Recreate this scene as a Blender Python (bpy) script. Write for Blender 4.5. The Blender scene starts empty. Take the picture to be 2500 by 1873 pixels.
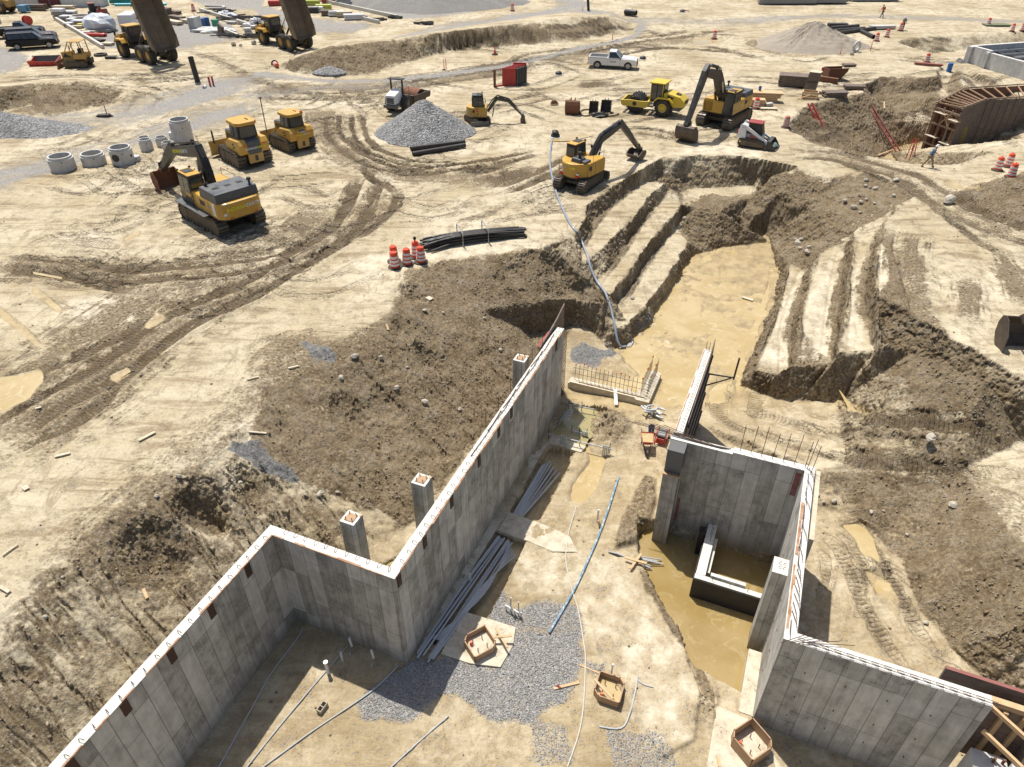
import bpy, bmesh, math, random
import numpy as np
from mathutils import Vector, Matrix, geometry
rad = math.radians
sc = bpy.context.scene
COL = sc.collection
random.seed(7)
# ---------------------------------------------------------------- camera, sky, sun
FPX, PITCH, CZ = 1735.0, rad(36.3), 20.0        # focal length in photo pixels, pitch below horizon, metres above grade
cam = bpy.data.cameras.new('camera')
cam.sensor_width = 36.0
cam.lens = 36.0 * FPX / 2500.0
cam.clip_start = 0.5
cam.clip_end = 2000.0
cam_o = bpy.data.objects.new('camera', cam)
cam_o.location = (0, 0, CZ)
cam_o.rotation_euler = (math.pi / 2 - PITCH, 0, 0)
COL.objects.link(cam_o)
sc.camera = cam_o
SUN_DIR = Vector((-1.06, 2.03, 5.05)).normalized()   # towards the sun: behind the site, a little to the left
SUN_EL = math.asin(SUN_DIR.z)
world = bpy.data.worlds.new('World')
sc.world = world
world.use_nodes = True
wn = world.node_tree
sky = wn.nodes.new('ShaderNodeTexSky')
sky.sky_type = 'NISHITA'
sky.sun_disc = False
sky.sun_elevation = SUN_EL
sky.sun_rotation = math.atan2(SUN_DIR.x, SUN_DIR.y)
sky.air_density = 1.0
sky.dust_density = 2.5
sky.ozone_density = 1.0
wn.links.new(sky.outputs['Color'], wn.nodes['Background'].inputs['Color'])
wn.nodes['Background'].inputs['Strength'].default_value = 0.105
sun = bpy.data.lights.new('sun', 'SUN')
sun.energy = 5.0
sun.angle = rad(0.53)
sun.color = (1.0, 0.955, 0.88)
sun_o = bpy.data.objects.new('sun', sun)
sun_o.rotation_euler = SUN_DIR.to_track_quat('Z', 'Y').to_euler()
sun_o.location = (0, 0, 60)
COL.objects.link(sun_o)
sc.view_settings.view_transform = 'Standard'
sc.view_settings.look = 'None'
sc.view_settings.exposure = 0.14
sc.view_settings.gamma = 1.0
def U(nx, ny, z=0.0):
 """point at height z seen at photo pixel (nx, ny) of the 2500 x 1873 photograph"""
 a = (nx - 1250) / FPX; b = (936.5 - ny) / FPX
 y = math.cos(PITCH) + b * math.sin(PITCH); zz = -math.sin(PITCH) + b * math.cos(PITCH)
 t = (CZ - z) / -zz
 return Vector((a * t, y * t, z))
# ---------------------------------------------------------------- mesh toolkit
class MB:
 def __init__(s): s.v = []; s.f = []
 def add(s, vs, fs):
  n = len(s.v); s.v += [tuple(p) for p in vs]; s.f += [tuple(i + n for i in f) for f in fs]; return s
 def box(s, c, d, R=None):
  c = Vector(c); h = Vector(d) / 2
  vs = [Vector((x * h.x, y * h.y, z * h.z)) for x in (-1, 1) for y in (-1, 1) for z in (-1, 1)]
  if R is not None:
   if not isinstance(R, Matrix): R = Matrix.Rotation(R, 3, 'Z')
   vs = [R @ p for p in vs]
  return s.add([p + c for p in vs], [(0, 1, 3, 2), (4, 6, 7, 5), (0, 4, 5, 1), (2, 3, 7, 6), (0, 2, 6, 4), (1, 5, 7, 3)])
 def bar(s, p, q, w, h=None, up=(0, 0, 1)):
  p = Vector(p); q = Vector(q); h = h or w
  x = (q - p); L = x.length; x = x / L
  u = Vector(up)
  if abs(x.dot(u)) > 0.98: u = Vector((0, 1, 0))
  y = u.cross(x).normalized(); z = x.cross(y)
  R = Matrix((x, y, z)).transposed()
  return s.box((p + q) / 2, (L, w, h), R)
 def prism(s, poly, a, b, axis='y'):
  def m(p, t):
   return {'y': (p[0], t, p[1]), 'x': (t, p[0], p[1]), 'z': (p[0], p[1], t)}[axis]
  n = len(poly)
  vs = [m(p, a) for p in poly] + [m(p, b) for p in poly]
  fs = [tuple(range(n))[::-1], tuple(range(n, 2 * n))] + [(i, (i + 1) % n, n + (i + 1) % n, n + i) for i in range(n)]
  return s.add(vs, fs)
 def hexa(s, lo, hi):
  """two quads (4 points each) joined"""
  return s.add(list(lo) + list(hi), [(3, 2, 1, 0), (4, 5, 6, 7), (0, 1, 5, 4), (1, 2, 6, 5), (2, 3, 7, 6), (3, 0, 4, 7)])
 def cyl(s, p, q, r, r2=None, n=14, caps=True):
  p = Vector(p); q = Vector(q); r2 = r if r2 is None else r2
  x = (q - p).normalized()
  u = Vector((0, 0, 1)) if abs(x.z) < 0.9 else Vector((1, 0, 0))
  y = x.cross(u).normalized(); z = x.cross(y)
  vs = []
  for c, rr in ((p, r), (q, r2)):
   for i in range(n):
    a = 2 * math.pi * i / n
    vs.append(c + (y * math.cos(a) + z * math.sin(a)) * rr)
  fs = [(i, (i + 1) % n, n + (i + 1) % n, n + i) for i in range(n)]
  if caps: fs += [tuple(range(n))[::-1], tuple(range(n, 2 * n))]
  return s.add(vs, fs)
 def tube(s, pts, r, n=6):
  pts = [Vector(p) for p in pts]; vs = []; fs = []
  for i, c in enumerate(pts):
   x = (pts[min(i + 1, len(pts) - 1)] - pts[max(i - 1, 0)]).normalized()
   u = Vector((0, 0, 1)) if abs(x.z) < 0.92 else Vector((0.6, 0.8, 0))
   y = x.cross(u).normalized(); z = x.cross(y)
   rr = r[i] if isinstance(r, (list, tuple)) else r
   for k in range(n):
    a = 2 * math.pi * k / n
    vs.append(c + (y * math.cos(a) + z * math.sin(a)) * rr)
  for i in range(len(pts) - 1):
   for k in range(n):
    fs.append((i * n + k, i * n + (k + 1) % n, (i + 1) * n + (k + 1) % n, (i + 1) * n + k))
  m = len(pts) * n
  fs += [tuple(range(n))[::-1], tuple(range(m - n, m))]
  return s.add(vs, fs)
 def lathe(s, prof, c=(0, 0, 0), n=24, axis='z', closed=True):
  """profile of (r, h) pairs, closed loop when closed"""
  c = Vector(c); vs = []; fs = []; m = len(prof)
  for (r, h) in prof:
   for k in range(n):
    a = 2 * math.pi * k / n; x = r * math.cos(a); y = r * math.sin(a)
    vs.append(c + Vector({'z': (x, y, h), 'y': (x, h, y), 'x': (h, x, y)}[axis]))
  for i in range(m if closed else m - 1):
   j = (i + 1) % m
   for k in range(n):
    fs.append((i * n + k, i * n + (k + 1) % n, j * n + (k + 1) % n, j * n + k))
  if not closed:
   fs += [tuple(range(n))[::-1], tuple(range((m - 1) * n, m * n))]
  return s.add(vs, fs)
 def sphere(s, c, r, n=10, m=6, jit=0.0, rnd=random):
  c = Vector(c); rr = Vector(r) if hasattr(r, '__len__') else Vector((r, r, r))
  vs = [c + Vector((0, 0, rr.z))]; fs = []
  for i in range(1, m):
   t = math.pi * i / m
   for k in range(n):
    a = 2 * math.pi * k / n; q = 1 + rnd.uniform(-jit, jit)
    vs.append(c + Vector((rr.x * math.sin(t) * math.cos(a) * q, rr.y * math.sin(t) * math.sin(a) * q, rr.z * math.cos(t) * q)))
  vs.append(c - Vector((0, 0, rr.z)))
  for k in range(n): fs.append((0, 1 + k, 1 + (k + 1) % n))
  for i in range(m - 2):
   for k in range(n):
    a = 1 + i * n
    fs.append((a + k, a + n + k, a + n + (k + 1) % n, a + (k + 1) % n))
  e = len(vs) - 1; a = 1 + (m - 2) * n
  for k in range(n): fs.append((e, a + (k + 1) % n, a + k))
  return s.add(vs, fs)
 def move(s, M):
  s.v = [tuple(M @ Vector(p)) for p in s.v]; return s
 def build(s, name, mat, parent=None, bevel=0.0, smooth=False, loc=None, label=None):
  me = bpy.data.meshes.new(name)
  me.from_pydata(s.v, [], s.f)
  bm = bmesh.new(); bm.from_mesh(me)
  bmesh.ops.recalc_face_normals(bm, faces=bm.faces)
  if bevel:
   es = [e for e in bm.edges if len(e.link_faces) == 2 and e.calc_face_angle(0) > 0.5]
   try: bmesh.ops.bevel(bm, geom=es, offset=bevel, segments=2, affect='EDGES', profile=0.5, clamp_overlap=True)
   except Exception: pass
  if smooth:
   for f in bm.faces: f.smooth = True
   for e in bm.edges:
    if len(e.link_faces) == 2 and e.calc_face_angle(0) > 0.7: e.smooth = False
  bm.to_mesh(me); bm.free()
  me.materials.append(mat)
  o = bpy.data.objects.new(name, me); COL.objects.link(o)
  if parent is not None: o.parent = parent
  if loc is not None: o.location = loc
  if label: o['label'] = label
  return o
def tag(o, label=None, cat=None, group=None, kind=None):
 if label: o['label'] = label
 if cat: o['category'] = cat
 if group: o['group'] = group
 if kind: o['kind'] = kind
 return o
def thing(name, label, cat, loc=(0, 0, 0), rz=0.0, group=None):
 o = bpy.data.objects.new(name, None); COL.objects.link(o)
 o.empty_display_size = 0.3
 o.location = loc
 o.rotation_euler = rz if hasattr(rz, '__len__') else (0, 0, rz)
 return tag(o, label, cat, group)
def copy_tree(o, parent=None, loc=None, rz=None, label=None, group=None):
 c = o.copy(); COL.objects.link(c)
 if parent is not None: c.parent = parent
 if loc is not None: c.location = loc
 if rz is not None: c.rotation_euler = rz if hasattr(rz, '__len__') else (0, 0, rz)
 if label: c['label'] = label
 if group: c['group'] = group
 for ch in list(o.children): copy_tree(ch, c)
 return c
def lettering(txt, size, mat, parent, M, name='lettering', bold=0.012, ext=0.006, shear=0.0, label=None):
 cu = bpy.data.curves.new('txt', 'FONT')
 cu.body = txt; cu.size = size; cu.align_x = 'CENTER'; cu.align_y = 'CENTER'
 cu.extrude = ext; cu.offset = bold * size; cu.shear = shear; cu.resolution_u = 2
 t = bpy.data.objects.new('txt', cu); COL.objects.link(t)
 bpy.context.view_layer.update()
 me = bpy.data.meshes.new_from_object(t.evaluated_get(bpy.context.evaluated_depsgraph_get()))
 bpy.data.objects.remove(t); bpy.data.curves.remove(cu)
 me.transform(M); me.materials.clear(); me.materials.append(mat)
 o = bpy.data.objects.new(name, me); COL.objects.link(o); o.parent = parent
 if label: o['label'] = label
 return o
def frame(o, x, y):
 """4x4 matrix: text x direction, text y direction, origin"""
 x = Vector(x).normalized(); y = Vector(y); y = (y - x * x.dot(y)).normalized(); z = x.cross(y)
 M = Matrix((x, y, z)).transposed().to_4x4(); M.translation = Vector(o); return M
# ---------------------------------------------------------------- materials
MATS = {}
def nodes(name):
 m = bpy.data.materials.new(name); m.use_nodes = True
 nt = m.node_tree; b = nt.nodes['Principled BSDF']
 return m, nt, b
class NT:
 """tiny node helper"""
 def __init__(s, nt): s.nt = nt
 def n(s, t, **k):
  x = s.nt.nodes.new('ShaderNode' + t)
  for a, v in k.items(): setattr(x, a, v)
  return x
 def l(s, a, b): s.nt.links.new(a, b)
 def sock(s, i, v):
  if hasattr(v, 'is_output'): s.l(v, i)
  else: i.default_value = v
 def math(s, op, a, b=0.5, c=None, clamp=False):
  x = s.n('Math', operation=op, use_clamp=clamp); s.sock(x.inputs[0], a); s.sock(x.inputs[1], b)
  if c is not None: s.sock(x.inputs[2], c)
  return x.outputs[0]
 def mix(s, f, a, b, mode='MIX'):
  x = s.n('Mix', data_type='RGBA', blend_type=mode); x.clamp_factor = True
  s.sock(x.inputs[0], f); s.sock(x.inputs[6], a if hasattr(a, 'is_output') else (*a, 1)); s.sock(x.inputs[7], b if hasattr(b, 'is_output') else (*b, 1))
  return x.outputs[2]
 def noise(s, scale, detail=4, rough=0.55, vec=None, dist=0.0):
  x = s.n('TexNoise'); x.inputs['Scale'].default_value = scale; x.inputs['Detail'].default_value = detail
  x.inputs['Roughness'].default_value = rough; x.inputs['Distortion'].default_value = dist
  if vec is not None: s.l(vec, x.inputs['Vector'])
  return x.outputs['Fac']
 def voro(s, scale, vec=None, out='Distance', feature='F1'):
  x = s.n('TexVoronoi', feature=feature); x.inputs['Scale'].default_value = scale
  if vec is not None: s.l(vec, x.inputs['Vector'])
  return x.outputs[out]
 def ramp(s, f, a, b, lo=0.0, hi=1.0):
  x = s.n('MapRange', clamp=True); s.sock(x.inputs[0], f); s.sock(x.inputs[1], a); s.sock(x.inputs[2], b); s.sock(x.inputs[3], lo); s.sock(x.inputs[4], hi)
  return x.outputs[0]
 def attr(s, name): 
  x = s.n('Attribute', attribute_name=name); return x.outputs['Fac']
 def obj(s): return s.n('TexCoord').outputs['Object']
 def pos(s): return s.n('NewGeometry').outputs['Position']
 def mapv(s, v, scale=(1, 1, 1), rot=(0, 0, 0)):
  x = s.n('Mapping'); s.l(v, x.inputs[0]); x.inputs['Scale'].default_value = scale; x.inputs['Rotation'].default_value = rot
  return x.outputs[0]
 def bump(s, h, dist, strength=1.0, nrm=None):
  x = s.n('Bump'); s.sock(x.inputs['Height'], h); x.inputs['Distance'].default_value = dist; x.inputs['Strength'].default_value = strength
  if nrm is not None: s.l(nrm, x.inputs['Normal'])
  return x.outputs[0]
def mat(name, col, rough=0.6, metal=0.0, dirt=0.25, dcol=(0.30, 0.24, 0.16), scale=3.0, spec=0.5, bump=0.0, coat=0.0, mud=0.0):
 """painted or plain surface with dusty, worn patches"""
 if name in MATS: return MATS[name]
 m, nt, b = nodes(name); N = NT(nt)
 p = N.obj()
 f = N.noise(scale, 6, 0.65, p)
 f2 = N.noise(scale * 7, 3, 0.6, p)
 k = N.ramp(N.math('ADD', N.math('MULTIPLY', f, 0.75), N.math('MULTIPLY', f2, 0.25)), 0.42, 0.72, 0.0, dirt)
 if mud:                                              # dried mud thrown up from the ground
  sz = N.n('SeparateXYZ'); N.l(p, sz.inputs[0])
  k = N.math('MAXIMUM', k, N.ramp(N.math('ADD', sz.outputs[2], N.math('MULTIPLY', f, 2.4)), 1.5, 2.7, mud, 0))
 dark = tuple(c * 0.8 for c in col)
 base = N.mix(N.ramp(f2, 0.3, 0.7), col, dark)
 N.l(N.mix(k, base, dcol), b.inputs['Base Color'])
 N.l(N.ramp(f, 0.35, 0.7, max(rough - 0.1, 0.05), min(rough + 0.25, 1)), b.inputs['Roughness'])
 b.inputs['Metallic'].default_value = metal
 b.inputs['Specular IOR Level'].default_value = spec
 if coat: b.inputs['Coat Weight'].default_value = coat
 if bump: N.l(N.bump(f2, bump), b.inputs['Normal'])
 MATS[name] = m
 return m
# ---------------------------------------------------------------- building frame (walls run along e1 and e2)
ZT, ZF = 0.6, -4.4                      # wall tops and pit floor
O3 = U(963, 1414, ZT); O2 = Vector((O3.x, O3.y))
A1 = rad(67.3)
e1 = Vector((math.cos(A1), math.sin(A1))); e2 = Vector((math.sin(A1), -math.cos(A1)))
def ST(s, t, z): q = O2 + e1 * s + e2 * t; return Vector((q.x, q.y, z))
def toST(p): d = Vector((p[0], p[1])) - O2; return d.dot(e1), d.dot(e2)
# ---------------------------------------------------------------- numpy noise
def _h(ix, iy, seed):
 n = (ix.astype(np.int64) * 374761393 + iy.astype(np.int64) * 668265263 + seed * 1442695041) & 0xFFFFFFFF
 n = ((n ^ (n >> 13)) * 1274126177) & 0xFFFFFFFF
 n = (n ^ (n >> 16)) & 0xFFFFFFFF
 return n.astype(np.float32) / 4294967295.0
def vnoise(x, y, seed=0):
 ix = np.floor(x); iy = np.floor(y); fx = (x - ix).astype(np.float32); fy = (y - iy).astype(np.float32)
 fx = fx * fx * fx * (fx * (fx * 6 - 15) + 10); fy = fy * fy * fy * (fy * (fy * 6 - 15) + 10)
 a = _h(ix, iy, seed); b = _h(ix + 1, iy, seed); c = _h(ix, iy + 1, seed); d = _h(ix + 1, iy + 1, seed)
 return ((a + (b - a) * fx) * (1 - fy) + (c + (d - c) * fx) * fy) * 2 - 1
def fbm(x, y, seed=0, oct=4, gain=0.5):
 s = 0; a = 1.0; tot = 0
 for o in range(oct):
  c, q = math.cos(o * 1.1), math.sin(o * 1.1)
  s = s + a * vnoise((x * c - y * q) * 2 ** o + 17.3 * o, (x * q + y * c) * 2 ** o - 9.1 * o, seed + o); tot += a; a *= gain
 return s / tot
# ---------------------------------------------------------------- survey lines of the ground: (photo pixel x, y, height)
def L(z, *pts): return [U(p[0], p[1], p[2] if len(p) > 2 else z) for p in pts]
LINES = []
def add(*ls): LINES.extend(ls)
crest = L(0, (0, 1509), (103, 1437), (228, 1335), (330, 1250), (425, 1186), (530, 1105), (600, 985), (640, 900), (690, 828), (760, 800), (830, 838), (887, 826), (955, 762), (972, 700), (985, 664), (1043, 648), (1172, 622), (1316, 606), (1358, 604))
far_left = crest[0] + (crest[0] - crest[2]) * 2.2
add([far_left] + crest)
add(L(0, (1358, 604), (1398, 575), (1410, 552), (1440, 505), (1497, 452), (1567, 408), (1613, 383), (1645, 384), (1703, 377), (1770, 380), (1845, 388), (1862, 390), (1955, 410), (2022, 436), (2051, 430)))
# toe behind the left walls
add([ST(-14, -6.3, -4.2), ST(-6, -6.2, -4.2), ST(1.2, -6.1, -4.2), ST(2.0, -4.6, -4.2), ST(4.0, -3.4, -4.25), ST(7.5, -2.3, -4.25), ST(12, -1.7, -4.2), ST(16.2, -1.5, -4.2)])
# pit floor
add([ST(-14, -4.6, ZF), ST(-.4, -4.6, ZF), ST(-.4, .4, ZF), ST(8, .4, ZF), ST(17.0, .4, ZF), ST(18.2, .2, -4.45)])
# benches, left of the flooded trench
add(L(-1.1, (1349, 640), (1411, 602), (1448, 549), (1500, 494), (1564, 442), (1610, 420), (1634, 424)))
add(L(-1.1, (1352, 657), (1407, 664), (1422, 640), (1502, 576), (1547, 526), (1590, 466), (1616, 446), (1640, 440)))
add(L(-2.2, (1411, 712), (1453, 694), (1521, 612), (1558, 549), (1602, 497), (1627, 468), (1650, 472)))
add(L(-2.2, (1407, 730), (1472, 742), (1487, 720), (1525, 678), (1574, 614), (1605, 560), (1643, 525), (1654, 500)))
add(L(-3.3, (1476, 762), (1492, 752), (1532, 713), (1593, 621), (1620, 588), (1646, 556), (1660, 535)))
add(L(-3.3, (1479, 778), (1517, 803), (1540, 789), (1590, 724), (1627, 682), (1665, 612), (1674, 590)))
add(L(-4.5, (1505, 850), (1536, 842), (1578, 804), (1620, 728), (1670, 655), (1686, 630)))
add(L(-2.6, (1411, 712, -2.2), (1330, 735, -1.9), (1250, 748, -1.8), (1180, 765, -1.6), (1100, 812, -1.5)))
add(L(-3.9, (1290, 815, -3.7), (1400, 790), (1440, 800), (1482, 838, -4.2)))
# far end of the trench
add(L(-2.2, (1660, 447, -2.0), (1676, 458), (1743, 460), (1833, 449, -2.0), (1850, 441, -1.6)))
add(L(-2.3, (1668, 480), (1700, 505), (1760, 512), (1830, 488), (1866, 462)))
add(L(-2.8, (1800, 540), (1842, 530), (1868, 522)))
add(L(-4.45, (1800, 578), (1845, 582), (1868, 574)))
add(L(-4.4, (1690, 640), (1720, 614), (1774, 602)))
# rim and rubble slope right of the far end
add(L(-.6, (1885, 428), (1947, 452), (2030, 466), (2060, 450, -.3)))
add(L(-1.5, (1900, 480), (1984, 512)))
add(L(.2, (2051, 430, 0), (2120, 424), (2190, 440), (2230, 480, 0), (2185, 500, 0)))
add(L(-4.4, (1884, 592), (1925, 640, -3.4), (1971, 652, -3.3)))
# benches right of the trench
add(L(-4.5, (1884, 592, -4.4), (1903, 663), (1888, 731), (1850, 833), (1822, 894), (1808, 945)))
add(L(-3.3, (1925, 640, -3.4), (1926, 666), (1905, 723), (1886, 788), (1862, 841), (1843, 905)))
add(L(-3.3, (1971, 652), (1949, 731), (1932, 795), (1928, 922)))
add(L(-2.2, (2000, 622), (1985, 660), (1964, 731), (1947, 795), (1938, 892)))
add(L(-2.2, (2040, 590), (2070, 610), (2055, 685), (2040, 773), (2032, 893)))
add(L(-1.1, (2098, 548), (2088, 583), (2068, 685), (2054, 773), (2046, 866)))
add(L(-1.1, (2130, 600), (2114, 719), (2122, 818), (2133, 862)))
add(L(0, (2185, 500), (2152, 600), (2137, 719), (2147, 800), (2162, 842), (2230, 862), (2330, 900), (2420, 940), (2500, 965), (2640, 1000)))
add(L(-3.3, (1843, 905), (1928, 922))); add(L(-2.2, (1938, 892), (2032, 893))); add(L(-1.1, (2046, 866), (2133, 862)))
add(L(-4.3, (1836, 952, -4.4), (1933, 982), (1956, 980, -4.1), (2047, 987, -3.8), (2154, 950, -3.0), (2199, 982, -3.1), (2290, 1010, -2.9), (2400, 1040, -2.5), (2500, 1080, -2), (2640, 1110, -1.5)))
# road south of it and the ditch behind the right walls
add(L(-3.4, (1990, 1142, -3.5), (2070, 1128, -3.3), (2183, 1150, -3.0), (2340, 1146, -2.6), (2500, 1190, -2.2), (2700, 1230, -1.5)))
add(L(-4.3, (1995, 1225), (2070, 1248), (2138, 1300), (2202, 1374), (2240, 1477), (2316, 1572), (2420, 1660), (2520, 1715), (2800, 1880)))
add(L(-1.0, (2500, 1330, -1.4), (2620, 1480, -1.0), (2900, 1700, -.8)))
add(L(-4.3, (1700, 1020), (1800, 1030), (1900, 1060, -4.2)))
# right excavation with the formwork
rim = [(1929, 304), (1953, 268), (1999, 249), (2106, 229), (2112, 206), (2149, 189), (2248, 191), (2288, 187), (2345, 200), (2420, 224), (2520, 246), (2700, 290)]
add(L(0, (2520, 335, .8), (2420, 372, .4), (2334, 404), (2236, 402), (2109, 378), (1976, 344), (1929, 318), *rim))
nr = L(0, (1976, 344), (2109, 378), (2236, 402), (2334, 404), (2420, 372), (2520, 335))
add([Vector((p.x + .5, p.y + 2.2, -4.5)) for p in nr[1:4]])
add(L(-1.2, (2122, 234), (2149, 231), (2265, 226), (2300, 218), (2420, 250), (2520, 280)))
add(L(-1.25, (2138, 242), (2158, 246), (2262, 241), (2312, 231), (2420, 264), (2520, 296)))
add(L(-2.0, (2165, 262), (2186, 268), (2248, 270), (2300, 262), (2420, 290), (2520, 322)))
add(L(-2.6, (2184, 296), (2260, 300), (2420, 318), (2520, 345, -2.2)))
add(L(-4.5, (2168, 372), (2186, 356), (2215, 348), (2330, 352), (2420, 360, -3.6)))
# shallow ditch far right
add(L(0, (2196, 104), (2204, 97), (2240, 93), (2381, 85), (2500, 76), (2700, 66)))
add(L(-1.5, (2203, 128), (2260, 131), (2352, 124), (2500, 113), (2700, 104)))
add(L(0, (2190, 142), (2204, 148), (2300, 156), (2352, 158)))
# left berm, middle berm
add(L(1.5, (-90, 222), (0, 222), (60, 208), (145, 200), (231, 198), (300, 216, .7), (352, 238, .05)))
add(L(0, (-90, 276), (0, 276), (130, 285), (231, 262), (340, 246)))
add(L(.5, (-90, 205), (0, 203), (145, 186), (240, 186), (330, 212, .3)))
add(L(2.0, (687, 158, .2), (740, 135, 1.5), (805, 112, 2.2), (880, 106, 2.0), (960, 99, 1.9), (1054, 84, 2.1), (1260, 58, 2.1), (1356, 44, 2.1), (1486, 39, 1.7), (1545, 56, .6)))
add(L(0, (687, 164), (720, 178), (794, 186), (909, 180), (1000, 150), (1112, 122), (1260, 108), (1399, 102), (1515, 79), (1555, 62)))
add(L(.6, (700, 140, .3), (800, 99), (880, 92), (960, 86), (1054, 71), (1260, 45), (1356, 31), (1490, 27), (1565, 48, .2)))
# mound at the right edge
add(L(1.2, (2300, 485, .05), (2400, 452, .9), (2500, 430, 1.5), (2650, 420, 1.5)))
add(L(0, (2290, 482), (2400, 440, .1), (2500, 410, .3), (2650, 395, .3)))
add(L(0, (2300, 494), (2390, 517), (2500, 546), (2650, 575)))
# outer frame
add([Vector(p) for p in ((-700, -60, 0), (700, -60, 0), (700, 900, 0), (-700, 900, 0), (-700, -60, 0))])
# little exact points
PTS = L(0, (500, 1000), (300, 700), (900, 450), (1200, 500)) + L(-4.5, (1780, 700), (1700, 850), (1600, 950)) + [ST(9, 5, ZF), ST(3, 6, ZF), ST(-4, 4, ZF), ST(-8, 2, ZF)]
verts2 = []; zs = []; edges = []
for ln in LINES:
 k0 = len(verts2)
 for p in ln: verts2.append(Vector((p.x, p.y))); zs.append(p.z)
 edges += [(k0 + i, k0 + i + 1) for i in range(len(ln) - 1)]
for p in PTS: verts2.append(Vector((p.x, p.y))); zs.append(p.z)
cv, ce, cf, ov, oe, of_ = geometry.delaunay_2d_cdt(verts2, edges, [], 0, 0.02)
tz = np.zeros(len(cv)); unknown = []
for i, o in enumerate(ov):
 if o: tz[i] = zs[o[0]]
 else: unknown.append(i)
if unknown:
 print('survey crossings:', [tuple(round(c, 1) for c in cv[i]) for i in unknown])
 nb = {i: [] for i in unknown}
 for a, b in ce:
  if a in nb: nb[a].append(b)
  if b in nb: nb[b].append(a)
 for i in unknown:
  g = [j for j in nb[i] if j not in nb]
  w = [1 / max((cv[i] - cv[j]).length, .01) for j in g]
  tz[i] = sum(tz[j] * q for j, q in zip(g, w)) / max(sum(w), 1e-9)
TRI = np.array([f for f in cf if len(f) == 3]); CV = np.array([tuple(p) for p in cv])
def tin(X, Y):
 """height of the survey surface at arrays X, Y (bucketed point-in-triangle)"""
 Z = np.zeros_like(X)
 order = np.argsort(Y, kind='stable'); ys = Y[order]; xs = X[order]; zz = np.zeros_like(xs)
 for a, b, c in TRI:
  P = CV[[a, b, c]]
  lo = np.searchsorted(ys, P[:, 1].min()); hi = np.searchsorted(ys, P[:, 1].max())
  if hi <= lo: continue
  x = xs[lo:hi]; y = ys[lo:hi]
  m0 = np.nonzero((x >= P[:, 0].min()) & (x <= P[:, 0].max()))[0]
  if not len(m0): continue
  x = x[m0]; y = y[m0]
  d = (P[1, 1] - P[2, 1]) * (P[0, 0] - P[2, 0]) + (P[2, 0] - P[1, 0]) * (P[0, 1] - P[2, 1])
  if abs(d) < 1e-9: continue
  u = ((P[1, 1] - P[2, 1]) * (x - P[2, 0]) + (P[2, 0] - P[1, 0]) * (y - P[2, 1])) / d
  v = ((P[2, 1] - P[0, 1]) * (x - P[2, 0]) + (P[0, 0] - P[2, 0]) * (y - P[2, 1])) / d
  w = 1 - u - v; k = np.nonzero((u >= -1e-6) & (v >= -1e-6) & (w >= -1e-6))[0]
  zz[lo + m0[k]] = u[k] * tz[a] + v[k] * tz[b] + w[k] * tz[c]
 Z[order] = zz
 return Z
# ---------------------------------------------------------------- ground grid: fine near the camera, coarser far away
NR, NC = 960, 1120
ny_ = np.linspace(1873 * 1.22, -45, NR - 14)
b_ = (936.5 - ny_) / FPX
yrow = (math.cos(PITCH) + b_ * math.sin(PITCH)) * (CZ + 2.5) / (math.sin(PITCH) - b_ * math.cos(PITCH))
yrow = np.concatenate([[-25, -5], yrow, yrow[-1] * 1.12 ** np.arange(1, 13)])
u_ = np.linspace(-1, 1, NC - 16)
ext = 1 + 0.06 * 1.75 ** np.arange(8)
ucol = np.concatenate([-ext[::-1], u_, ext])
NR, NC = len(yrow), len(ucol)
half = 13.5 + 0.62 * np.maximum(yrow, 0)
GX = (half[:, None] * ucol[None, :]).ravel(); GY = np.repeat(yrow, NC)
# crumbly edges: sample the survey surface at warped positions
wx = 0.2 * fbm(GX * .9, GY * .9, 11, 4, .6); wy = 0.2 * fbm(GX * .9 + 50, GY * .9, 23, 4, .6)
wx += .3 * fbm(GX * .22, GY * .22, 5, 2); wy += .3 * fbm(GX * .22, GY * .22, 9, 2)
sS, sT = (GX - O2.x) * e1.x + (GY - O2.y) * e1.y, (GX - O2.x) * e2.x + (GY - O2.y) * e2.y
BASE = tin(GX + wx, GY + wy)
soft = np.clip((-.9 - sT) / .8, 0, 1) * np.clip((16 - sS) / 2, 0, 1) * np.clip((sT + 26) / 4, 0, 1)     # the left bank has a worn, rounded lip
BASE = BASE * (1 - soft) + soft * sum(tin(GX + wx + 1.1 * r_ * math.cos(a_), GY + wy + 1.1 * r_ * math.sin(a_)) for r_, a_ in ((1, .3), (1, 1.56), (1, 2.8), (1, 4.1), (1, 5.3), (.3, 0))) / 6
Bg = BASE.reshape(NR, NC); Xg = GX.reshape(NR, NC); Yg = GY.reshape(NR, NC)
def slope_of(Zg):
 dzc = np.gradient(Zg, axis=1) / np.maximum(np.gradient(Xg, axis=1), 1e-6)
 dzr = np.gradient(Zg, axis=0) / np.maximum(np.gradient(Yg, axis=0), 1e-6)
 return np.hypot(dzc, dzr)
SL = slope_of(Bg).ravel()
def blur(a, n=2):
 g = a.reshape(NR, NC)
 if n > 3:                                            # work on the window that matters
  r = np.nonzero(g.any(1))[0]; c = np.nonzero(g.any(0))[0]
  if not len(r): return a
  r0, r1, c0, c1 = max(r[0] - n, 0), r[-1] + n + 1, max(c[0] - n, 0), c[-1] + n + 1
  out = g.copy(); w = g[r0:r1, c0:c1]
  for _ in range(n):
   p = np.pad(w, 1, mode='edge'); w = (p[:-2, 1:-1] + p[2:, 1:-1] + p[1:-1, :-2] + p[1:-1, 2:] + 2 * w) / 6
  out[r0:r1, c0:c1] = w; return out.ravel()
 for _ in range(n):
  p = np.pad(g, 1, mode='edge'); g = (p[:-2, 1:-1] + p[2:, 1:-1] + p[1:-1, :-2] + p[1:-1, 2:] + 2 * g) / 6
 return g.ravel()
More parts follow.
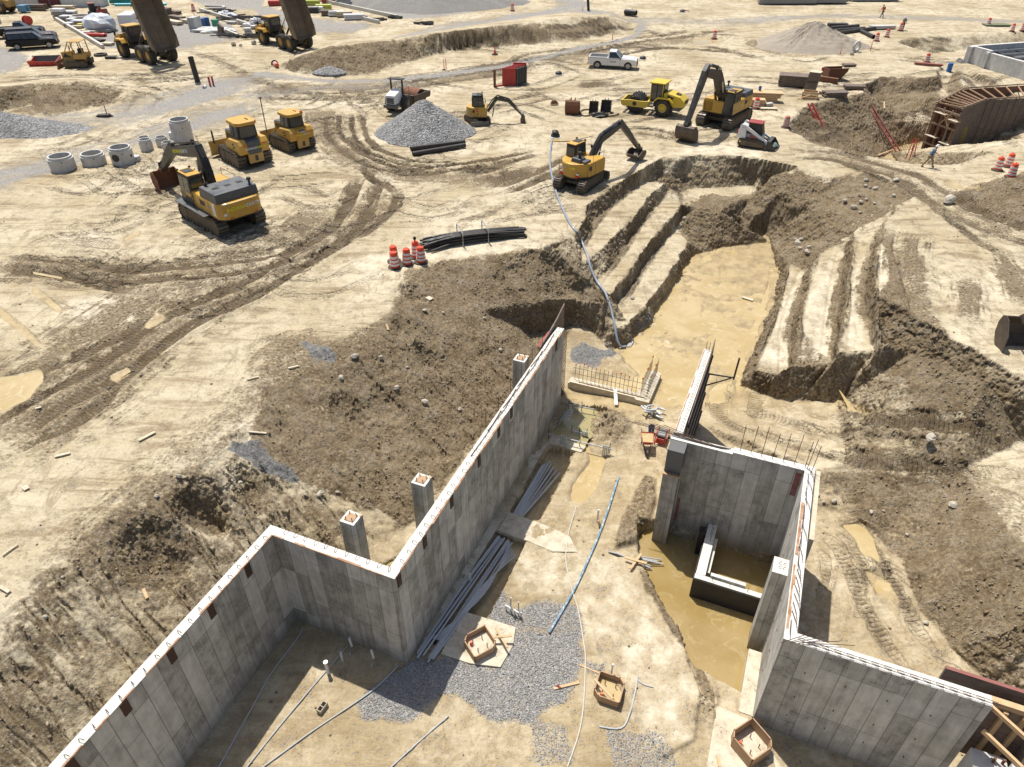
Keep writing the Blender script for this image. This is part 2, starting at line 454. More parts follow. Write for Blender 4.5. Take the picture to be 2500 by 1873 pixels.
STEEP = blur(np.clip((SL - .22) / .5, 0, 1), 3)
# image-space lookup so that painted lines can be surveyed from the photograph and stored in world coordinates
def project(X, Y, Z):
 dz = Z - CZ; f = Y * math.cos(PITCH) - dz * math.sin(PITCH); u = Y * math.sin(PITCH) + dz * math.cos(PITCH)
 f = np.where(f > .1, f, .1)
 return 1250 + FPX * X / f, 936.5 - FPX * u / f, f
QS = 4
def make_lookup(Z):
 nx, ny, dep = project(GX, GY, Z)
 W, H = 2900 // QS, 2300 // QS
 cx = ((nx + 200) / QS).astype(int); cy = ((ny + 200) / QS).astype(int)
 ok = (cx >= 0) & (cx < W) & (cy >= 0) & (cy < H) & (dep > 1)
 idx = np.nonzero(ok)[0]; idx = idx[np.argsort(-dep[idx], kind='stable')]
 lut = np.full((H, W), -1, int); lut[cy[idx], cx[idx]] = idx
 return lut
LUT = make_lookup(BASE)
def gidx(nx, ny):
 cx, cy = int((nx + 200) / QS), int((ny + 200) / QS); H, W = LUT.shape
 for r in range(0, 12):
  best = -1; bd = 1e9
  for y in range(max(cy - r, 0), min(cy + r + 1, H)):
   for x in range(max(cx - r, 0), min(cx + r + 1, W)):
    k = LUT[y, x]
    if k >= 0:
     d = GY[k] ** 2 + GX[k] ** 2
     if d < bd: bd = d; best = k
  if best >= 0: return best
 return -1
def gxy(nx, ny):
 """ground position under a photo pixel (iterating on the survey surface)"""
 k = gidx(nx, ny)
 z = BASE[k] if k >= 0 else 0.0
 return U(nx, ny, z)
def seg_dist(pts, m=5):
 """slice of grid rows near a polyline, with distance, along-length and signed side for the points in it"""
 pts = [Vector((p[0], p[1])) for p in pts]
 r0 = max(int(np.searchsorted(yrow, min(p.y for p in pts) - m)), 0); r1 = min(int(np.searchsorted(yrow, max(p.y for p in pts) + m)) + 1, NR)
 sl = slice(r0 * NC, r1 * NC); gx = GX[sl]; gy = GY[sl]
 D = np.full(gx.shape, 1e9, np.float32); S = np.zeros(gx.shape, np.float32); T = np.zeros(gx.shape, np.float32); acc = 0
 for a, b in zip(pts[:-1], pts[1:]):
  ab = b - a; Ln = ab.length
  if Ln < 1e-6: continue
  q0 = max(int(np.searchsorted(yrow, min(a.y, b.y) - m)) - r0, 0) * NC; q1 = (int(np.searchsorted(yrow, max(a.y, b.y) + m)) + 1 - r0) * NC
  x = gx[q0:q1]; k = np.nonzero((x > min(a.x, b.x) - m) & (x < max(a.x, b.x) + m))[0] + q0
  dx = gx[k] - a.x; dy = gy[k] - a.y
  t = np.clip((dx * ab.x + dy * ab.y) / Ln ** 2, 0, 1)
  ex = dx - t * ab.x; ey = dy - t * ab.y; d = np.hypot(ex, ey)
  sgn = np.sign(dx * ab.y - dy * ab.x)
  q = d < D[k]
  D[k[q]] = d[q]; S[k[q]] = acc + t[q] * Ln; T[k[q]] = (sgn * d)[q]
  acc += Ln
 k = np.nonzero(D < 1e8)[0]
 return sl.start + k, D[k], S[k], T[k]
def smooth_line(pts, n=6):
 out = []
 P_ = [pts[0]] + list(pts) + [pts[-1]]
 for i in range(1, len(P_) - 2):
  p0, p1, p2, p3 = P_[i - 1:i + 3]
  for k in range(n):
   t = k / n
   out.append(.5 * ((2 * p1) + (p2 - p0) * t + (2 * p0 - 5 * p1 + 4 * p2 - p3) * t * t + (3 * p1 - p0 - 3 * p2 + p3) * t ** 3))
 out.append(P_[-2])
 return out
def in_poly(poly):
 """soft inside mask (0..1) of a world polygon"""
 x = GX; y = GY; xs = [p.x for p in poly]; ys = [p.y for p in poly]
 k = np.nonzero((x > min(xs)) & (x < max(xs)) & (y > min(ys)) & (y < max(ys)))[0]
 c = np.zeros(len(k), bool); X = x[k]; Y = y[k]
 n = len(poly)
 for i in range(n):
  a = poly[i]; b = poly[(i + 1) % n]
  if abs(a.y - b.y) < 1e-9: continue
  q = ((a.y > Y) != (b.y > Y)) & (X < (b.x - a.x) * (Y - a.y) / (b.y - a.y) + a.x)
  c ^= q
 M = np.zeros(GX.shape, np.float32); M[k] = c
 return M
def VX(*pts): return [(p[0] * 1.1302, p[1] * 1.1302) for p in pts]
def gl(pts): return [gxy(*p) for p in pts]
n1 = fbm(GX * .35, GY * .35, 31, 4, .55); n2 = fbm(GX * 1.6, GY * 1.6, 41, 4, .6); n3 = fbm(GX * 6, GY * 6, 51, 3, .6)
DARK = np.zeros(GX.shape, np.float32); GRAV = np.zeros_like(DARK); WET = np.zeros_like(DARK); PALE = np.zeros_like(DARK); CLAY = np.zeros_like(DARK)
TRS = np.zeros_like(DARK); TRT = np.zeros_like(DARK); TRM = np.zeros_like(DARK); DZ = np.zeros(GX.shape)
def band(D, w, soft=.35):
 return np.clip((w * (1 + .35 * n2 + .25 * n1) - D) / (w * soft), 0, 1)
def track(pts, w=.55, dark=.8, rut=.05, tread=1.0, gap=None):
 """a wheel or crawler track; gap = distance between the two ruts of a pair"""
 c = smooth_line(gl(pts))
 for off in ((0,) if gap is None else (-gap / 2, gap / 2)):
  q = []
  for i, p in enumerate(c):
   a = c[max(i - 1, 0)]; b = c[min(i + 1, len(c) - 1)]; d = Vector((b.x - a.x, b.y - a.y))
   if d.length < 1e-6: continue
   d.normalize(); q.append(Vector((p.x + d.y * off, p.y - d.x * off)))
  k, D, S, T = seg_dist(q)
  if not len(k): continue
  n_1, n_2 = n1[k], n2[k]
  st_ = fbm(S * .35 + pts[0][1], T * 4.5, 33, 3, .6)
  m = np.clip((w * (1.05 + .5 * n_2 + .35 * n_1 + .6 * st_) - D) / (w * .6), 0, 1) * np.clip(S / 2.5, 0, 1) * np.clip((S.max() - S) / 2.5, 0, 1)
  fade = .75 + .25 * np.clip(vnoise(S * .25, T * 0 + off + pts[0][0], 77) * 1.6 + .6, 0, 1)
  DARK[k] = np.maximum(DARK[k], m * dark * fade)
  j = m > .25; kj = k[j]
  TRS[kj] = S[j]; TRT[kj] = T[j]; TRM[kj] = np.maximum(TRM[kj], (m * tread)[j])
  DZ[k] += -rut * m + rut * .9 * np.clip(1 - np.abs(D - w * 1.25) / (w * .45), 0, 1)
# ---------------------------------------------------------------- what lies on the ground: tracks, stone, wet mud (photo pixels, surveyed to the ground)
track([(-40, 1035), (106, 913), (220, 860), (330, 803), (372, 750)], .5, .85, .07)
track([(-40, 1085), (120, 985), (266, 905), (365, 833), (456, 773), (608, 708), (760, 617), (851, 545), (886, 470), (905, 430)], .62, .85, .07, gap=1.7)
track([(-40, 1140), (90, 1075), (213, 1016), (342, 894), (470, 800), (640, 720)], .4, .6, .06)
track([(660, 690), (780, 630), (880, 570), (940, 530), (967, 486), (960, 455)], .6, .8, .06)
track([(-30, 643), (152, 651), (304, 674), (418, 670), (570, 655), (722, 625), (850, 560)], .5, .75, .06, gap=1.5)
track([(-30, 652), (152, 676), (266, 700), (355, 718)], .6, .9, .08)
track([(418, 712), (450, 715), (495, 711)], .9, .75, .05)
track([(285, 632), (380, 642), (494, 630), (722, 598), (800, 560)], .4, .55, .05)
track([(560, 745), (600, 715), (650, 690)], 1.2, .7, .04)
track([(808, 275), (815, 323), (838, 355), (880, 386), (938, 408), (1025, 420), (1112, 409), (1199, 397), (1330, 370)], .42, .95, .07, gap=1.2)
track([(868, 275), (877, 323), (898, 361), (938, 380), (996, 397), (1068, 402), (1150, 395)], .4, .9, .06, gap=1.1)
track([(880, 400), (909, 436), (953, 461), (980, 482)], .55, .9, .07)
track([(985, 430), (1030, 436), (1080, 440)], 1.3, .75, .05)
track([(1135, 450), (1180, 432), (1240, 414), (1298, 396)], 1.0, .8, .05, gap=2.4)
track([(1200, 468), (1250, 455), (1341, 419), (1420, 372)], .5, .8, .05, gap=1.2)
track([(1500, 330), (1558, 318), (1645, 332), (1720, 345)], .5, .6, .05, gap=1.6)
track([(620, 230), (780, 235), (900, 224), (1054, 199), (1170, 184), (1260, 166), (1298, 137), (1443, 118), (1558, 98), (1674, 84), (1800, 78)], .8, .55, .05, gap=2.2)
track([(1054, 190), (1190, 160), (1300, 145), (1442, 126), (1560, 104)], 1.0, .6, .05)
track([(1442, 150), (1540, 128), (1616, 117), (1703, 122), (1819, 131)], .8, .7, .05)
track([(1402, 216), (1450, 206), (1515, 205)], 1.3, .8, .05)
track([(1471, 222), (1520, 217), (1567, 222)], .9, .8, .05)
track([(1240, 236), (1290, 232), (1340, 236)], 1.2, .6, .04)
track([(1690, 110), (1760, 120), (1830, 138), (1880, 140)], .9, .6, .05)
track([(1918, 378), (2034, 381), (2120, 404), (2207, 430), (2294, 484), (2381, 534), (2500, 572), (2640, 620)], .7, .6, .06, gap=2.0)
track([(2040, 395), (2130, 425), (2230, 470), (2300, 520), (2380, 580), (2500, 650)], .5, .5, .05)
track([(1990, 1300), (2051, 1346), (2064, 1405), (2034, 1515)], .3, .45, .05, gap=1.5)
track([(2000, 1270), (2070, 1313), (2123, 1401), (2165, 1496), (2222, 1585), (2300, 1660)], .32, .45, .05, gap=1.6)
track([(1880, 330), (1800, 310), (1700, 318), (1600, 345)], .6, .6, .05)
track([(500, 160), (600, 180), (640, 215), (560, 235), (480, 262), (380, 300), (200, 350), (0, 390)], 1.0, .28, .02, .4)
track([(440, 120), (560, 160), (660, 205), (820, 240), (960, 235)], .8, .4, .03)
track([(-20, 195), (120, 188), (260, 190), (420, 185), (540, 185)], .7, .35, .04, gap=2)
track([(1820, 900), (1800, 1010), (1900, 1050), (2100, 1070), (2300, 1090), (2520, 1130)], .5, .3, .05, gap=2.0)
for pts in ([(2203, 674), (2185, 740), (2220, 790), (2275, 800)], [(2350, 660), (2362, 760), (2385, 810)], [(2240, 560), (2230, 640), (2260, 700)], [(2440, 600), (2480, 690), (2500, 760)]):
 track(pts, 1.0, .75, -.06, .1)
track([(-60, 1010), (200, 830), (420, 690), (640, 600), (820, 500)], 2.8, .52, .0, .1)
track([(-60, 1120), (200, 960), (420, 790), (640, 660), (820, 560), (960, 470)], 2.6, .5, .0, .1)
track([(-60, 650), (200, 655), (480, 665), (700, 620)], 1.8, .5, 0, .1)
track([(780, 260), (800, 340), (900, 405), (1080, 430), (1250, 430)], 2.4, .52, 0, .1)
track([(600, 215), (900, 215), (1200, 180), (1450, 130), (1700, 90)], 3.0, .5, 0, .1)
track([(1900, 350), (2100, 400), (2300, 490), (2520, 600)], 2.2, .42, 0, .1)
track([(1400, 335), (1600, 330), (1850, 345)], 1.8, .35, 0, .1)
track([(330, 490), (420, 450), (360, 470), (400, 500)], 1.3, .55, 0, .2)
for q in range(9): track([(-30 + 45 * q, 226 + 2 * q), (0 + 45 * q, 250), (20 + 40 * q, 272 - q * 2)], .8, .6, .04, 1.0)
for q in range(20): track([(700 + 43 * q, 150 - 4.0 * q), (730 + 43 * q, 158 - 4.2 * q), (745 + 43 * q, 178 - 5.0 * q)], .9, .5, .04, 1.0)
# faint crawler prints all over the yard
rr = random.Random(5)
for k in range(120):
 a = rr.uniform(60, 1300); b = rr.uniform(190, 720)
 if b > 560 and a > 700: continue
 dx = rr.uniform(80, 260); dy = rr.uniform(-70, 40)
 cx = rr.uniform(-40, 40); cy = rr.uniform(-30, 50)
 track([(a, b), (a + dx * .5 + cx * .3, b + dy * .5 + cy), (a + dx, b + dy)], rr.uniform(.28, .42), rr.uniform(.1, .42), .035, 1.0, gap=rr.choice((None, 1.9, 2.3)))
for k in range(50):
 a = rr.uniform(1000, 2450); b = rr.uniform(70, 350)
 dx = rr.uniform(80, 240)
 track([(a, b), (a + dx * .5, b + rr.uniform(-15, 15)), (a + dx, b + rr.uniform(-25, 25))], .45, rr.uniform(.15, .5), .03, 1.0, gap=rr.choice((None, 2.0, 2.4)))
for k in range(26):
 a = rr.uniform(1700, 2300); b = rr.uniform(1000, 1120) if k % 2 else rr.uniform(1280, 1640)
 if k % 2 == 0: a = rr.uniform(2000, 2080) + (b - 1280) * .5
 track([(a, b), (a + 60, b + rr.uniform(0, 40)), (a + 130, b + rr.uniform(10, 90))], .28, rr.uniform(.12, .35), .03, 1.0, gap=rr.choice((None, 1.5)))
def stone(pts, w, amt=1.0):
 k, D, S, T = seg_dist(smooth_line(gl(pts)), 9)
 q = fbm(S * .12, T * .9 + w, 35, 4, .6)
 GRAV[k] = np.maximum(GRAV[k], np.clip((w * (1.1 + .5 * n1[k] + .55 * q) - D) / (w * .9), 0, 1) * np.clip(.95 + .9 * q, .3, 1) * amt)
def patch(arr, pts, amt=1.0, edge=1, n=.0, world_pts=False):
 P_ = pts if world_pts else gl(pts)
 m = blur(in_poly(P_), 6 + edge * 4)
 np.maximum(arr, np.clip((m - .5) * 1.6 + .5 + (.55 + n) * (n2 + n1 + .4 * n3) * (m > .02) * (m < .995), 0, 1) * np.clip(m * 4, 0, 1) * amt, out=arr)
stone([(-40, 322), (150, 306), (300, 283), (430, 246), (560, 208)], 4.0)
stone([(-40, 452), (60, 420), (200, 385), (330, 345), (470, 300), (560, 268)], 3.0, .95)
stone([(640, 180), (800, 198), (1000, 193), (1150, 172), (1300, 146), (1420, 116), (1530, 96), (1572, 58), (1510, 40)], 1.2)
stone([(1000, 84), (1120, 62), (1240, 46), (1350, 30), (1400, 8), (1300, -20)], 3.2)
stone([(1500, 36), (1620, 52), (1760, 55), (1900, 45), (2060, 38), (2250, 44), (2520, 52)], 2.2, .7)
stone([(1480, 30), (1400, 25), (1300, 35)], 3.0)
stone([(610, 235), (720, 225), (860, 215), (980, 208)], 2.0, .5)
patch(GRAV, [(230, 55), (330, 40), (470, 60), (480, 120), (330, 118), (250, 118)], .9, 2)
patch(GRAV, [(400, 45), (560, 55), (590, 95), (470, 112)], .95, 2)
patch(GRAV, [(620, 10), (760, 45), (930, 58), (860, 78), (760, 80), (640, 60)], .95, 2)
patch(GRAV, [(760, -5), (1160, -5), (1160, 30), (1000, 48), (900, 25)], .95, 2)
patch(GRAV, [(-60, 95), (70, 135), (52, 165), (-60, 200)], .9, 2)
patch(GRAV, [(440, -10), (640, -5), (640, 25), (520, 22)], .9, 2)
# stone spread on the pit floor
patch(GRAV, VX((1000, 1250), (1060, 1215), (1075, 1260), (1110, 1330), (1180, 1290), (1245, 1310), (1260, 1420), (1230, 1510), (1130, 1560), (1040, 1550), (1000, 1500), (960, 1490), (880, 1560), (780, 1550), (770, 1520), (830, 1470), (900, 1430), (985, 1425), (1060, 1440), (1095, 1380), (1040, 1310)), 1.0, 8, .3)
patch(GRAV, [(1430, 1610), (1480, 1625), (1475, 1650), (1430, 1640)], .7, 2, .3)
patch(GRAV, [(1480, 1780), (1620, 1800), (1650, 1873), (1500, 1873)], .55, 2, .5)
patch(GRAV, [(1300, 1760), (1380, 1770), (1400, 1860), (1310, 1870)], .5, 2, .5)
# blue-grey clay
patch(CLAY, [(1385, 860), (1430, 838), (1480, 850), (1535, 815), (1520, 870), (1450, 900), (1395, 885)], .9, 3, .3)
patch(CLAY, [(1560, 800), (1600, 770), (1590, 830), (1545, 850)], .8, 3, .3)
patch(CLAY, [(545, 1092), (600, 1070), (645, 1082), (660, 1118), (720, 1150), (730, 1190), (650, 1150)], .9, 3, .3)
patch(CLAY, [(735, 830), (800, 845), (830, 880), (760, 890)], .8, 3, .3)
patch(CLAY, [(1700, 385), (1860, 395), (1850, 412), (1710, 405)], .35, 3, .3)
# dried pale mud
patch(DARK, [(640, 905), (690, 832), (830, 830), (955, 762), (985, 664), (1100, 640), (1316, 606), (1410, 700), (1390, 800), (1200, 1040), (1000, 1280), (800, 1200), (600, 1110)], .5, 2, .45)
patch(DARK, [(1720, 480), (1880, 410), (2022, 440), (2060, 426), (2130, 420), (2200, 452), (2240, 485), (2130, 545), (2030, 595), (1960, 660), (1895, 640), (1880, 600), (1700, 605), (1660, 530)], .95, 4, .6)
patch(DARK, [(2290, 484), (2500, 420), (2700, 420), (2700, 600), (2500, 560), (2390, 524)], .9, 4, .6)
patch(DARK, [(2180, 600), (2250, 580), (2270, 750), (2310, 870), (2480, 960), (2480, 1060), (2250, 1010), (2150, 900), (2165, 720)], .5, 2, .45)
patch(DARK, [(2000, 1150), (2180, 1155), (2340, 1160), (2500, 1215), (2500, 1600), (2330, 1570), (2240, 1460), (2190, 1360), (2100, 1260)], .35, 2, .45)
for pts in ([(1975, 655), (1949, 731), (1934, 795), (1930, 915)], [(2076, 590), (2057, 685), (2042, 773), (2034, 890)], [(2128, 600), (2115, 719), (2122, 818)], [(1903, 663), (1890, 731), (1855, 833), (1824, 900)], [(2170, 560), (2175, 640), (2190, 720), (2200, 800)]): track(pts, .45, .8, -.09, 0)
for pts in ([(1411, 604), (1448, 551), (1500, 496), (1564, 444)], [(1455, 692), (1521, 612), (1558, 551), (1602, 499)], [(1500, 748), (1534, 713), (1593, 623), (1640, 560)]): track(pts, .3, .6, -.06, 0)
for pts, w, d in (([(1560, 1325), (1590, 1420), (1640, 1500), (1690, 1600), (1725, 1700), (1700, 1800)], .42, .75), ([(1720, 1640), (1790, 1690), (1820, 1760)], .5, .6), ([(60, 1450), (330, 1240), (600, 985), (690, 850), (860, 850)], 1.6, .42), ([(200, 1250), (520, 1050), (640, 880)], 1.2, .35)): track(pts, w, d, -.03, 0)
DZ += .13 * blur(in_poly(gl(VX((1270, 1300), (1330, 1300), (1400, 1340), (1480, 1410), (1512, 1500), (1500, 1600), (1430, 1640), (1330, 1480), (1290, 1400)))), 5)
patch(DARK, [(1930, 312), (1955, 272), (2000, 252), (2110, 232), (2150, 192), (2290, 190), (2290, 262), (2200, 290), (2200, 370), (2110, 384), (1976, 346)], .8, 1, .2)
patch(DARK, [(-60, 226), (60, 212), (150, 205), (240, 206), (330, 232), (235, 258), (130, 280), (-60, 270)], .62, 2, .3)
patch(DARK, [(700, 155), (800, 118), (960, 106), (1060, 92), (1260, 66), (1480, 46), (1500, 70), (1390, 96), (1250, 104), (1110, 118), (900, 176), (790, 182)], .55, 2, .3)
patch(DARK, [(1800, 105), (1900, 95), (2050, 100), (2110, 120), (2040, 136), (1880, 132)], .5, 3, .2)
patch(PALE, VX((1100, 1180), (1250, 1190), (1330, 1200), (1400, 1300), (1480, 1400), (1512, 1500), (1500, 1600), (1400, 1610), (1330, 1480), (1270, 1380), (1250, 1300), (1120, 1270)), 1.0, 5, .2)
patch(PALE, VX((1400, 330), (1560, 310), (1720, 345), (1640, 340), (1450, 335)), .8, 5, .4)
patch(PALE, [(150, 720), (330, 730), (330, 790), (180, 800)], .8, 6, .4)
patch(PALE, [(1150, 560), (1330, 590), (1200, 620), (1040, 640), (900, 700), (860, 640)], .7, 6, .4)
for bx in ([(1960, 650), (1940, 760), (1925, 890), (1860, 890), (1905, 760)], [(2040, 610), (2030, 770), (2020, 885), (1945, 880), (1975, 720)], [(2110, 600), (2095, 720), (2110, 850), (2060, 850), (2080, 690)], [(2180, 530), (2170, 620), (2200, 700), (2150, 720), (2140, 620)]):
 patch(PALE, bx, .8, 4, .4)
# pit floor: sunk cable trenches, raised concrete strips, water holes
def strect(s0, s1, t0, t1, k=3, j=.12, seed=1):
 r = random.Random(seed); out = []
 for (a, b) in (((s0, t0), (s1, t0)), ((s1, t0), (s1, t1)), ((s1, t1), (s0, t1)), ((s0, t1), (s0, t0))):
  for i in range(k):
   f = i / k; out.append(ST(a[0] + (b[0] - a[0]) * f + r.uniform(-j, j), a[1] + (b[1] - a[1]) * f + r.uniform(-j, j), 0))
 return out
inpit = np.clip((-BASE - 3.3) / .6, 0, 1)
def sink(poly, depth, edge=2):
 m = blur(in_poly(poly), edge); DZ[:] -= depth * m; return m
m1 = sink(strect(8.7, 13.8, .55, 2.0, 3, .03), .42, 1)
m2 = sink(strect(1.2, 7.3, .3, 1.9, 3, .05), .42, 1)
WET[:] = np.maximum(WET, .7 * np.maximum(m1, m2)); GRAV *= 1 - np.maximum(m1, m2)
sink(strect(14.2, 17.6, .5, 2.6, 4, .1), .4, 2)
sink([ST(11.5, 2.6, 0), ST(13.5, 2.9, 0), ST(14.3, 2.5, 0), ST(14.2, 3.6, 0), ST(12, 3.8, 0), ST(10.6, 3.5, 0), ST(10.4, 2.9, 0)], .2, 6)
DZ += inpit * .05 * n2 * (np.abs(sT - 3) < 1.5)
wpit = gl([(1560, 1280), (1560, 1335), (1583, 1400), (1622, 1477), (1660, 1534), (1680, 1590), (1700, 1622), (1794, 1675), (1822, 1690)]) + [ST(3.6, 12.2, 0), ST(10.8, 12.2, 0), ST(10.8, 7.0, 0)]
mw = sink(wpit, .95, 4)
WET[:] = np.maximum(WET, mw)
# spoil heap on the pit floor, drop beside the haul path in the room
hp = U(1485, 1030, -4.2); dd = np.hypot((GX - hp.x) * 1.0, (GY - hp.y) * .75)
hm = np.clip(1 - dd / 1.45, 0, 1); DZ += .62 * hm ** 1.2 * (1 + .4 * n3 + .2 * n2); DARK[:] = np.maximum(DARK, np.clip(hm * 3, 0, 1) * .42)
rb = gl([(1575, 1160), (1600, 1170), (1598, 1230), (1580, 1290), (1545, 1330), (1500, 1340), (1520, 1260)])
mr = blur(in_poly(rb), 4); DZ += mr * (.12 + .3 * np.abs(n2)); DARK[:] = np.maximum(DARK, mr * .55)
# puddles: sunk a little below the mud round them
PUDDLES = []
def puddle(pts, depth=.07, clear=0.0, z=None):
 P_ = gl(pts); zz = float(np.percentile([p.z for p in P_], 25)) if z is None else z
 m = blur(in_poly(P_), 6)
 DZ[:] = DZ * (1 - m) + m * (zz - depth - BASE + .045 * n2 + .03 * n1)
 WET[:] = np.maximum(WET, np.clip(m * 2, 0, 1)); DARK[:] *= 1 - .9 * np.clip(m * 1.5, 0, 1); TRM[:] *= 1 - np.clip(m * 1.5, 0, 1)
 c = sum(P_, Vector()) / len(P_)
 PUDDLES.append(([c + (p - c) * 1.02 for p in P_], zz - .75 * depth))
puddle([(-60, 930), (30, 915), (100, 900), (105, 925), (70, 970), (0, 1003), (-60, 1030)], .1)
puddle([(265, 918), (310, 895), (318, 905), (280, 930)], .08)
puddle([(352, 795), (385, 765), (408, 775), (360, 803)], .08)
puddle([(85, 700), (150, 752), (145, 765), (78, 712)], .06)
puddle([(-20, 735), (60, 800), (100, 840), (90, 845), (0, 770)], .06)
puddle([(80, 662), (150, 675), (150, 680), (82, 668)], .06)
puddle([(2055, 1280), (2105, 1275), (2130, 1310), (2150, 1370), (2105, 1350), (2085, 1310)], .09)
puddle([(2110, 1390), (2170, 1420), (2200, 1475), (2140, 1450)], .07)
puddle([(1690, 96), (1740, 92), (1775, 96), (1740, 106), (1695, 112)], .08)
puddle([(1195, 138), (1240, 136), (1242, 143), (1198, 144)], .06)
puddle([(1395, 343), (1450, 330), (1380, 320), (1345, 345)], .04)
puddle([(2040, 960), (2120, 985), (2160, 1010), (2080, 1000)], .08)
puddle([(300, 585), (335, 562), (345, 570), (310, 590)], .07)
puddle([(2320, 440), (2400, 450), (2390, 458), (2300, 447)], .06)
pool = [ST(.6, -.5, 0), ST(6.5, -.5, 0), ST(6.2, -2.0, 0), ST(4.5, -2.6, 0), ST(2.8, -3.6, 0), ST(1.0, -4.6, 0)]
mp = sink(pool, .45, 4); WET[:] = np.maximum(WET, mp)
DARK *= 1 - .95 * np.clip(mp * 2, 0, 1)
# ---------------------------------------------------------------- final heights and ground mesh
far_fade = np.clip(1.25 - np.hypot(GX, GY) / 260, .15, 1)
flat = (1 - STEEP)
inside = ((sT > -.3) & (sT < 12.6) & (sS < 18) & (BASE < -3.6)).astype(np.float32)
Z = BASE + DZ * np.clip(far_fade, .3, 1)
Z += flat * (1 - .75 * inside) * (.10 * fbm(GX * .12, GY * .12, 61, 3) + .035 * fbm(GX * 1.1, GY * 1.1, 63, 4, .6))
Z += inside * .025 * n2
trench = np.clip((-4.25 - BASE) / .15, 0, 1) * (sS > 17.5)
Z += trench * (.13 * fbm(GX * .35, GY * .35, 71, 4, .6) + .03 * n2)
WET[:] = np.maximum(WET, trench * .9)
ridge = np.clip(1 - np.abs(fbm(GX * .42 + 3, GY * .25, 73, 3, .55)) * 14, 0, 1) * np.clip(n1 * 2.2 + .35, 0, 1) * trench
Z += .06 * ridge; DARK[:] = np.maximum(DARK, .55 * ridge)
# rough loose soil: clods, and gullies running down the left slope
rough = np.clip(STEEP + .8 * CLAY + .6 * DARK * (1 - np.clip(TRM, 0, 1)), 0, 1)
gs = sS * .95 + sT * .3; gt = -sS * .3 + sT * .95
left = ((sT < -.6) & (sS < 19) & (BASE < .05)).astype(np.float32)
gul = fbm(gs * 1.5 + .6 * n1, gt * .2 + .2 * n1, 81, 4, .6)
cr = np.clip(1 - np.abs(gul) * 8, 0, 1)
Z += left * STEEP * (-.15 * cr + .2 * gul)
DARK[:] = np.maximum(DARK, left * STEEP * cr * .3)
n4 = fbm(GX * 3.1, GY * 3.1, 95, 3, .6)
Z += rough * (1 - .6 * STEEP) * (.10 * n2 + .17 * fbm(GX * .8, GY * .8, 91, 3) + .06 * n3 + .06 * np.abs(n4)) * np.clip(far_fade, .4, 1)
# a few slumped holes in the left bank
for (px, py, r, d) in ((370, 1350, 1.1, .8), (490, 1225, .9, .6), (500, 1245, .8, .5), (620, 1190, .9, .45), (1040, 880, .9, .35), (860, 1010, 1.0, .5), (330, 1310, .9, .4), (940, 985, .8, .4), (1000, 720, .8, .4)):
 c = gxy(px, py); q = np.hypot(GX - c.x + .35 * n2, GY - c.y + .35 * n1) / r
 Z -= d * np.clip(1.2 - q, 0, 1) ** .8; DARK[:] = np.maximum(DARK, np.clip(1.3 - q, 0, 1) * .5)
def ground_z(x, y):
 r = int(np.clip(np.searchsorted(yrow, y) - 1, 0, NR - 2)); best = None
 for rr_ in (r, r + 1):
  c = int(np.clip(np.searchsorted(ucol * half[rr_], x), 1, NC - 1))
  k = rr_ * NC + c; z0 = Z[k - 1]; z1 = Z[k]; x0 = GX[k - 1]; x1 = GX[k]
  f = min(max((x - x0) / max(x1 - x0, 1e-6), 0), 1); v = z0 + (z1 - z0) * f
  best = v if best is None else best + (v - best) * min(max((y - yrow[r]) / (yrow[r + 1] - yrow[r]), 0), 1)
 return float(best)
LUT = make_lookup(Z)
def G(nx, ny, dz=0.0):
 """point on the finished ground under a photo pixel"""
 k = gidx(nx, ny); z = float(Z[k]) if k >= 0 else 0.0
 for _ in range(3):
  p = U(nx, ny, z); z2 = ground_z(p.x, p.y)
  if abs(z2 - z) > .6: break
  z = z2
 p = U(nx, ny, z); p.z += dz
 return p
shore = np.clip(1 - np.abs(Z + 4.46) / .16, 0, 1) * (sS > 15) * (BASE < -4) + np.clip(1 - np.abs(Z + 4.86) / .3, 0, 1) * mw
DARK[:] = np.maximum(DARK, shore * .45)
soil_dark = np.clip(DARK + STEEP * (.50 - .22 * left * (sS < 6) + .4 * n1 + .2 * n2), 0, 1)
def vnoise3(x, y, z, seed=0):
 iz = np.floor(z); fz = z - iz; fz = fz * fz * (3 - 2 * fz); o = (iz.astype(np.int64) * 131) % 9973
 ix = np.floor(x); iy = np.floor(y); fx = x - ix; fy = y - iy; fx = fx * fx * (3 - 2 * fx); fy = fy * fy * (3 - 2 * fy); r = []
 for d in (0, 131):
  h = [_h(ix + i + o + d, iy + j + 3 * (o + d), seed) for i, j in ((0, 0), (1, 0), (0, 1), (1, 1))]
  r.append((h[0] + (h[1] - h[0]) * fx) * (1 - fy) + (h[2] + (h[3] - h[2]) * fx) * fy)
 return (r[0] + (r[1] - r[0]) * fz) * 2 - 1
def fbm3(x, y, z, seed, oct=3, gain=.55):
 s = 0; a = 1.0; t = 0
 for o in range(oct): f = 2.03 ** o; s = s + a * vnoise3(x * f + 7.7 * o, y * f - 3.1 * o, z * f + 1.3 * o, seed + o); t += a; a *= gain
 return s / t
ATT = dict(soil_dark=soil_dark, stone=np.clip(GRAV * (1 - .8 * STEEP), 0, 1), wet=WET, pale=PALE, clay=CLAY, print_s=TRS, print_t=TRT, print_m=TRM, damp=np.maximum(inpit * .8, 0), steep=STEEP)
co = np.stack([GX, GY, Z], 1)
i0 = (np.arange(NR - 1)[:, None] * NC + np.arange(NC - 1)[None, :]).ravel()
quads = np.stack([i0, i0 + 1, i0 + NC + 1, i0 + NC], 1)
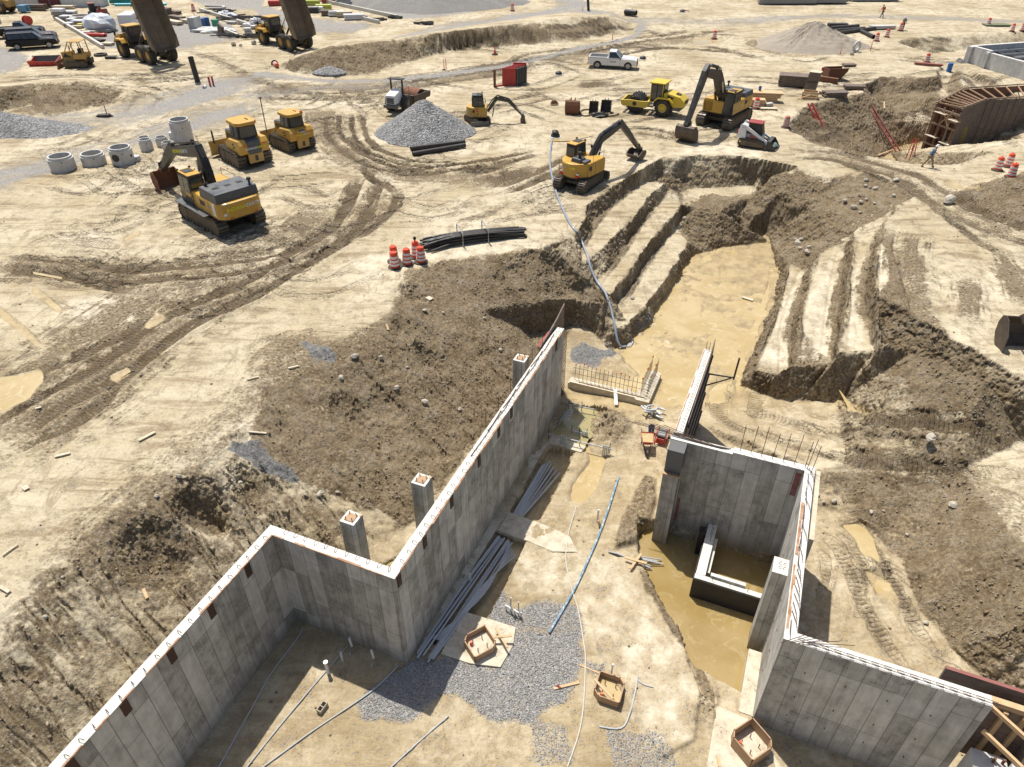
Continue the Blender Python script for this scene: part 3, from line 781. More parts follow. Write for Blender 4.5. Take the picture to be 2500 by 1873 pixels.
# cut banks: split their long quads 4 x 4 and break the faces up along their normals
zq = Z[quads]; fine = ((zq.max(1) - zq.min(1)) > .09) & (np.hypot(GX[i0], GY[i0]) < 100) & (GY[i0] > 7)
vfull = np.ones(NR * NC, bool); vfull[quads[~fine].ravel()] = False
K = 4; fq = quads[fine]; rr_, cc_ = np.divmod(fq[:, 0], NC)
ii, jj_ = np.meshgrid(np.arange(K + 1), np.arange(K + 1), indexing='ij'); ii = ii.ravel(); jj_ = jj_.ravel()
key = (rr_[:, None] * K + ii[None]) * (NC * K + 1) + (cc_[:, None] * K + jj_[None])
v_, u2 = ii / K, jj_ / K; Wt = np.stack([(1 - v_) * (1 - u2), (1 - v_) * u2, v_ * u2, v_ * (1 - u2)], 1)      # weights of the four corners
uk, first_i, inv = np.unique(key.ravel(), return_index=True, return_inverse=True)
qi, li = np.divmod(first_i, (K + 1) ** 2); C4 = fq[qi]; W4 = Wt[li]
bl = lambda arr: (arr[C4] * W4).sum(1)
fx, fy_, fz_ = bl(GX), bl(GY), bl(Z); mk = bl(vfull.astype(float)); mk = np.clip(mk * 1.5, 0, 1)
Zg = blur(Z, 3).reshape(NR, NC); gx_ = (np.gradient(Zg, axis=1) / np.maximum(np.gradient(Xg, axis=1), 1e-6)).ravel(); gy_ = (np.gradient(Zg, axis=0) / np.maximum(np.gradient(Yg, axis=0), 1e-6)).ravel()
nx_, ny2 = -bl(gx_), -bl(gy_); nl = np.sqrt(nx_ ** 2 + ny2 ** 2 + 1)
lf = bl(left)
d_ = .16 * fbm3(fx * .9, fy_ * .9, fz_ * .9, 201, 3) + .13 * (np.abs(fbm3(fx * 2.6, fy_ * 2.6, fz_ * 2.6, 211, 3)) - .2) * 1.4 + .05 * fbm3(fx * 8, fy_ * 8, fz_ * 8, 221, 2)
d_ += .07 * fbm3(fx * 4.2, fy_ * 4.2, fz_ * .7, 231, 2) * (1 - .5 * lf) + .05 * fbm3(fx * .5, fy_ * .5, fz_ * 4.5, 241, 2) * (1 - lf)
d_ *= mk
fx = fx + d_ * nx_ / nl; fy_ = fy_ + d_ * ny2 / nl; fz_ = fz_ + d_ / nl
base_n = len(co); fi = (base_n + inv).reshape(-1, (K + 1) ** 2)
sub = [(a * (K + 1) + b) for a in range(K) for b in range(K)]
newq = np.concatenate([np.stack([fi[:, s_], fi[:, s_ + 1], fi[:, s_ + K + 2], fi[:, s_ + K + 1]], 1) for s_ in sub])
co = np.concatenate([co, np.stack([fx, fy_, fz_], 1)]).astype(np.float32)
quads = np.concatenate([quads[~fine], newq]).astype(np.int32); nq = len(quads)
me = bpy.data.meshes.new('ground')
me.vertices.add(len(co)); me.vertices.foreach_set('co', co.ravel())
me.loops.add(nq * 4); me.loops.foreach_set('vertex_index', quads.ravel())
me.polygons.add(nq); me.polygons.foreach_set('loop_start', (np.arange(nq) * 4).astype(np.int32))
me.polygons.foreach_set('loop_total', np.full(nq, 4, np.int32))
me.polygons.foreach_set('use_smooth', np.ones(nq, bool))
me.update()
for nm, arr in ATT.items():
 a = me.attributes.new(nm, 'FLOAT', 'POINT'); a.data.foreach_set('value', np.concatenate([arr, bl(arr)]).astype(np.float32))
print('ground quads', nq)
gm, nt, bs = nodes('site_ground'); N = NT(nt)
P_ = N.pos()
dk = N.math('MULTIPLY', N.attr('soil_dark'), 1.25); gv = N.attr('stone'); wt = N.attr('wet'); pl = N.attr('pale'); cy = N.attr('clay'); ps = N.attr('print_s'); pt = N.attr('print_t'); pm = N.attr('print_m'); dp = N.attr('damp')
nb = N.noise(.15, 5, .62, P_); nm_ = N.noise(1.1, 7, .68, P_); nf = N.noise(7, 6, .68, P_); nff = N.noise(40, 3, .6, P_)
str_ = N.noise(.8, 7, .72, N.mapv(P_, (.2, 1.25, 1), (0, 0, rad(16))), 1.2)
st2 = N.noise(1.6, 6, .7, N.mapv(P_, (1.1, .3, 1), (0, 0, rad(-28))), 1.0)
sand = N.mix(N.ramp(nb, .36, .62), (.40, .327, .20), (.565, .492, .355))
sand = N.mix(N.ramp(nm_, .50, .64, 0, .8), sand, (.31, .243, .14))
sand = N.mix(N.math('MULTIPLY', N.ramp(str_, .50, .62), N.ramp(nb, .62, .40, .25, .9)), sand, (.21, .15, .083))
sand = N.mix(N.math('MULTIPLY', N.ramp(st2, .55, .64), N.ramp(nb, .38, .58, .1, .7)), sand, (.24, .178, .10))
sand = N.mix(N.ramp(nf, .55, .66, 0, .5), sand, (.20, .148, .085))
sand = N.mix(N.ramp(nf, .42, .34, 0, .45), sand, (.65, .59, .465))
palec = N.mix(N.ramp(nm_, .36, .62), (.67, .615, .485), (.49, .42, .295))
palec = N.mix(N.ramp(nf, .56, .68, 0, .6), palec, (.36, .285, .18))
c = N.mix(N.math('MULTIPLY', pl, .9), sand, palec)
c = N.mix(N.math('MULTIPLY', dp, N.ramp(nm_, .35, .6, .15, .8)), c, (.33, .245, .13))
soil = N.mix(N.ramp(nm_, .36, .64), (.15, .108, .06), (.26, .20, .122))
soil = N.mix(N.ramp(nf, .50, .63, 0, .65), soil, (.07, .049, .027))
soil = N.mix(N.ramp(nf, .36, .47, .55, 0), soil, (.37, .295, .185))
soil = N.mix(N.ramp(nb, .5, .68, 0, .35), soil, (.30, .235, .145))
soil = N.mix(N.math('MULTIPLY', pm, N.ramp(nm_, .3, .6, .9, .5)), soil, (.10, .072, .038))
# broken edge: noise decides where dark soil shows
kd = N.ramp(N.math('ADD', dk, N.math('MULTIPLY', N.math('SUBTRACT', N.math('ADD', N.math('MULTIPLY', nf, .5), N.math('MULTIPLY', nm_, .5)), .5), 2.6)), .22, .66)
c = N.mix(kd, c, soil)
cl = N.mix(N.ramp(nf, .4, .65), (.11, .11, .108), (.25, .24, .22))
c = N.mix(N.ramp(N.math('ADD', cy, N.math('MULTIPLY', N.math('SUBTRACT', nf, .5), 1.2)), .35, .6), c, cl)
# wet mud and water holes
wc = N.mix(N.ramp(nm_, .4, .62), (.46, .36, .195), (.34, .25, .125))
c = N.mix(N.math('MULTIPLY', N.ramp(N.math('ADD', wt, N.math('MULTIPLY', N.math('SUBTRACT', nm_, .5), 1.0)), .3, .75), .85), c, wc)
# stone: every pebble its own grey
vc = N.voro(24, P_, 'Color'); sepv = N.n('SeparateColor'); N.l(vc, sepv.inputs[0])
peb = N.mix(sepv.outputs[0], (.16, .156, .15), (.47, .455, .43))
peb = N.mix(N.math('MULTIPLY', N.ramp(sepv.outputs[1], .8, .95), .7), peb, (.34, .28, .2))
ks = N.ramp(N.math('ADD', gv, N.math('MULTIPLY', N.math('SUBTRACT', N.math('ADD', N.math('MULTIPLY', sepv.outputs[2], .5), N.math('MULTIPLY', nm_, .6)), .55), 1.9)), .34, .62)
ks = N.math('MULTIPLY', ks, N.ramp(str_, .56, .66, 1, .45))
c = N.mix(ks, c, peb)
# crawler and tyre prints: bars across the track
w1 = N.math('SINE', N.math('MULTIPLY', N.math('ADD', ps, N.math('MULTIPLY', N.math('ABSOLUTE', pt), .18)), 2 * math.pi / .21))
bars = N.math('MULTIPLY', N.math('MULTIPLY', N.ramp(w1, -.3, .5), pm), N.math('SUBTRACT', 1.0, ks))
c = N.mix(N.math('MULTIPLY', bars, N.ramp(nm_, .35, .65, .12, .55)), c, (.13, .092, .05))
N.l(c, bs.inputs['Base Color'])
rg = N.ramp(N.math('ADD', wt, N.math('MULTIPLY', N.math('SUBTRACT', nm_, .5), .8)), .35, .8, .95, .35)
N.l(rg, bs.inputs['Roughness']); bs.inputs['Specular IOR Level'].default_value = .25
h = N.math('ADD', N.math('MULTIPLY', nm_, .12), N.math('MULTIPLY', nf, .05))
h = N.math('ADD', h, N.math('MULTIPLY', nff, .008))
h = N.math('MULTIPLY', h, N.ramp(dk, 0, 1, .6, 1.9))
h = N.math('MULTIPLY', h, N.ramp(wt, .2, .8, 1, .22))
h = N.math('ADD', h, N.math('MULTIPLY', bars, .05))
vd = N.voro(24, P_)
h = N.math('ADD', h, N.math('MULTIPLY', N.math('MULTIPLY', N.math('SUBTRACT', 1.0, vd), ks), .05))
N.l(N.bump(h, 1.0, .9), bs.inputs['Normal'])
me.materials.append(gm)
ground = bpy.data.objects.new('ground', me); COL.objects.link(ground); tag(ground, kind='structure')
# ---------------------------------------------------------------- standing water
wm, nt, bs = nodes('muddy_water'); N = NT(nt); P_ = N.pos()
a = N.noise(.5, 5, .6, P_, .6); b2 = N.noise(2.2, 4, .6, P_)
wcol = N.mix(N.ramp(a, .38, .6), (.50, .39, .205), (.43, .32, .145))
N.l(N.mix(N.ramp(b2, .55, .75, 0, .35), wcol, (.50, .40, .22)), bs.inputs['Base Color'])
sc_n = N.noise(1.3, 6, .72, P_, 1.5)
N.l(N.mix(N.ramp(sc_n, .56, .62, 0, .5), bs.inputs['Base Color'].links[0].from_socket, (.60, .51, .33)), bs.inputs['Base Color'])
bs.inputs['Roughness'].default_value = .06; bs.inputs['Specular IOR Level'].default_value = .65
N.l(N.bump(N.noise(6, 2, .5, P_), .004), bs.inputs['Normal'])
gwm, nt, bs = nodes('murky_green_water'); N = NT(nt); P_ = N.pos()
a = N.noise(.9, 5, .6, P_, .6)
N.l(N.mix(N.ramp(a, .38, .62), (.30, .27, .13), (.40, .33, .16)), bs.inputs['Base Color'])
bs.inputs['Roughness'].default_value = .06
pwm = wm.copy(); pwm.name = 'deep_muddy_water'; nt = pwm.node_tree
for nd in nt.nodes:
 if nd.type == 'MIX':
  for i_ in (6, 7):
   if not nd.inputs[i_].is_linked: q_ = nd.inputs[i_].default_value; nd.inputs[i_].default_value = (q_[0] * .68, q_[1] * .64, q_[2] * .52, 1)
def sheet(name, pts, z, m=wm):
 o = MB().add([(p.x, p.y, z) for p in pts], [tuple(range(len(pts)))]).build(name, m)
 if o.data.polygons[0].normal.z < 0: o.data.flip_normals()
 return tag(o, kind='structure')
sheet('trench_water', L(-4.5, (1640, 1010), (1500, 960), (1470, 880), (1520, 840), (1590, 720), (1660, 560), (1900, 560), (1960, 660), (1920, 800), (1880, 980), (1790, 1030)), -4.49)
sheet('pit_water', [ST(2.6, 8.2, 0), ST(3.4, 12.28, 0), ST(10.86, 12.28, 0), ST(10.86, 6.6, 0), ST(8.5, 6.2, 0), ST(5.5, 6.6, 0)], -4.93, pwm)
sheet('column_pool', [p + (p - ST(3, -2, 0)) * .2 for p in pool[2:]] + [ST(.4, -5.0, 0), ST(.4, -.42, 0), ST(7.5, -.42, 0)], -4.3, gwm)
sheet('pit_puddle', [ST(10.2, 2.7, 0), ST(11.5, 2.4, 0), ST(13.5, 2.6, 0), ST(14.5, 2.4, 0), ST(14.4, 3.8, 0), ST(12, 4.0, 0), ST(10.2, 3.7, 0)], -4.525)
sheet('footing_pool', [ST(13.9, .45, 0), ST(17.9, .1, 0), ST(17.9, 3.0, 0), ST(16.8, 3.2, 0), ST(15.2, 2.3, 0), ST(14.0, 2.3, 0)], -4.56, gwm)
for P2, z in PUDDLES: sheet('puddle', P2, z)
# ---------------------------------------------------------------- materials of the works
def concrete(name, lo, hi, panel=True, stain=.35):
 m, nt, b = nodes(name); N = NT(nt); p = N.obj(); sp = N.n('SeparateXYZ'); N.l(p, sp.inputs[0])
 u = N.math('ADD', N.math('ADD', sp.outputs[0], sp.outputs[1]), 40.13)
 col = N.math('FLOOR', N.math('DIVIDE', u, .61))
 wn1 = N.n('TexWhiteNoise', noise_dimensions='1D'); N.l(col, wn1.inputs['W'])
 row = N.math('FLOOR', N.math('DIVIDE', N.math('ADD', N.math('ADD', sp.outputs[2], 10), N.math('MULTIPLY', N.math('GREATER_THAN', wn1.outputs['Value'], .55), .9)), 2.44))
 idn = N.math('ADD', N.math('MULTIPLY', col, 7.31), N.math('MULTIPLY', row, 3.77))
 wn2 = N.n('TexWhiteNoise', noise_dimensions='1D'); N.l(idn, wn2.inputs['W'])
 n1_ = N.noise(1.6, 7, .68, p, .4); n2_ = N.noise(14, 4, .6, p)
 n3_ = N.noise(2.0, 6, .7, N.mapv(p, (2.2, 2.2, .22)))
 f = N.math('MULTIPLY', wn2.outputs['Value'], .52) if panel else N.math('MULTIPLY', n1_, .5)
 f = N.math('ADD', f, N.math('MULTIPLY', N.math('SUBTRACT', n1_, .5), 1.25)); f = N.math('ADD', f, N.math('MULTIPLY', N.math('SUBTRACT', n3_, .5), 1.2))
 c = N.mix(N.ramp(f, -.15, .62), hi, lo)
 # blotchy release marks on some panels
 bl = N.math('MULTIPLY', N.ramp(n2_, .52, .6), N.math('MULTIPLY', N.ramp(n1_, .5, .62), N.math('GREATER_THAN', wn2.outputs['Value'], .35)))
 c = N.mix(N.math('MULTIPLY', bl, .8), c, tuple(x * .5 for x in lo))
 if panel:
  fr = N.math('FRACT', N.math('DIVIDE', u, .61)); e = N.math('MINIMUM', fr, N.math('SUBTRACT', 1, fr))
  seam = N.ramp(e, .012, .03, 1, 0)
  c = N.mix(N.math('MULTIPLY', seam, .6), c, tuple(x * .55 for x in lo))
  z2 = N.math('FRACT', N.math('DIVIDE', N.math('ADD', N.math('ADD', sp.outputs[2], 10), N.math('MULTIPLY', N.math('GREATER_THAN', wn1.outputs['Value'], .55), .9)), 2.44))
  c = N.mix(N.math('MULTIPLY', N.ramp(N.math('MINIMUM', z2, N.math('SUBTRACT', 1, z2)), .003, .008, 1, 0), .6), c, tuple(x * .55 for x in lo))
  N.l(N.bump(N.math('ADD', N.math('MULTIPLY', seam, -.6), N.math('MULTIPLY', n2_, .4)), .012), b.inputs['Normal'])
  # earth splashed on the foot of the walls
  mud = N.ramp(N.math('ADD', sp.outputs[2], N.math('MULTIPLY', n1_, .7)), -4.45, -3.3, .8, 0)
  c = N.mix(mud, c, (.27, .22, .14))
  # upward faces mixed towards near white: sunlit brightness put into the colour
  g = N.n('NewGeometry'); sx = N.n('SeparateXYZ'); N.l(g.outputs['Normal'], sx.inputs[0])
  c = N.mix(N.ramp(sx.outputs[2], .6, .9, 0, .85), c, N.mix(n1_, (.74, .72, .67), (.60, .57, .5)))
 else:
  N.l(N.bump(n2_, .01), b.inputs['Normal'])
 N.l(c, b.inputs['Base Color']); b.inputs['Roughness'].default_value = .85; b.inputs['Specular IOR Level'].default_value = .3
 return m
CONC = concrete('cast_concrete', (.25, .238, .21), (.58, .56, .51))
PALEC = concrete('pale_concrete', (.42, .36, .26), (.66, .60, .47), False)
GREYC = concrete('precast_concrete', (.46, .45, .425), (.60, .59, .56), False)
RUST = mat('rusty_steel', (.20, .085, .04), .85, 0, .6, (.10, .055, .035), 6)
RUSTW = mat('rust_stained_strip', (.33, .15, .06), .9, 0, .8, (.62, .52, .40), 3)
REBAR = mat('rebar_steel', (.085, .055, .04), .8, .2, .5, (.17, .08, .04), 9)
BLACKM = mat('black_membrane', (.018, .018, .02), .55, 0, .2, (.12, .10, .07), 4)
PVC = mat('white_pvc', (.78, .78, .75), .35, 0, .25, (.45, .38, .27))
CONDUIT = mat('grey_conduit', (.50, .52, .53), .4, 0, .2, (.42, .37, .28), 5)
BLUEP = None
def blue_pipe_mat():
 m, nt, b = nodes('blue_wrapped_pipe'); N = NT(nt); p = N.pos()
 n = N.noise(7, 5, .7, N.mapv(p, (1, .5, 1)))
 N.l(N.mix(N.ramp(n, .48, .60), (.16, .28, .38), (.58, .61, .60)), b.inputs['Base Color']); b.inputs['Roughness'].default_value = .4
 return m
BLUEP = blue_pipe_mat()
def wood_mat(name, a, b_, sc_=5, dirt=.3):
 m, nt, b = nodes(name); N = NT(nt); p = N.obj()
 n = N.noise(sc_, 6, .7, N.mapv(p, (1, 1, 4))); n2 = N.noise(1.4, 4, .6, p)
 c = N.mix(N.ramp(n, .35, .66), a, b_)
 N.l(N.mix(N.ramp(n2, .55, .75, 0, dirt), c, (.33, .27, .18)), b.inputs['Base Color']); b.inputs['Roughness'].default_value = .75
 return m
WOOD = wood_mat('lumber', (.60, .42, .24), (.50, .33, .17))
PLY = wood_mat('plywood', (.46, .30, .17), (.34, .21, .12), 3, .5)
OLDPLY = wood_mat('dark_form_plywood', (.14, .095, .075), (.21, .16, .13), 2, .45)
PALEW = wood_mat('weathered_board', (.62, .55, .42), (.48, .40, .28))
REDP = mat('red_paint', (.50, .03, .025), .45, 0, .3)
ORANGE = mat('safety_orange', (.86, .13, .03), .5, 0, .12)
DKST = mat('dark_steel', (.05, .05, .052), .55, .3, .35)
STEEL = mat('galvanised_steel', (.5, .52, .54), .35, .7, .3)
AW = A1                                                    # local x = along e1, local y = -e2
def frame_thing(name, label, cat, group=None):
 return thing(name, label, cat, (O2.x, O2.y, 0), AW, group)
def sb(mb, s0, s1, t0, t1, z0, z1):                        # box in wall coordinates
 return mb.box(((s0 + s1) / 2, -(t0 + t1) / 2, (z0 + z1) / 2), (s1 - s0, t1 - t0, z1 - z0))
def lp(s, t, z): return Vector((s, -t, z))
DEEP = -6.2; PLATE = mat('dark_rust_plate', (.06, .032, .022), .8, 0, .4, (.16, .07, .035), 6)
# ---------------------------------------------------------------- left foundation wall
LW = frame_thing('foundation_wall', 'long stepped concrete foundation wall with hooked rebar on its pale top, left of the pit', 'concrete wall')
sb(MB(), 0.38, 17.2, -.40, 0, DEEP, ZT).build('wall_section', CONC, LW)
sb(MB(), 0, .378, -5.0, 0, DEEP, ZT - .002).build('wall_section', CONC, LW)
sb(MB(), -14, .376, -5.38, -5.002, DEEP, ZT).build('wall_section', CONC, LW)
rw_ = random.Random(3)
def strip(parent, a, b, side, w=.05, h=.035, dz=0.0):
 """ragged rusty keyway strip along an inner top edge"""
 mb = MB(); a = Vector(a); b = Vector(b); n = max(int((b - a).length / .45), 2); d = (b - a) / n
 for i in range(n):
  if rw_.random() < .22: continue
  ww = w * rw_.uniform(.5, 1.35); p = a + d * i; q = a + d * (i + .98); m = (p + q) / 2 + Vector(side) * (ww / 2)
  mb.box(m + Vector((0, 0, h / 2 + dz)), ((abs(d.x) + ww if abs(d.x) < .01 else abs(d.x)), (abs(d.y) if abs(d.y) > .01 else ww), h))
 return mb.build('edge_strip', RUSTW, parent)
strip(LW, (.4, .03, ZT), (17.2, .03, ZT), (0, -1, 0), .06, .03, -.012)
strip(LW, (-.03, 4.96, ZT), (-.03, 0, ZT), (1, 0, 0), .06, .03, -.012)
strip(LW, (-14, 4.99, ZT), (0, 4.99, ZT), (0, 1, 0), .05, .03, -.012)
def hook(parent, s, t, z, ds, dt, h=.13, r=.011, L_=.16, name='rebar_hook'):
 d = Vector((ds, -dt, 0)); p = lp(s, t, z)
 pts = [p - Vector((0, 0, .1)), p + Vector((0, 0, h * .7)), p + d * L_ * .3 + Vector((0, 0, h)), p + d * L_ * .75 + Vector((0, 0, h * .95)), p + d * L_ + Vector((0, 0, h * .55))]
 return MB().tube(pts, r, 4).build(name, REBAR, parent)
for i in range(38): hook(LW, .75 + i * .44, -.2 + rw_.uniform(-.03, .03), ZT, rw_.uniform(-.4, .4), 1, .13, .011, .2)
for i in range(11): hook(LW, .2, -.35 - i * .43, ZT, 1, rw_.uniform(-.3, .3), .12, .011, .2)
for i in range(22): hook(LW, -.25 - i * .46, -5.19, ZT, rw_.uniform(-.3, .3), 1, .13, .011, .17)
for s in (.12, 1.95, 4.1, 6.6, 8.6, 10.0, 15.9): 
 sb(MB(), s, s + .24, .002, .03, ZT - .62, ZT - .02).build('embed_plate', PLATE, LW)
for s in (-1.55, -3.35, -5.1, -6.9, -8.7): 
 sb(MB(), s, s + .26, -5.0, -4.972, ZT - .60, ZT - .02).build('embed_plate', PLATE, LW)
for i, s in enumerate((6.5, 8.2, 9.9, 11.6, 13.3)):         # loose bars lying along the wall head
 o = MB().tube([ST(s, -.25 - .02 * i, ZT + .03), ST(s + 1.7, -.22 + .03 * (i % 2), ZT + .045), ST(s + 3.2, -.3, ZT + .03)], .014, 5).build('rebar', REBAR)
 tag(o, 'dark rebar lying lengthwise on the pale top of the long left concrete wall', 'rebar', 'loose rebar on the long wall')
for i in range(7): MB().cyl(lp(7 + i * 1.35, -.42, ZT - .3), lp(7 + i * 1.35, -.42, ZT + .7 + .15 * (i % 2)), .011, n=5).build('rebar_dowel', REBAR, LW)
# plywood form and bar cage beyond the far end of the long wall
FP = frame_thing('wall_form', 'tall dark plywood wall form standing past the far end of the long left wall', 'formwork')
MB().prism([(14.9, -5), (18.55, -5), (18.55, 1.25), (17.4, .95), (16.2, .78), (14.9, .7)], .47, .53).build('form_panel', OLDPLY, FP)
for z in (-3.6, -2.4, -1.2, 0): sb(MB(), 14.9, 18.5, -.62, -.535, z, z + .12).build('waler', PLY, FP)
sb(MB(), 14.9, 16.4, -.6, -.535, .62, .74).build('waler', REDP, FP)
CG = frame_thing('rebar_cage', 'upright black rebar cage between the end of the long wall and the plywood form', 'rebar cage')
for i in range(6): MB().cyl(lp(17.32 + i * .2, -.2, -4.5), lp(17.32 + i * .2, -.2, .35 + .1 * i), .014, n=5).build('rebar', REBAR, CG)
for k in range(17): MB().cyl(lp(17.22, -.2, -4.3 + k * .28), lp(18.42, -.2, -4.3 + k * .28), .011, n=5).build('tie_bar', REBAR, CG)
# ---------------------------------------------------------------- columns outside the left wall
def column(px, py, label, zt=.3, wd=.62, yaw=0, g='concrete columns behind the left wall'):
 p = U(px, py, zt)
 c = thing('concrete_column', label, 'column', (p.x, p.y, 0), AW + yaw, g)
 MB().box((0, 0, (zt + DEEP) / 2), (wd, wd, zt - DEEP)).build('shaft', CONC, c, bevel=.015)
 t = MB().box((0, 0, zt + .018), (wd * .62, wd * .62, .03)).build('template', PLY, c)
 for x in (-.14, .14):
  for y in (-.14, .14): MB().cyl((x, y, zt + .033), (x, y, zt + .16), .017, n=6).build('anchor_bolt', REBAR, t)
 MB().box((.24, -.25, zt + .016), (.18, .07, .025), .6).build('wood_scrap', WOOD, c)
column(857, 1264, 'concrete column with plywood template nearest the corner of the left wall, beside the green pool')
column(1029, 1171, 'middle concrete column with bolt template, standing behind the long left wall')
column(1272, 874, 'farthest concrete column with bolts on its top, near the far end of the long wall', .25)
# ---------------------------------------------------------------- right foundation walls round the flooded room
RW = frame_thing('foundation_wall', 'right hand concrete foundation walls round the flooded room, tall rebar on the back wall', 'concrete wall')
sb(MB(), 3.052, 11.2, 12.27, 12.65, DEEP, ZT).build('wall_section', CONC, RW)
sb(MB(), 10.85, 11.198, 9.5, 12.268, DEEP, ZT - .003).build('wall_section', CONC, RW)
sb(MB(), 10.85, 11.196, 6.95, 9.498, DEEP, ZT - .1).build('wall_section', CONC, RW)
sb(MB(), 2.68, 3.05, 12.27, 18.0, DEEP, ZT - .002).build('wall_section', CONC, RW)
sb(MB(), 10.02, 10.848, 6.97, 7.62, DEEP, -.75).build('pilaster', CONC, RW)
sb(MB(), 10.15, 10.845, 6.98, 7.66, -.748, ZT - .13).build('beam_pocket', mat('dark_grey_sheet', (.12, .125, .125), .7, 0, .3), RW)
sb(MB(), 9.98, 10.148, 6.95, 7.75, -.78, -.735).build('shelf_board', PLY, RW)
for t in (7.15, 7.3, 7.45, 7.6): hook(RW, 10.08, t, -.75, -.6, .2, .16, .012, .12)
sb(MB(), 6.05, 6.8, 11.75, 12.268, DEEP, -.3).build('pilaster', CONC, RW)
for s in (6.3, 6.5):
 for t in (11.95, 12.1): hook(RW, s, t, -.3, .4, .6, .1, .012, .12)
sb(MB(), 2.9, 5.6, 11.78, 12.268, -5.4, -4.32).build('footing_ledge', PALEC, RW)
sb(MB(), -2.5, 2.678, 11.4, 17.6, -5.4, -4.36).build('footing_pad', PALEC, RW)
sb(MB(), 7.2, 11.0, 12.70, 12.86, -1.2, ZT + .02).build('form_board', PALEW, RW)
sb(MB(), 2.9, 7.0, 12.655, 12.70, DEEP, ZT - .4).build('membrane', BLACKM, RW)
strip(RW, (3.1, -12.30, ZT), (9.0, -12.30, ZT), (0, -1, 0), .1, .012, -.004)
for i in range(7):
 t = 9.75 + i * .42; MB().cyl(lp(11.05, t, ZT - .2), lp(11.05 + rw_.uniform(-.03, .03), t + rw_.uniform(-.03, .05), ZT + 1.35 + .1 * (i % 3)), .013, n=5).build('rebar_dowel', REBAR, RW)
MB().cyl(lp(11.0, 12.35, ZT - .2), lp(11.05, 12.42, ZT + 1.5), .013, n=5).build('rebar_dowel', REBAR, RW)
MB().cyl(lp(10.7, 12.5, ZT - .2), lp(10.7, 12.55, ZT + 1.5), .013, n=5).build('rebar_dowel', REBAR, RW)
for i in range(22):                                        # bent dowels leaning along the head of the right wall
 s = 3.4 + i * .36; a = rw_.uniform(-.12, .12)
 MB().tube([lp(s, 12.42, ZT - .05), lp(s + .03, 12.42, ZT + .07), lp(s - .45, 12.5 + a, ZT + .14), lp(s - .62, 12.52 + a, ZT + .12)], .011, 4).build('rebar_hook', REBAR, RW)
for i in range(15):
 t = 12.7 + i * .35
 MB().tube([lp(2.85, t, ZT - .05), lp(2.85, t, ZT + .06), lp(2.80, t + .5, ZT + .1), lp(2.72, t + .52, ZT + .1), lp(2.74, t + .08, ZT + .06)], .011, 4).build('rebar_hook', REBAR, RW)
for i in range(4): MB().cyl(lp(2.45 + .1 * i, 12.2 + .25 * i, ZT + .06), lp(3.2, 13.1 + .4 * i, ZT + .09), .012, n=5).build('rebar', REBAR, RW)
for z in (-3.4, -2.2, -1.0):
 for s in (4.2, 5.5, 7.4, 8.8): MB().box(lp(s, 12.262, z), (.09, .03, .02)).build('tie_stub', REBAR, RW)
for z in (-.7, -2.1, -3.2):
 for t in (13.2, 14.4, 15.6, 16.8): MB().box(lp(2.675, t, z), (.03, .02, .09)).build('tie_stub', REBAR, RW)
REDST = mat('faded_red_mark', (.25, .07, .07), .85, 0, .7, (.33, .28, .24), 4)
sb(MB(), 10.846, 10.853, 12.0, 12.22, -.85, .4).build('red_mark', REDST, RW)
sb(MB(), 10.843, 10.85, 7.7, 7.82, -4.1, -2.7).build('red_mark', REDST, RW)
for i in range(6):
 o = MB().tube([ST(11.1 + .05 * i, 6.2 + .3 * i - 1.2, ZT + .05 + .012 * i), ST(11.0, 8 + .2 * i, ZT - .06), ST(11.1, 9.4, ZT - .05)], .014, 5).build('rebar', REBAR)
 tag(o, 'long dark rebar laid across the low end of the back wall of the flooded room', 'rebar', 'rebar laid over the back wall')
# white topped wall running away from the room
WW = frame_thing('foundation_wall', 'concrete wall with bright white top and a row of hooks, running from the room to the trench', 'concrete wall')
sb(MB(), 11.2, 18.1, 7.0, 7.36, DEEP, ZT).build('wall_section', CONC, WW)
strip(WW, (11.3, -7.02, ZT), (18, -7.02, ZT), (0, -1, 0), .05, .02, -.008)
for i in range(28): hook(WW, 11.45 + i * .24, 7.3, ZT, .3, -1, .07, .011, .12)
for t in (7.1, 7.25): MB().cyl(lp(18.0, t, ZT - .2), lp(18.05, t, ZT + .45), .013, n=5).build('rebar_dowel', REBAR, WW)
FR = frame_thing('wall_form', 'dark plywood form with a projecting walkway bracket on the white topped wall beside the trench', 'formwork')
MB().prism([(12.2, -4.6), (18.5, -4.6), (18.5, 1.0), (16.5, .62), (12.2, .45)], -7.43, -7.38).build('form_panel', OLDPLY, FR)
for z in (-3.4, -2.2, -1.0, .1): sb(MB(), 12.3, 18.3, 7.432, 7.50, z, z + .1).build('waler', DKST, FR)
MB().bar(lp(17.2, 7.5, -.2), lp(17.2, 8.7, -.1), .06).build('bracket', DKST, FR)
MB().bar(lp(17.2, 7.5, -.9), lp(17.2, 8.6, -.15), .05).build('bracket', DKST, FR)
MB().bar(lp(17.2, 8.7, -.2), lp(17.3, 8.75, 1.0), .09).build('guard_post', RUST, FR)
o = MB(); 
for i in range(5):
 o.add([lp(11.3 + .1 * i, 7.45 + .22 * i, -4.0 + .3 * ((i % 2))), lp(12.3, 7.45 + .22 * i, -3.2 - .12 * i), lp(12.5, 7.6 + .25 * i, -3.6 - .15 * i), lp(11.5, 7.7 + .2 * i, -4.3)], [(0, 1, 2, 3)])
o = o.build('membrane_roll', BLACKM); o.location = (O2.x, O2.y, 0); o.rotation_euler = (0, 0, AW); tag(o, 'crumpled black membrane in the corner behind the white topped wall', 'membrane')
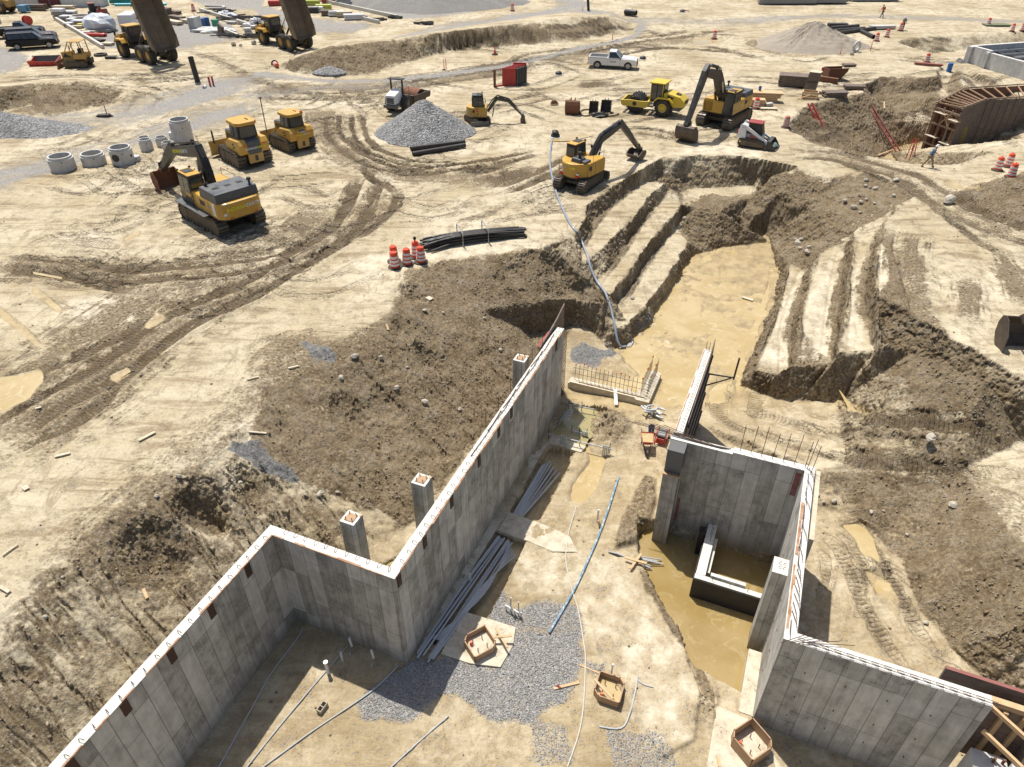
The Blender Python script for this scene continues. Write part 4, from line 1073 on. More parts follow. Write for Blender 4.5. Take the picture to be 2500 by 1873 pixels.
# elevator pit curb inside the flooded room
EP = frame_thing('pit_curb', 'low L shaped concrete curb with black coating standing in the muddy water of the room', 'concrete curb')
sb(MB(), 7.9, 10.845, 9.22, 9.6, DEEP, -3.72).build('curb', CONC, EP); sb(MB(), 7.66, 7.898, 9.2, 12.0, DEEP, -3.74).build('curb', CONC, EP)
sb(MB(), 8.3, 10.3, 9.62, 9.75, DEEP, -3.95).build('step', CONC, EP); sb(MB(), 7.9, 8.06, 9.8, 11.2, DEEP, -3.6).build('step', CONC, EP)
sb(MB(), 7.625, 7.657, 9.17, 12.0, DEEP, -3.8).build('coating', BLACKM, EP); sb(MB(), 7.66, 10.2, 9.16, 9.197, DEEP, -3.85).build('coating', BLACKM, EP)
sb(MB(), 10.0, 10.45, 8.92, 9.15, DEEP, -3.6).build('stop_form', BLACKM, EP)
for s, t in ((9.9, 9.45), (10.2, 9.4), (7.78, 9.9), (7.78, 10.6), (7.78, 11.3)): MB().cyl(lp(s, t, -3.8), lp(s, t + .03, -2.9 if s > 9 else -3.5), .011, n=5).build('rebar_dowel', REBAR, EP)
# concrete strips of the pit floor
def slab(label, pts, z0, z1, m=PALEC):
 o = MB().prism([(p.x, p.y) for p in pts], z0, z1, 'z').build('floor_slab', m); return tag(o, label, 'concrete slab')
slab('concrete strip footing along the base of the long left wall', [ST(1.0, 0.003, 0), ST(13.9, .003, 0), ST(13.9, .5, 0), ST(1.0, .28, 0)], -5.2, -4.37)
slab('concrete cross strip between the two cable trenches beside the long wall', [ST(7.38, .52, 0), ST(8.62, .52, 0), ST(8.5, 2.5, 0), ST(8.3, 3.6, 0), ST(7.6, 4.2, 0), ST(7.2, 3.2, 0), ST(7.33, 2.0, 0)], -5.2, -4.36)
slab('concrete cross strip at the far end of the cable trench by the green pool', [ST(13.92, .52, 0), ST(14.5, .48, 0), ST(14.4, 2.4, 0), ST(13.85, 2.3, 0)], -5.2, -4.36)
# footing with starter bars at the end of the flooded trench
FT = frame_thing('rebar_footing', 'L shaped concrete footing with upright bars and orange caps beside the flooded trench', 'footing')
sb(MB(), 19.0, 19.6, -.2, 3.8, -5, -4.12).build('footing', PALEC, FT); sb(MB(), 18.95, 22.0, 3.802, 4.55, -5, -4.13).build('footing', PALEC, FT)
sb(MB(), 19.0, 19.07, -.1, 3.7, -4.118, -4.03).build('plank', PALEW, FT); sb(MB(), 19.25, 19.33, .4, 4.2, -4.118, -4.05).build('plank', PALEW, FT)
capi = 0
for k in range(16):
 t = .05 + k * .24; h = rw_.uniform(.95, 1.15)
 b = MB().cyl(lp(19.5, t, -4.2), lp(19.5 + .03, t + .02, -4.12 + h), .013, n=5).build('starter_bar', REBAR, FT)
 if k in (0, 2, 3, 5, 11, 13): MB().cyl(lp(19.53, t + .02, -4.14 + h), lp(19.53, t + .02, -4.05 + h), .045, .03, n=8).build('cap', ORANGE, b)
for k in range(11):
 s = 19.5 + k * .24; h = rw_.uniform(.9, 1.1)
 for t in (3.95, 4.3):
  b = MB().cyl(lp(s, t, -4.2), lp(s + .02, t, -4.12 + h), .013, n=5).build('starter_bar', REBAR, FT)
  if (k * 2 + (t > 4)) % 5 == 0: MB().cyl(lp(s + .02, t, -4.14 + h), lp(s + .02, t, -4.05 + h), .045, .03, n=8).build('cap', ORANGE, b)
for z in (-3.75, -3.35): MB().cyl(lp(19.52, -.1, z), lp(19.52, 4.4, z), .011, n=5).build('tie_bar', REBAR, FT)
for k in range(9): MB().tube([lp(19.6 + .25 * k, 3.9, -4.08), lp(19.4 + .25 * k, 4.5, -4.06)], .011, 4).build('tie_bar', REBAR, FT)
# ---------------------------------------------------------------- services on the pit floor
def Z5(x, y): return (830 + x * .37975, 1040 + y * .37975)
def Z6(x, y): return (1500 + x * .37975, 1040 + y * .37975)
def Z7(x, y): return (500 + x * .37975, 1500 + y * .37975)
def Z8(x, y): return (1300 + x * .37975, 1500 + y * .37975)
def ZB(x, y): return (1300 + x * .25347, 700 + y * .25347)
def lay(name, px, r, m, label, cat, group=None, lift=0.0, n=8, sm=4):
 pts = smooth_line([G(*p) for p in px], sm) if len(px) > 2 else None
 if pts is None:
  a, b = G(*px[0]), G(*px[1]); k = 10; pts = [a.lerp(b, i / k) for i in range(k + 1)]
 q = [Vector((p.x, p.y, ground_z(p.x, p.y))) for p in pts]
 zz = [p.z for p in q]
 q = [Vector((p.x, p.y, max(sum(zz[max(i - 2, 0):i + 3]) / len(zz[max(i - 2, 0):i + 3]), p.z - .02) + r + lift)) for i, p in enumerate(q)]
 o = MB().tube(q, r, n).build(name, m, smooth=True)
 return tag(o, label, cat, group)
def rod(name, p, q, r, m, label, cat, group=None, n=8): return tag(MB().cyl(p, q, r, n=n).build(name, m, smooth=True), label, cat, group)
rc = random.Random(8)
gA = 'grey conduits in the lower cable trench'
for i in range(11):
 f = i / 10; a = ST(7.15, .66 + .6 * f + rc.uniform(-.04, .04), -4.6 + .16 * rc.random()); b = ST(.6 - .3 * rc.random(), .1 + .8 * f + rc.uniform(-.08, .08), -4.36 + .18 * rc.random())
 m_ = a.lerp(b, .5) + Vector((rc.uniform(-.1, .1), rc.uniform(-.05, .05), .02))
 tag(MB().tube(smooth_line([a, a.lerp(m_, .5), m_, m_.lerp(b, .5), b], 3), .036 if i % 3 else .055, 8).build('conduit', CONDUIT, smooth=True), 'grey plastic conduit bunched in the lower cable trench beside the long wall', 'conduit', gA)
for i in range(6):
 a = ST(6.9 - .1 * i, 1.25 + .1 * i, -4.42); b = ST(1.3, .4 + .08 * i, -4.3)
 m_ = ST(4.0, 1.35 - .05 * i, -4.36 + .02 * i); tag(MB().tube(smooth_line([a, m_, b], 6), .03, 6).build('conduit', CONDUIT, smooth=True), 'thin grey conduit bent across the lower cable trench', 'conduit', 'thin conduits in the lower cable trench')
for i in range(9):
 f = i / 8; a = ST(8.75, .68 + .42 * f, -4.66 + .08 * rc.random()); b = ST(12.8 - 1.2 * abs(f - .5), .75 + 1.0 * f * f, -4.6 + .12 * rc.random())
 tag(MB().tube([a, a.lerp(b, .5), b], .034 if i % 2 else .05, 8).build('conduit', CONDUIT, smooth=True), 'grey plastic conduit lying in the upper cable trench beside the long wall', 'conduit', 'grey conduits in the upper cable trench')
lay('blue_pipe', [Z5(1790, 335), Z5(1690, 640), Z5(1590, 880), Z5(1500, 1070), Z5(1345, 1335)], .05, BLUEP, 'long blue mottled pipe lying across the pit floor to the grey gravel', 'pipe', lift=.02)
HOSE = mat('pale_hose', (.60, .57, .50), .5, 0, .4)
lay('cable', [Z5(1520, 520), Z5(1470, 690), Z5(1452, 850), Z5(1480, 1020), Z5(1530, 1180), Z5(1570, 1420), Z8(340, 300), Z8(330, 560), Z8(300, 760), Z8(225, 985)], .028, HOSE, 'long pale cable winding down the middle of the pit floor', 'cable')
for lb, pts in (('pale conduit nearest the shaded left wall, running off the bottom of the picture', [Z7(628, 90), Z7(600, 150), Z7(430, 380), Z7(330, 560), Z7(240, 720), Z7(90, 990)]),
    ('pale conduit running past the capped standpipe', [Z7(920, 205), Z7(860, 280), Z7(700, 460), Z7(500, 700), Z7(270, 990)]),
    ('pale conduit running from the wall corner past the concrete block', [Z7(1243, 335), Z7(1150, 430), Z7(1030, 530), Z7(700, 750), Z7(520, 880), Z7(370, 990)]),
    ('short pale conduit lying on wet mud right of the shadow tip', [Z7(1567, 658), Z7(1400, 800), Z7(1195, 990)])):
 lay('conduit', pts, .026, CONDUIT, lb, 'conduit', lift=.015)
for (x, y, h, lb) in ((887, 300, .55, 'short white standpipe beside the conduit in the shaded corner'),):
 p = G(*Z7(x, y)); rod('standpipe', p, p + Vector((0, 0, h)), .05, PVC, lb, 'pipe')
p = G(*Z7(795, 378)); sp_ = thing('standpipe', 'white standpipe with a grey cap in the shadow of the wall', 'pipe', p)
MB().cyl((0, 0, -.1), (0, 0, .62), .062, n=12).build('pipe', PVC, sp_, smooth=True); MB().cyl((0, 0, .6), (0, 0, .72), .08, n=12).build('cap', STEEL, sp_, smooth=True)
for x0, x1, lb in ((933, 948, 'bent white pipe stub against the shaded jog wall, left one'), (1073, 1090, 'bent white pipe stub against the shaded jog wall, right one')):
 p = G(*Z7(x0, 258 if x0 < 1000 else 335)); tag(MB().tube([p, p + Vector((.1, .12, .35)), p + Vector((.05, .16, .8))], .045, 10).build('pipe', PVC, smooth=True), lb, 'pipe', 'bent white pipes')
p = G(*Z5(842, 1038)); rod('standpipe', p - Vector((0, 0, .1)), p + Vector((-.03, .02, .85)), .05, PVC, 'tall white standpipe beside the conduit bundle', 'pipe')
p = G(*Z5(1655, 612)); rod('standpipe', p - Vector((0, 0, .1)), p + Vector((0, 0, .75)), .045, PVC, 'white standpipe in mud beside the blue pipe', 'pipe')
p = G(*Z5(1672, 650)); tag(MB().bar(p - Vector((0, 0, .1)), p + Vector((-.1, .05, .35)), .06).build('wood_stake', WOOD), 'wood stake at the foot of the white standpipe', 'stake')
# cable stub cluster on the stone
p = G(*Z5(1110, 1205)); cs = thing('pipe_cluster', 'cluster of pipe stubs with a white header standing on the gravel', 'pipe cluster', p, -.5)
MB().tube([(-.35, 0, .3), (.4, -.05, .3)], .035, 8).build('header_pipe', PVC, cs, smooth=True)
for i, (x, h) in enumerate(((-.3, .3), (-.1, .9), (.1, .3), (.25, .85), (.38, .3))): MB().cyl((x, .03 * (i % 2), -.1), (x, .03 * (i % 2), h), .03, n=8).build('pipe_stub', CONDUIT if i % 2 else PVC, cs)
def wood_bar(px0, px1, w, h, m, label, cat='board', lift=0.0, group=None):
 a = G(*px0); b = G(*px1); o = MB().bar(a + Vector((0, 0, h / 2 + lift)), b + Vector((0, 0, h / 2 + lift)), w, h).build('board', m); return tag(o, label, cat, group)
X_ = thing('lumber_cross', 'two boards nailed in a cross lying on pale conduits at the water edge', 'boards', G(*Z6(135, 885)) + Vector((0, 0, .14)), .2)
MB().box((0, 0, .02), (1.0, .1, .04), .75).build('board', WOOD, X_); MB().box((0, 0, .062), (.95, .1, .04), -.55).build('board', WOOD, X_)
for i in range(7):
 a = G(*Z6(-40 + 8 * i, 815 + 3 * i)); b = G(*Z6(270 + rc.uniform(-50, 40), 905 + 10 * i)); a.z += .06 + .015 * i; b.z = max(b.z, -4.95) + .1
 rod('conduit', a, b, .028, CONDUIT, 'pale conduit in the heap under the board cross at the water edge', 'conduit', 'conduits under the board cross')
# anchor bolt forms
def bolt_form(c, yaw, label, w=.95, h=.36, water=False):
 t = thing('bolt_form', label, 'anchor bolt form', c, yaw, 'wooden anchor bolt forms on the pit floor')
 a = w / 2; k = .2
 oc = [(-a, -a), (a - k, -a), (a, -a + k), (a, a), (-a + k, a), (-a, a - k)]
 for i in range(6):
  p = Vector((*oc[i], h / 2)); q = Vector((*oc[(i + 1) % 6], h / 2)); d = (q - p).normalized() * .02
  MB().bar(p - d, q + d, .04, h).build('side_board', PLY, t)
 MB().prism([(x * .95, y * .95) for x, y in oc], -.05, .07, 'z').build('base', wm if water else PALEC, t)
 for x, y in ((-.2, -.2), (.2, -.2), (.2, .2), (-.2, .2)): MB().cyl((x, y, 0), (x, y, .3), .018, n=6).build('anchor_bolt', REBAR, t)
 MB().cyl((-.28, .2, .05), (-.28, .2, .26), .06, .05, n=10).build('cap', ORANGE, t)
 return t
pd = slab('pale concrete pad under the wooden bolt form beside the conduit bundle', gl([Z5(740, 1250), Z5(800, 1200), Z5(1130, 1300), Z5(1110, 1422), Z7(1900, 345), Z7(1700, 320), Z7(1520, 260)]), -4.9, -4.33)
bolt_form(U(*Z7(1770, 205), -4.33), .55, 'wooden bolt form on a pale concrete pad between conduits and gravel', 1.0)
bolt_form(G(*Z8(490, 500)), 1.2, 'wooden bolt form holding muddy water right of the gravel', .95, .38, True)
slab('large pale concrete pad under the wooden bolt form at the foot of the right wall', gl([Z8(1185, 590), Z8(1420, 690), Z8(1600, 985), Z8(1120, 985)]) , -5, -4.34)
bolt_form(U(*Z8(1395, 850), -4.34), .52, 'tall wooden bolt form on the large pale pad by the right wall', 1.05, .55)
wood_bar(Z8(395, 455), Z8(510, 580), .09, .04, WOOD, 'light board leaning on the flooded bolt form', lift=.36)
wood_bar(Z8(135, 480), Z8(300, 440), .1, .05, WOOD, 'board on the gravel with a red rag beside it')
wood_bar(Z8(300, 325), Z8(430, 380), .06, .03, WOOD, 'thin board on the gravel above the flooded bolt form')
wood_bar(Z8(1190, 925), Z8(1200, 990), .1, .06, WOOD, 'board end at the bottom edge on the large pale pad', lift=.06)
wood_bar(Z7(1850, 185), Z7(1975, 175), .09, .04, WOOD, 'board laid across the corner of the dry bolt form', lift=.36)
wood_bar(Z7(1870, 120), Z7(1945, 245), .08, .04, WOOD, 'board leaning off the dry bolt form onto the gravel', lift=.3)
rg = MB().sphere((0, 0, .03), (.13, .08, .05), 9, 6, .4).build('rag', mat('maroon_cloth', (.16, .02, .04), .9)); rg.location = G(*Z8(165, 470)); tag(rg, 'dark red rag on the gravel beside the board', 'rag')
lay('cable', [Z8(675, 400), Z8(660, 500), Z8(625, 640), Z8(570, 735), Z8(430, 725)], .03, CONDUIT, 'grey conduit curving right of the flooded bolt form', 'conduit')
lay('cable', [Z8(680, 430), Z8(720, 455), Z8(775, 470)], .025, CONDUIT, 'short conduit with a red end right of the flooded bolt form', 'conduit')
p = G(*Z8(505, 400)); rod('standpipe', p, p + Vector((0, 0, .8)), .035, PVC, 'white standpipe behind the flooded bolt form', 'pipe')
# hollow block
def block(p, yaw, label):
 t = thing('concrete_block', label, 'concrete block', p, yaw)
 mb = MB()
 for y in (-.085, .085): mb.box((0, y, .1), (.4, .03, .2))
 for x in (-.185, 0, .185): mb.box((x, 0, .1), (.03, .139, .2))
 mb.build('shell', mat('block_tan', (.42, .36, .28), .9), t)
block(G(*Z7(758, 610)), 1.12, 'two cell hollow concrete block on sunlit mud of the pit floor')
block(G(*ZB(728, 570)), .4, 'hollow concrete block on grey clay beside the drain hose')
# strut racks with conduit stubs
def rack(a, b, z, stubs, label):
 a = G(*a); b = G(*b); L_ = (b - a).length; t = thing('conduit_rack', label, 'conduit rack', (a + b) / 2, math.atan2(b.y - a.y, b.x - a.x), 'conduit racks at the end of the pit')
 MB().bar((-L_ / 2, 0, z), (L_ / 2, 0, z), .05).build('strut', STEEL, t)
 for f in (-.48, .0, .45): MB().cyl((f * L_, .05, -.2), (f * L_, .05, z + .35), .02, n=6).build('post', DKST, t)
 for f in stubs:
  for k in range(4): MB().cyl((f * L_ + .09 * k, -.06, -.1), (f * L_ + .09 * k, -.06, z + .22), .032, n=8).build('conduit_stub', CONDUIT, t)
rack(ZB(140, 1470), ZB(770, 1620), .35, (-.28, .36), 'long steel strut with two groups of conduit stubs across the pit, nearest the trench')
rack(ZB(340, 1190), ZB(600, 1240), .4, (-.3,), 'short steel strut with conduit stubs over the green pool')
rack(ZB(370, 1440), ZB(525, 1470), .35, (.2,), 'shortest steel strut with conduit stubs behind the long one')
for i in range(6):
 p = ST(15.5 + .16 * i, .45, -4.5); d = Vector((e2.x, e2.y, 0))
 tag(MB().tube([p, p + d * .1 + Vector((0, 0, .4)), p + d * .3 + Vector((0, 0, .6)), p + d * .6 + Vector((0, 0, .65))], .04, 8).build('conduit_elbow', CONDUIT, smooth=True), 'grey conduit elbow at the foot of the long wall by the green pool', 'conduit', 'conduit elbows by the green pool')
p0 = U(*ZB(1150, 1230), -4.3)
for i in range(9):
 a = rc.uniform(0, 6.28); d = Vector((math.cos(a), math.sin(a), 0)); q = p0 + Vector((rc.uniform(-.3, .3), rc.uniform(-.2, .2), .1 + .04 * i)); e = Vector((-d.y, d.x, 0))
 tag(MB().tube(smooth_line([q - d * .4, q - d * .1 + e * .12, q + d * .2 + e * .1, q + d * .42 - e * .12], 4), .055, 8).build('conduit_elbow', mat('light_conduit', (.52, .55, .56), .4), smooth=True), 'light grey conduit elbow in the tangled pile beside the white topped wall', 'conduit', 'pile of conduit elbows')
for i in range(3): rod('pipe', U(*ZB(785 + 12 * i, 980), -4.0), U(*ZB(795 + 12 * i, 1140), -4.25), .035, PVC, 'white pipe leaning on the rebar footing', 'pipe', 'white pipes on the footing')
lay('hose', [ZB(915, 1030), ZB(940, 1075), ZB(985, 1085), ZB(1035, 1050)], .05, CONDUIT, 'grey conduit bend lying on the rebar footing', 'conduit', lift=.3)
# wheelbarrow
wb = thing('wheelbarrow', 'red wheelbarrow full of muddy water on the pit floor', 'wheelbarrow', U(*ZB(1095, 1560), -4.4), rad(84))
mb = MB(); r0 = [(-.40, -.26), (.40, -.33), (.40, .33), (-.40, .26)]; lo = [(-.22, -.16), (.2, -.2), (.2, .2), (-.22, .16)]
mb.add([(x, y, .78) for x, y in r0] + [(x, y, .48) for x, y in lo], [(4, 5, 6, 7), (0, 1, 5, 4), (1, 2, 6, 5), (2, 3, 7, 6), (3, 0, 4, 7)])
mb.build('tray', REDP, wb).modifiers.new('s', 'SOLIDIFY').thickness = .02
MB().add([(x * .93, y * .93, .73) for x, y in r0], [(0, 1, 2, 3)]).build('muddy_water', wm, wb)
for y in (-.24, .24):
 MB().tube([(-.62, y * .25, .2), (-.2, y * .8, .44), (.4, y, .46), (.85, y * 1.1, .6)], .022, 6).build('handle', DKST, wb)
 MB().tube([(.15, y * .8, .46), (.3, y, 0), (.5, y, .46)], .018, 6).build('leg', DKST, wb)
MB().lathe([(.10, -.03), (.19, -.045), (.2, 0), (.19, .045), (.10, .03)], (-.62, 0, .2), 16, 'y').build('wheel', DKST, wb, smooth=True)
# bucket
def bucket(p, m, label, r=.15, h=.38, cat='bucket'):
 t = thing('bucket', label, cat, p)
 MB().lathe([(r * .85, 0), (r, h), (r * .93, h), (r * .8, .03), (0.001, .03), (.001, 0)], n=16).build('pail', m, t, smooth=True)
 MB().lathe([(r * 1.0, h * .86), (r * 1.07, h * .86), (r * 1.07, h * .93), (r * 1.0, h * .93)], n=16).build('rim', m, t)
 MB().tube([(r, 0, h * .9), (r * .9, .06, h * .6), (0, .17, h * .42), (-r * .9, .06, h * .6), (-r, 0, h * .9)], .008, 4).build('handle', STEEL, t)
 return t
BLUEB = mat('blue_plastic', (.02, .045, .22), .45, 0, .15)
bucket(U(*ZB(1140, 1405), -4.35), BLUEB, 'dark blue bucket beside the red wheelbarrow', .17, .42)
# generator
gn = thing('generator', 'red framed generator with grey tank behind the wheelbarrow', 'generator', U(*ZB(1240, 1490), -4.38), rad(66))
for y in (-.27, .27):
 MB().tube([(-.42, y, .08), (-.42, y, .6), (-.3, y, .68), (.3, y, .68), (.42, y, .6), (.42, y, .08), (-.42, y, .08)], .025, 6).build('frame', REDP, gn)
MB().box((0, 0, .56), (.66, .42, .14)).build('fuel_tank', mat('grey_plastic', (.10, .105, .11), .5), gn, bevel=.03)
for x in (-.2, 0, .2): MB().box((x, 0, .636), (.12, .34, .014)).build('tank_rib', mat('grey_rib', (.30, .31, .32), .5), gn)
MB().box((.03, 0, .26), (.6, .36, .36)).build('engine', DKST, gn, bevel=.03); MB().box((-.36, 0, .3), (.08, .4, .34)).build('panel', REDP, gn, bevel=.02)
MB().lathe([(.05, -.04), (.12, -.05), (.12, .05), (.05, .04)], (.36, .3, .12), 12, 'y').build('wheel', DKST, gn); MB().lathe([(.05, -.04), (.12, -.05), (.12, .05), (.05, .04)], (.36, -.3, .12), 12, 'y').build('wheel', DKST, gn)
# timber shoring at the lower right corner
TS = frame_thing('timber_shoring', 'open timber shoring box of beams and plywood at the lower right corner of the pit', 'shoring')
sb(MB(), 3.1, 3.3, 18.02, 19.5, .1, .3).build('beam', WOOD, TS); sb(MB(), 1.9, 3.09, 19.3, 19.5, .1, .3).build('beam', WOOD, TS)
sb(MB(), 3.12, 3.2, 18.02, 19.5, -2.6, .09).build('sheet', OLDPLY, TS); sb(MB(), 1.9, 3.1, 19.42, 19.5, -2.6, .09).build('sheet', OLDPLY, TS)
for t in (18.5, 19.0): sb(MB(), 3.0, 3.11, t, t + .12, -2.6, .08).build('stud', WOOD, TS)
MB().bar(lp(3.0, 18.1, .2), lp(1.95, 19.35, .2), .09, .14).build('brace', WOOD, TS); MB().bar(lp(2.5, 18.05, -.35), lp(1.6, 19.1, -.35), .09, .14).build('brace', WOOD, TS)
sb(MB(), 3.62, 3.7, 16.9, 22, -1.6, .45).build('form_panel', OLDPLY, TS); sb(MB(), 3.6, 3.72, 16.9, 22, .451, .475).build('edge_rail', mat('faded_red_edge', (.28, .10, .085), .8), TS)
BK = frame_thing('concrete_pier', 'stepped pale concrete pier beside the timber shoring at the lower right corner', 'concrete pier')
sb(MB(), 2.05, 2.66, 18.15, 19.1, DEEP, -1.5).build('pier', GREYC, BK, bevel=.02); sb(MB(), -2, 1.85, 18.75, 19.2, DEEP, -.45).build('wall_section', GREYC, BK)
for s, t in ((2.4, 18.7), (2.45, 18.95)): MB().cyl(lp(s, t, -1.5), lp(s, t, -1.28), .04, n=8).build('anchor_bolt', RUST, BK)
# drain hose over the benches
HB = mat('blue_grey_hose', (.27, .32, .40), .45, 0, .35)
lay('drain_hose', [(1347, 345), (1343, 380), (1345, 420), (1357, 470), (1377, 520), (1400, 560), (1420, 600), (1440, 650), (1462, 700), (1490, 770), (1510, 810), (1528, 850)], .075, HB, 'long blue grey drain hose running from the drain cap down the benches to the trench', 'hose', lift=.02)
for i in range(3): rod('conduit', G(1530 + 4 * i, 850) + Vector((0, 0, .1)), G(1545, 830 + 4 * i) + Vector((0, 0, .12)), .03, PVC, 'pale pipe offcut at the foot of the drain hose', 'pipe', 'pipe offcuts by the hose')
# ---------------------------------------------------------------- machine materials
YEL = mat('machine_yellow', (.60, .335, .035), .45, 0, .4, (.40, .30, .16), 1.6, coat=.15, mud=.6)
YEL2 = mat('bright_yellow', (.70, .50, .02), .42, 0, .25, (.42, .34, .16), 2.2, coat=.15, mud=.5)
OLDY = mat('faded_yellow', (.50, .30, .075), .65, 0, .5, (.34, .25, .15), 2)
MGREY = mat('machine_grey', (.075, .085, .095), .45, 0, .35, (.28, .24, .18), 2.5, mud=.4)
DARKM = mat('boom_charcoal', (.035, .037, .04), .4, .1, .35, (.24, .195, .13), 2.0, mud=.65)
TRK = mat('track_shoe_steel', (.12, .10, .08), .5, .35, .55, (.30, .24, .16), 3)
TRKF = mat('muddy_track_frame', (.10, .08, .055), .8, 0, .8, (.24, .185, .115), 2)
GLASS = mat('cab_glass', (.025, .035, .04), .06, 0, .12, (.3, .3, .28), 2, spec=.8)
RUBBER = mat('rubber', (.028, .027, .026), .85, 0, .6, (.2, .165, .11), 5)
BKT = mat('bucket_steel', (.085, .065, .055), .6, .3, .6, (.26, .20, .13), 2)
RBKT = mat('rusted_bucket', (.24, .10, .05), .8, .1, .5, (.12, .07, .05), 2)
CHROME = mat('chrome_rod', (.6, .6, .6), .2, .9, .1)
LYEL = mat('yellow_letters', (.85, .80, .05), .6, 0, .05); LWHITE = mat('white_letters', (.80, .80, .80), .6, 0, .05); LGREY = mat('grey_letters', (.42, .43, .42), .6, 0, .1)
WHITE = mat('white_paint', (.78, .78, .77), .35, 0, .12, coat=.3)
REDL = mat('red_lens', (.65, .03, .02), .3, 0, .05)
BLK = mat('black_plastic', (.02, .02, .021), .55, 0, .2)
def crawler(par, L_, w, H, y, shoe=None, name='track', mt=TRK, fm=TRKF, z=0.0, tri=None):
 """one crawler: shoes round a stadium (or a closed profile), frame and rollers inside"""
 r = H / 2; shoe = shoe or w
 if tri: prof = tri
 else:
  prof = []
  a = L_ / 2 - r
  for i in range(9): t = -math.pi / 2 + math.pi * i / 8; prof.append((a + r * math.cos(t), r + r * math.sin(t)))
  for i in range(9): t = math.pi / 2 + math.pi * i / 8; prof.append((-a + r * math.cos(t), r + r * math.sin(t)))
 pts = [Vector((p[0], 0, p[1] + z)) for p in prof]; n = len(pts)
 per = [(pts[(i + 1) % n] - pts[i]).length for i in range(n)]; tot = sum(per)
 pitch = .23 if H > .9 else .15 if H > .7 else .11
 cnt = int(tot / pitch); mb = MB(); gr = MB()
 for k in range(cnt):
  d = tot * k / cnt; i = 0
  while d > per[i]: d -= per[i]; i += 1
  p = pts[i].lerp(pts[(i + 1) % n], d / per[i]); x = (pts[(i + 1) % n] - pts[i]).normalized(); up = Vector((-x.z, 0, x.x)) * -1
  R = Matrix((x, Vector((0, 1, 0)), x.cross(Vector((0, 1, 0))))).transposed()
  mb.box(p + Vector((0, y, 0)) - up * .03, (tot / cnt * .86, shoe, .05), R)
  mb.box(p + Vector((0, y, 0)) + up * .02 - x * .3 * tot / cnt, (tot / cnt * .24, shoe, .09), R)
 t = mb.build(name, mt, par)
 s = .76
 c0 = sum((p.z for p in pts)) / n; cx = sum(p.x for p in pts) / n
 fr = MB().prism([(cx + (p.x - cx) * .88, c0 + (p.z - c0) * .62) for p in pts], y - shoe * .36, y + shoe * .36).build('track_frame', fm, t)
 sp = MB()
 if not tri:
  for x_, nm in ((-L_ / 2 + r, 'sprocket'), (L_ / 2 - r, 'idler')): MB().cyl((x_, y - shoe * .40, r + z), (x_, y + shoe * .40, r + z), r * .80, n=18).build(nm, fm, t)
  ro = MB(); m = max(int((L_ - 2 * r) / .45), 3)
  for i in range(m): x_ = -L_ / 2 + r + (L_ - 2 * r) * (i + .5) / m; ro.cyl((x_, y - shoe * .42, r * .3 + z), (x_, y + shoe * .42, r * .3 + z), r * .26, n=10)
  ro.build('roller', fm, t)
 return t
def wheel(par, x, y, r, w, rim, name='wheel', tm=RUBBER, lugs=0, rr=.55):
 t = MB().lathe([(r * rr, -w / 2), (r * .93, -w / 2), (r, -w * .32), (r, w * .32), (r * .93, w / 2), (r * rr, w / 2)], (x, y, r), 24, 'y')
 if lugs:
  for k in range(lugs):
   a = 2 * math.pi * k / lugs
   for s in (-1, 1):
    aa = a + (math.pi / lugs if s > 0 else 0)
    t.box((x + r * 1.0 * math.cos(aa), y + s * w * .24, r + r * 1.0 * math.sin(aa)), (.05, w * .48, r * .12), Matrix.Rotation(-aa, 3, 'Y') @ Matrix.Rotation(s * .5, 3, 'X'))
 o = t.build(name, tm, par, smooth=True)
 MB().lathe([(0.001, -w * .42), (r * rr * .45, -w * .42), (r * rr * .6, -w * .30), (r * rr * 1.02, -w * .40), (r * rr * 1.02, w * .40), (r * rr * .6, w * .30), (r * rr * .45, w * .42), (.001, w * .42)], (x, y, r), 20, 'y', False).build('rim', rim, o, smooth=True)
 return o
def bucket_part(par, w, P, ang, s, m, mside=None, teeth=5, name='bucket', mir=1):
 """digging bucket hung at P (local x, z), profile rotated by ang, scaled s"""
 prof = [(0, .06), (-.16, -.08), (-.20, -.40), (-.06, -.80), (.25, -1.08), (.62, -1.15), (1.02, -1.02)]; mouth = [(.78, -.35), (.30, .04)]
 M = Matrix.Rotation(ang, 2)
 f = lambda p: (P[0] + s * (M @ Vector((mir * p[0], p[1]))).x, P[1] + s * (M @ Vector((mir * p[0], p[1]))).y)
 sh = MB(); outer = [f(p) for p in prof]; inner = [f((p[0] * .93 + .035, p[1] * .93 - .03)) for p in prof]
 sh.prism(outer + inner[::-1], -w / 2, w / 2)
 o = sh.build(name, m, par)
 for y in (-w / 2 - .02, w / 2 - .02): MB().prism([f(p) for p in prof] + [f(p) for p in mouth], y, y + .04).build('side_plate', mside or m, o)
 for k in range(teeth):
  y = -w / 2 + .1 + (w - .2) * k / (teeth - 1); a = f((.96, -1.05)); b = f((1.24, -.93))
  MB().hexa([(a[0], y - .06, a[1] - .05), (a[0], y + .06, a[1] - .05), (a[0], y + .06, a[1] + .06), (a[0], y - .06, a[1] + .06)], [(b[0], y - .035, b[1] - .01), (b[0], y + .035, b[1] - .01), (b[0], y + .035, b[1] + .02), (b[0], y - .035, b[1] + .02)]).build('tooth', STEEL, o)
 e = MB(); 
 for y in (-w * .16, w * .16): e.prism([f((-.05, .05)), f((.1, .28)), (f((.34, .26))), f((.42, .02))], y - .03, y + .03)
 e.build('ear', m, o)
 return o
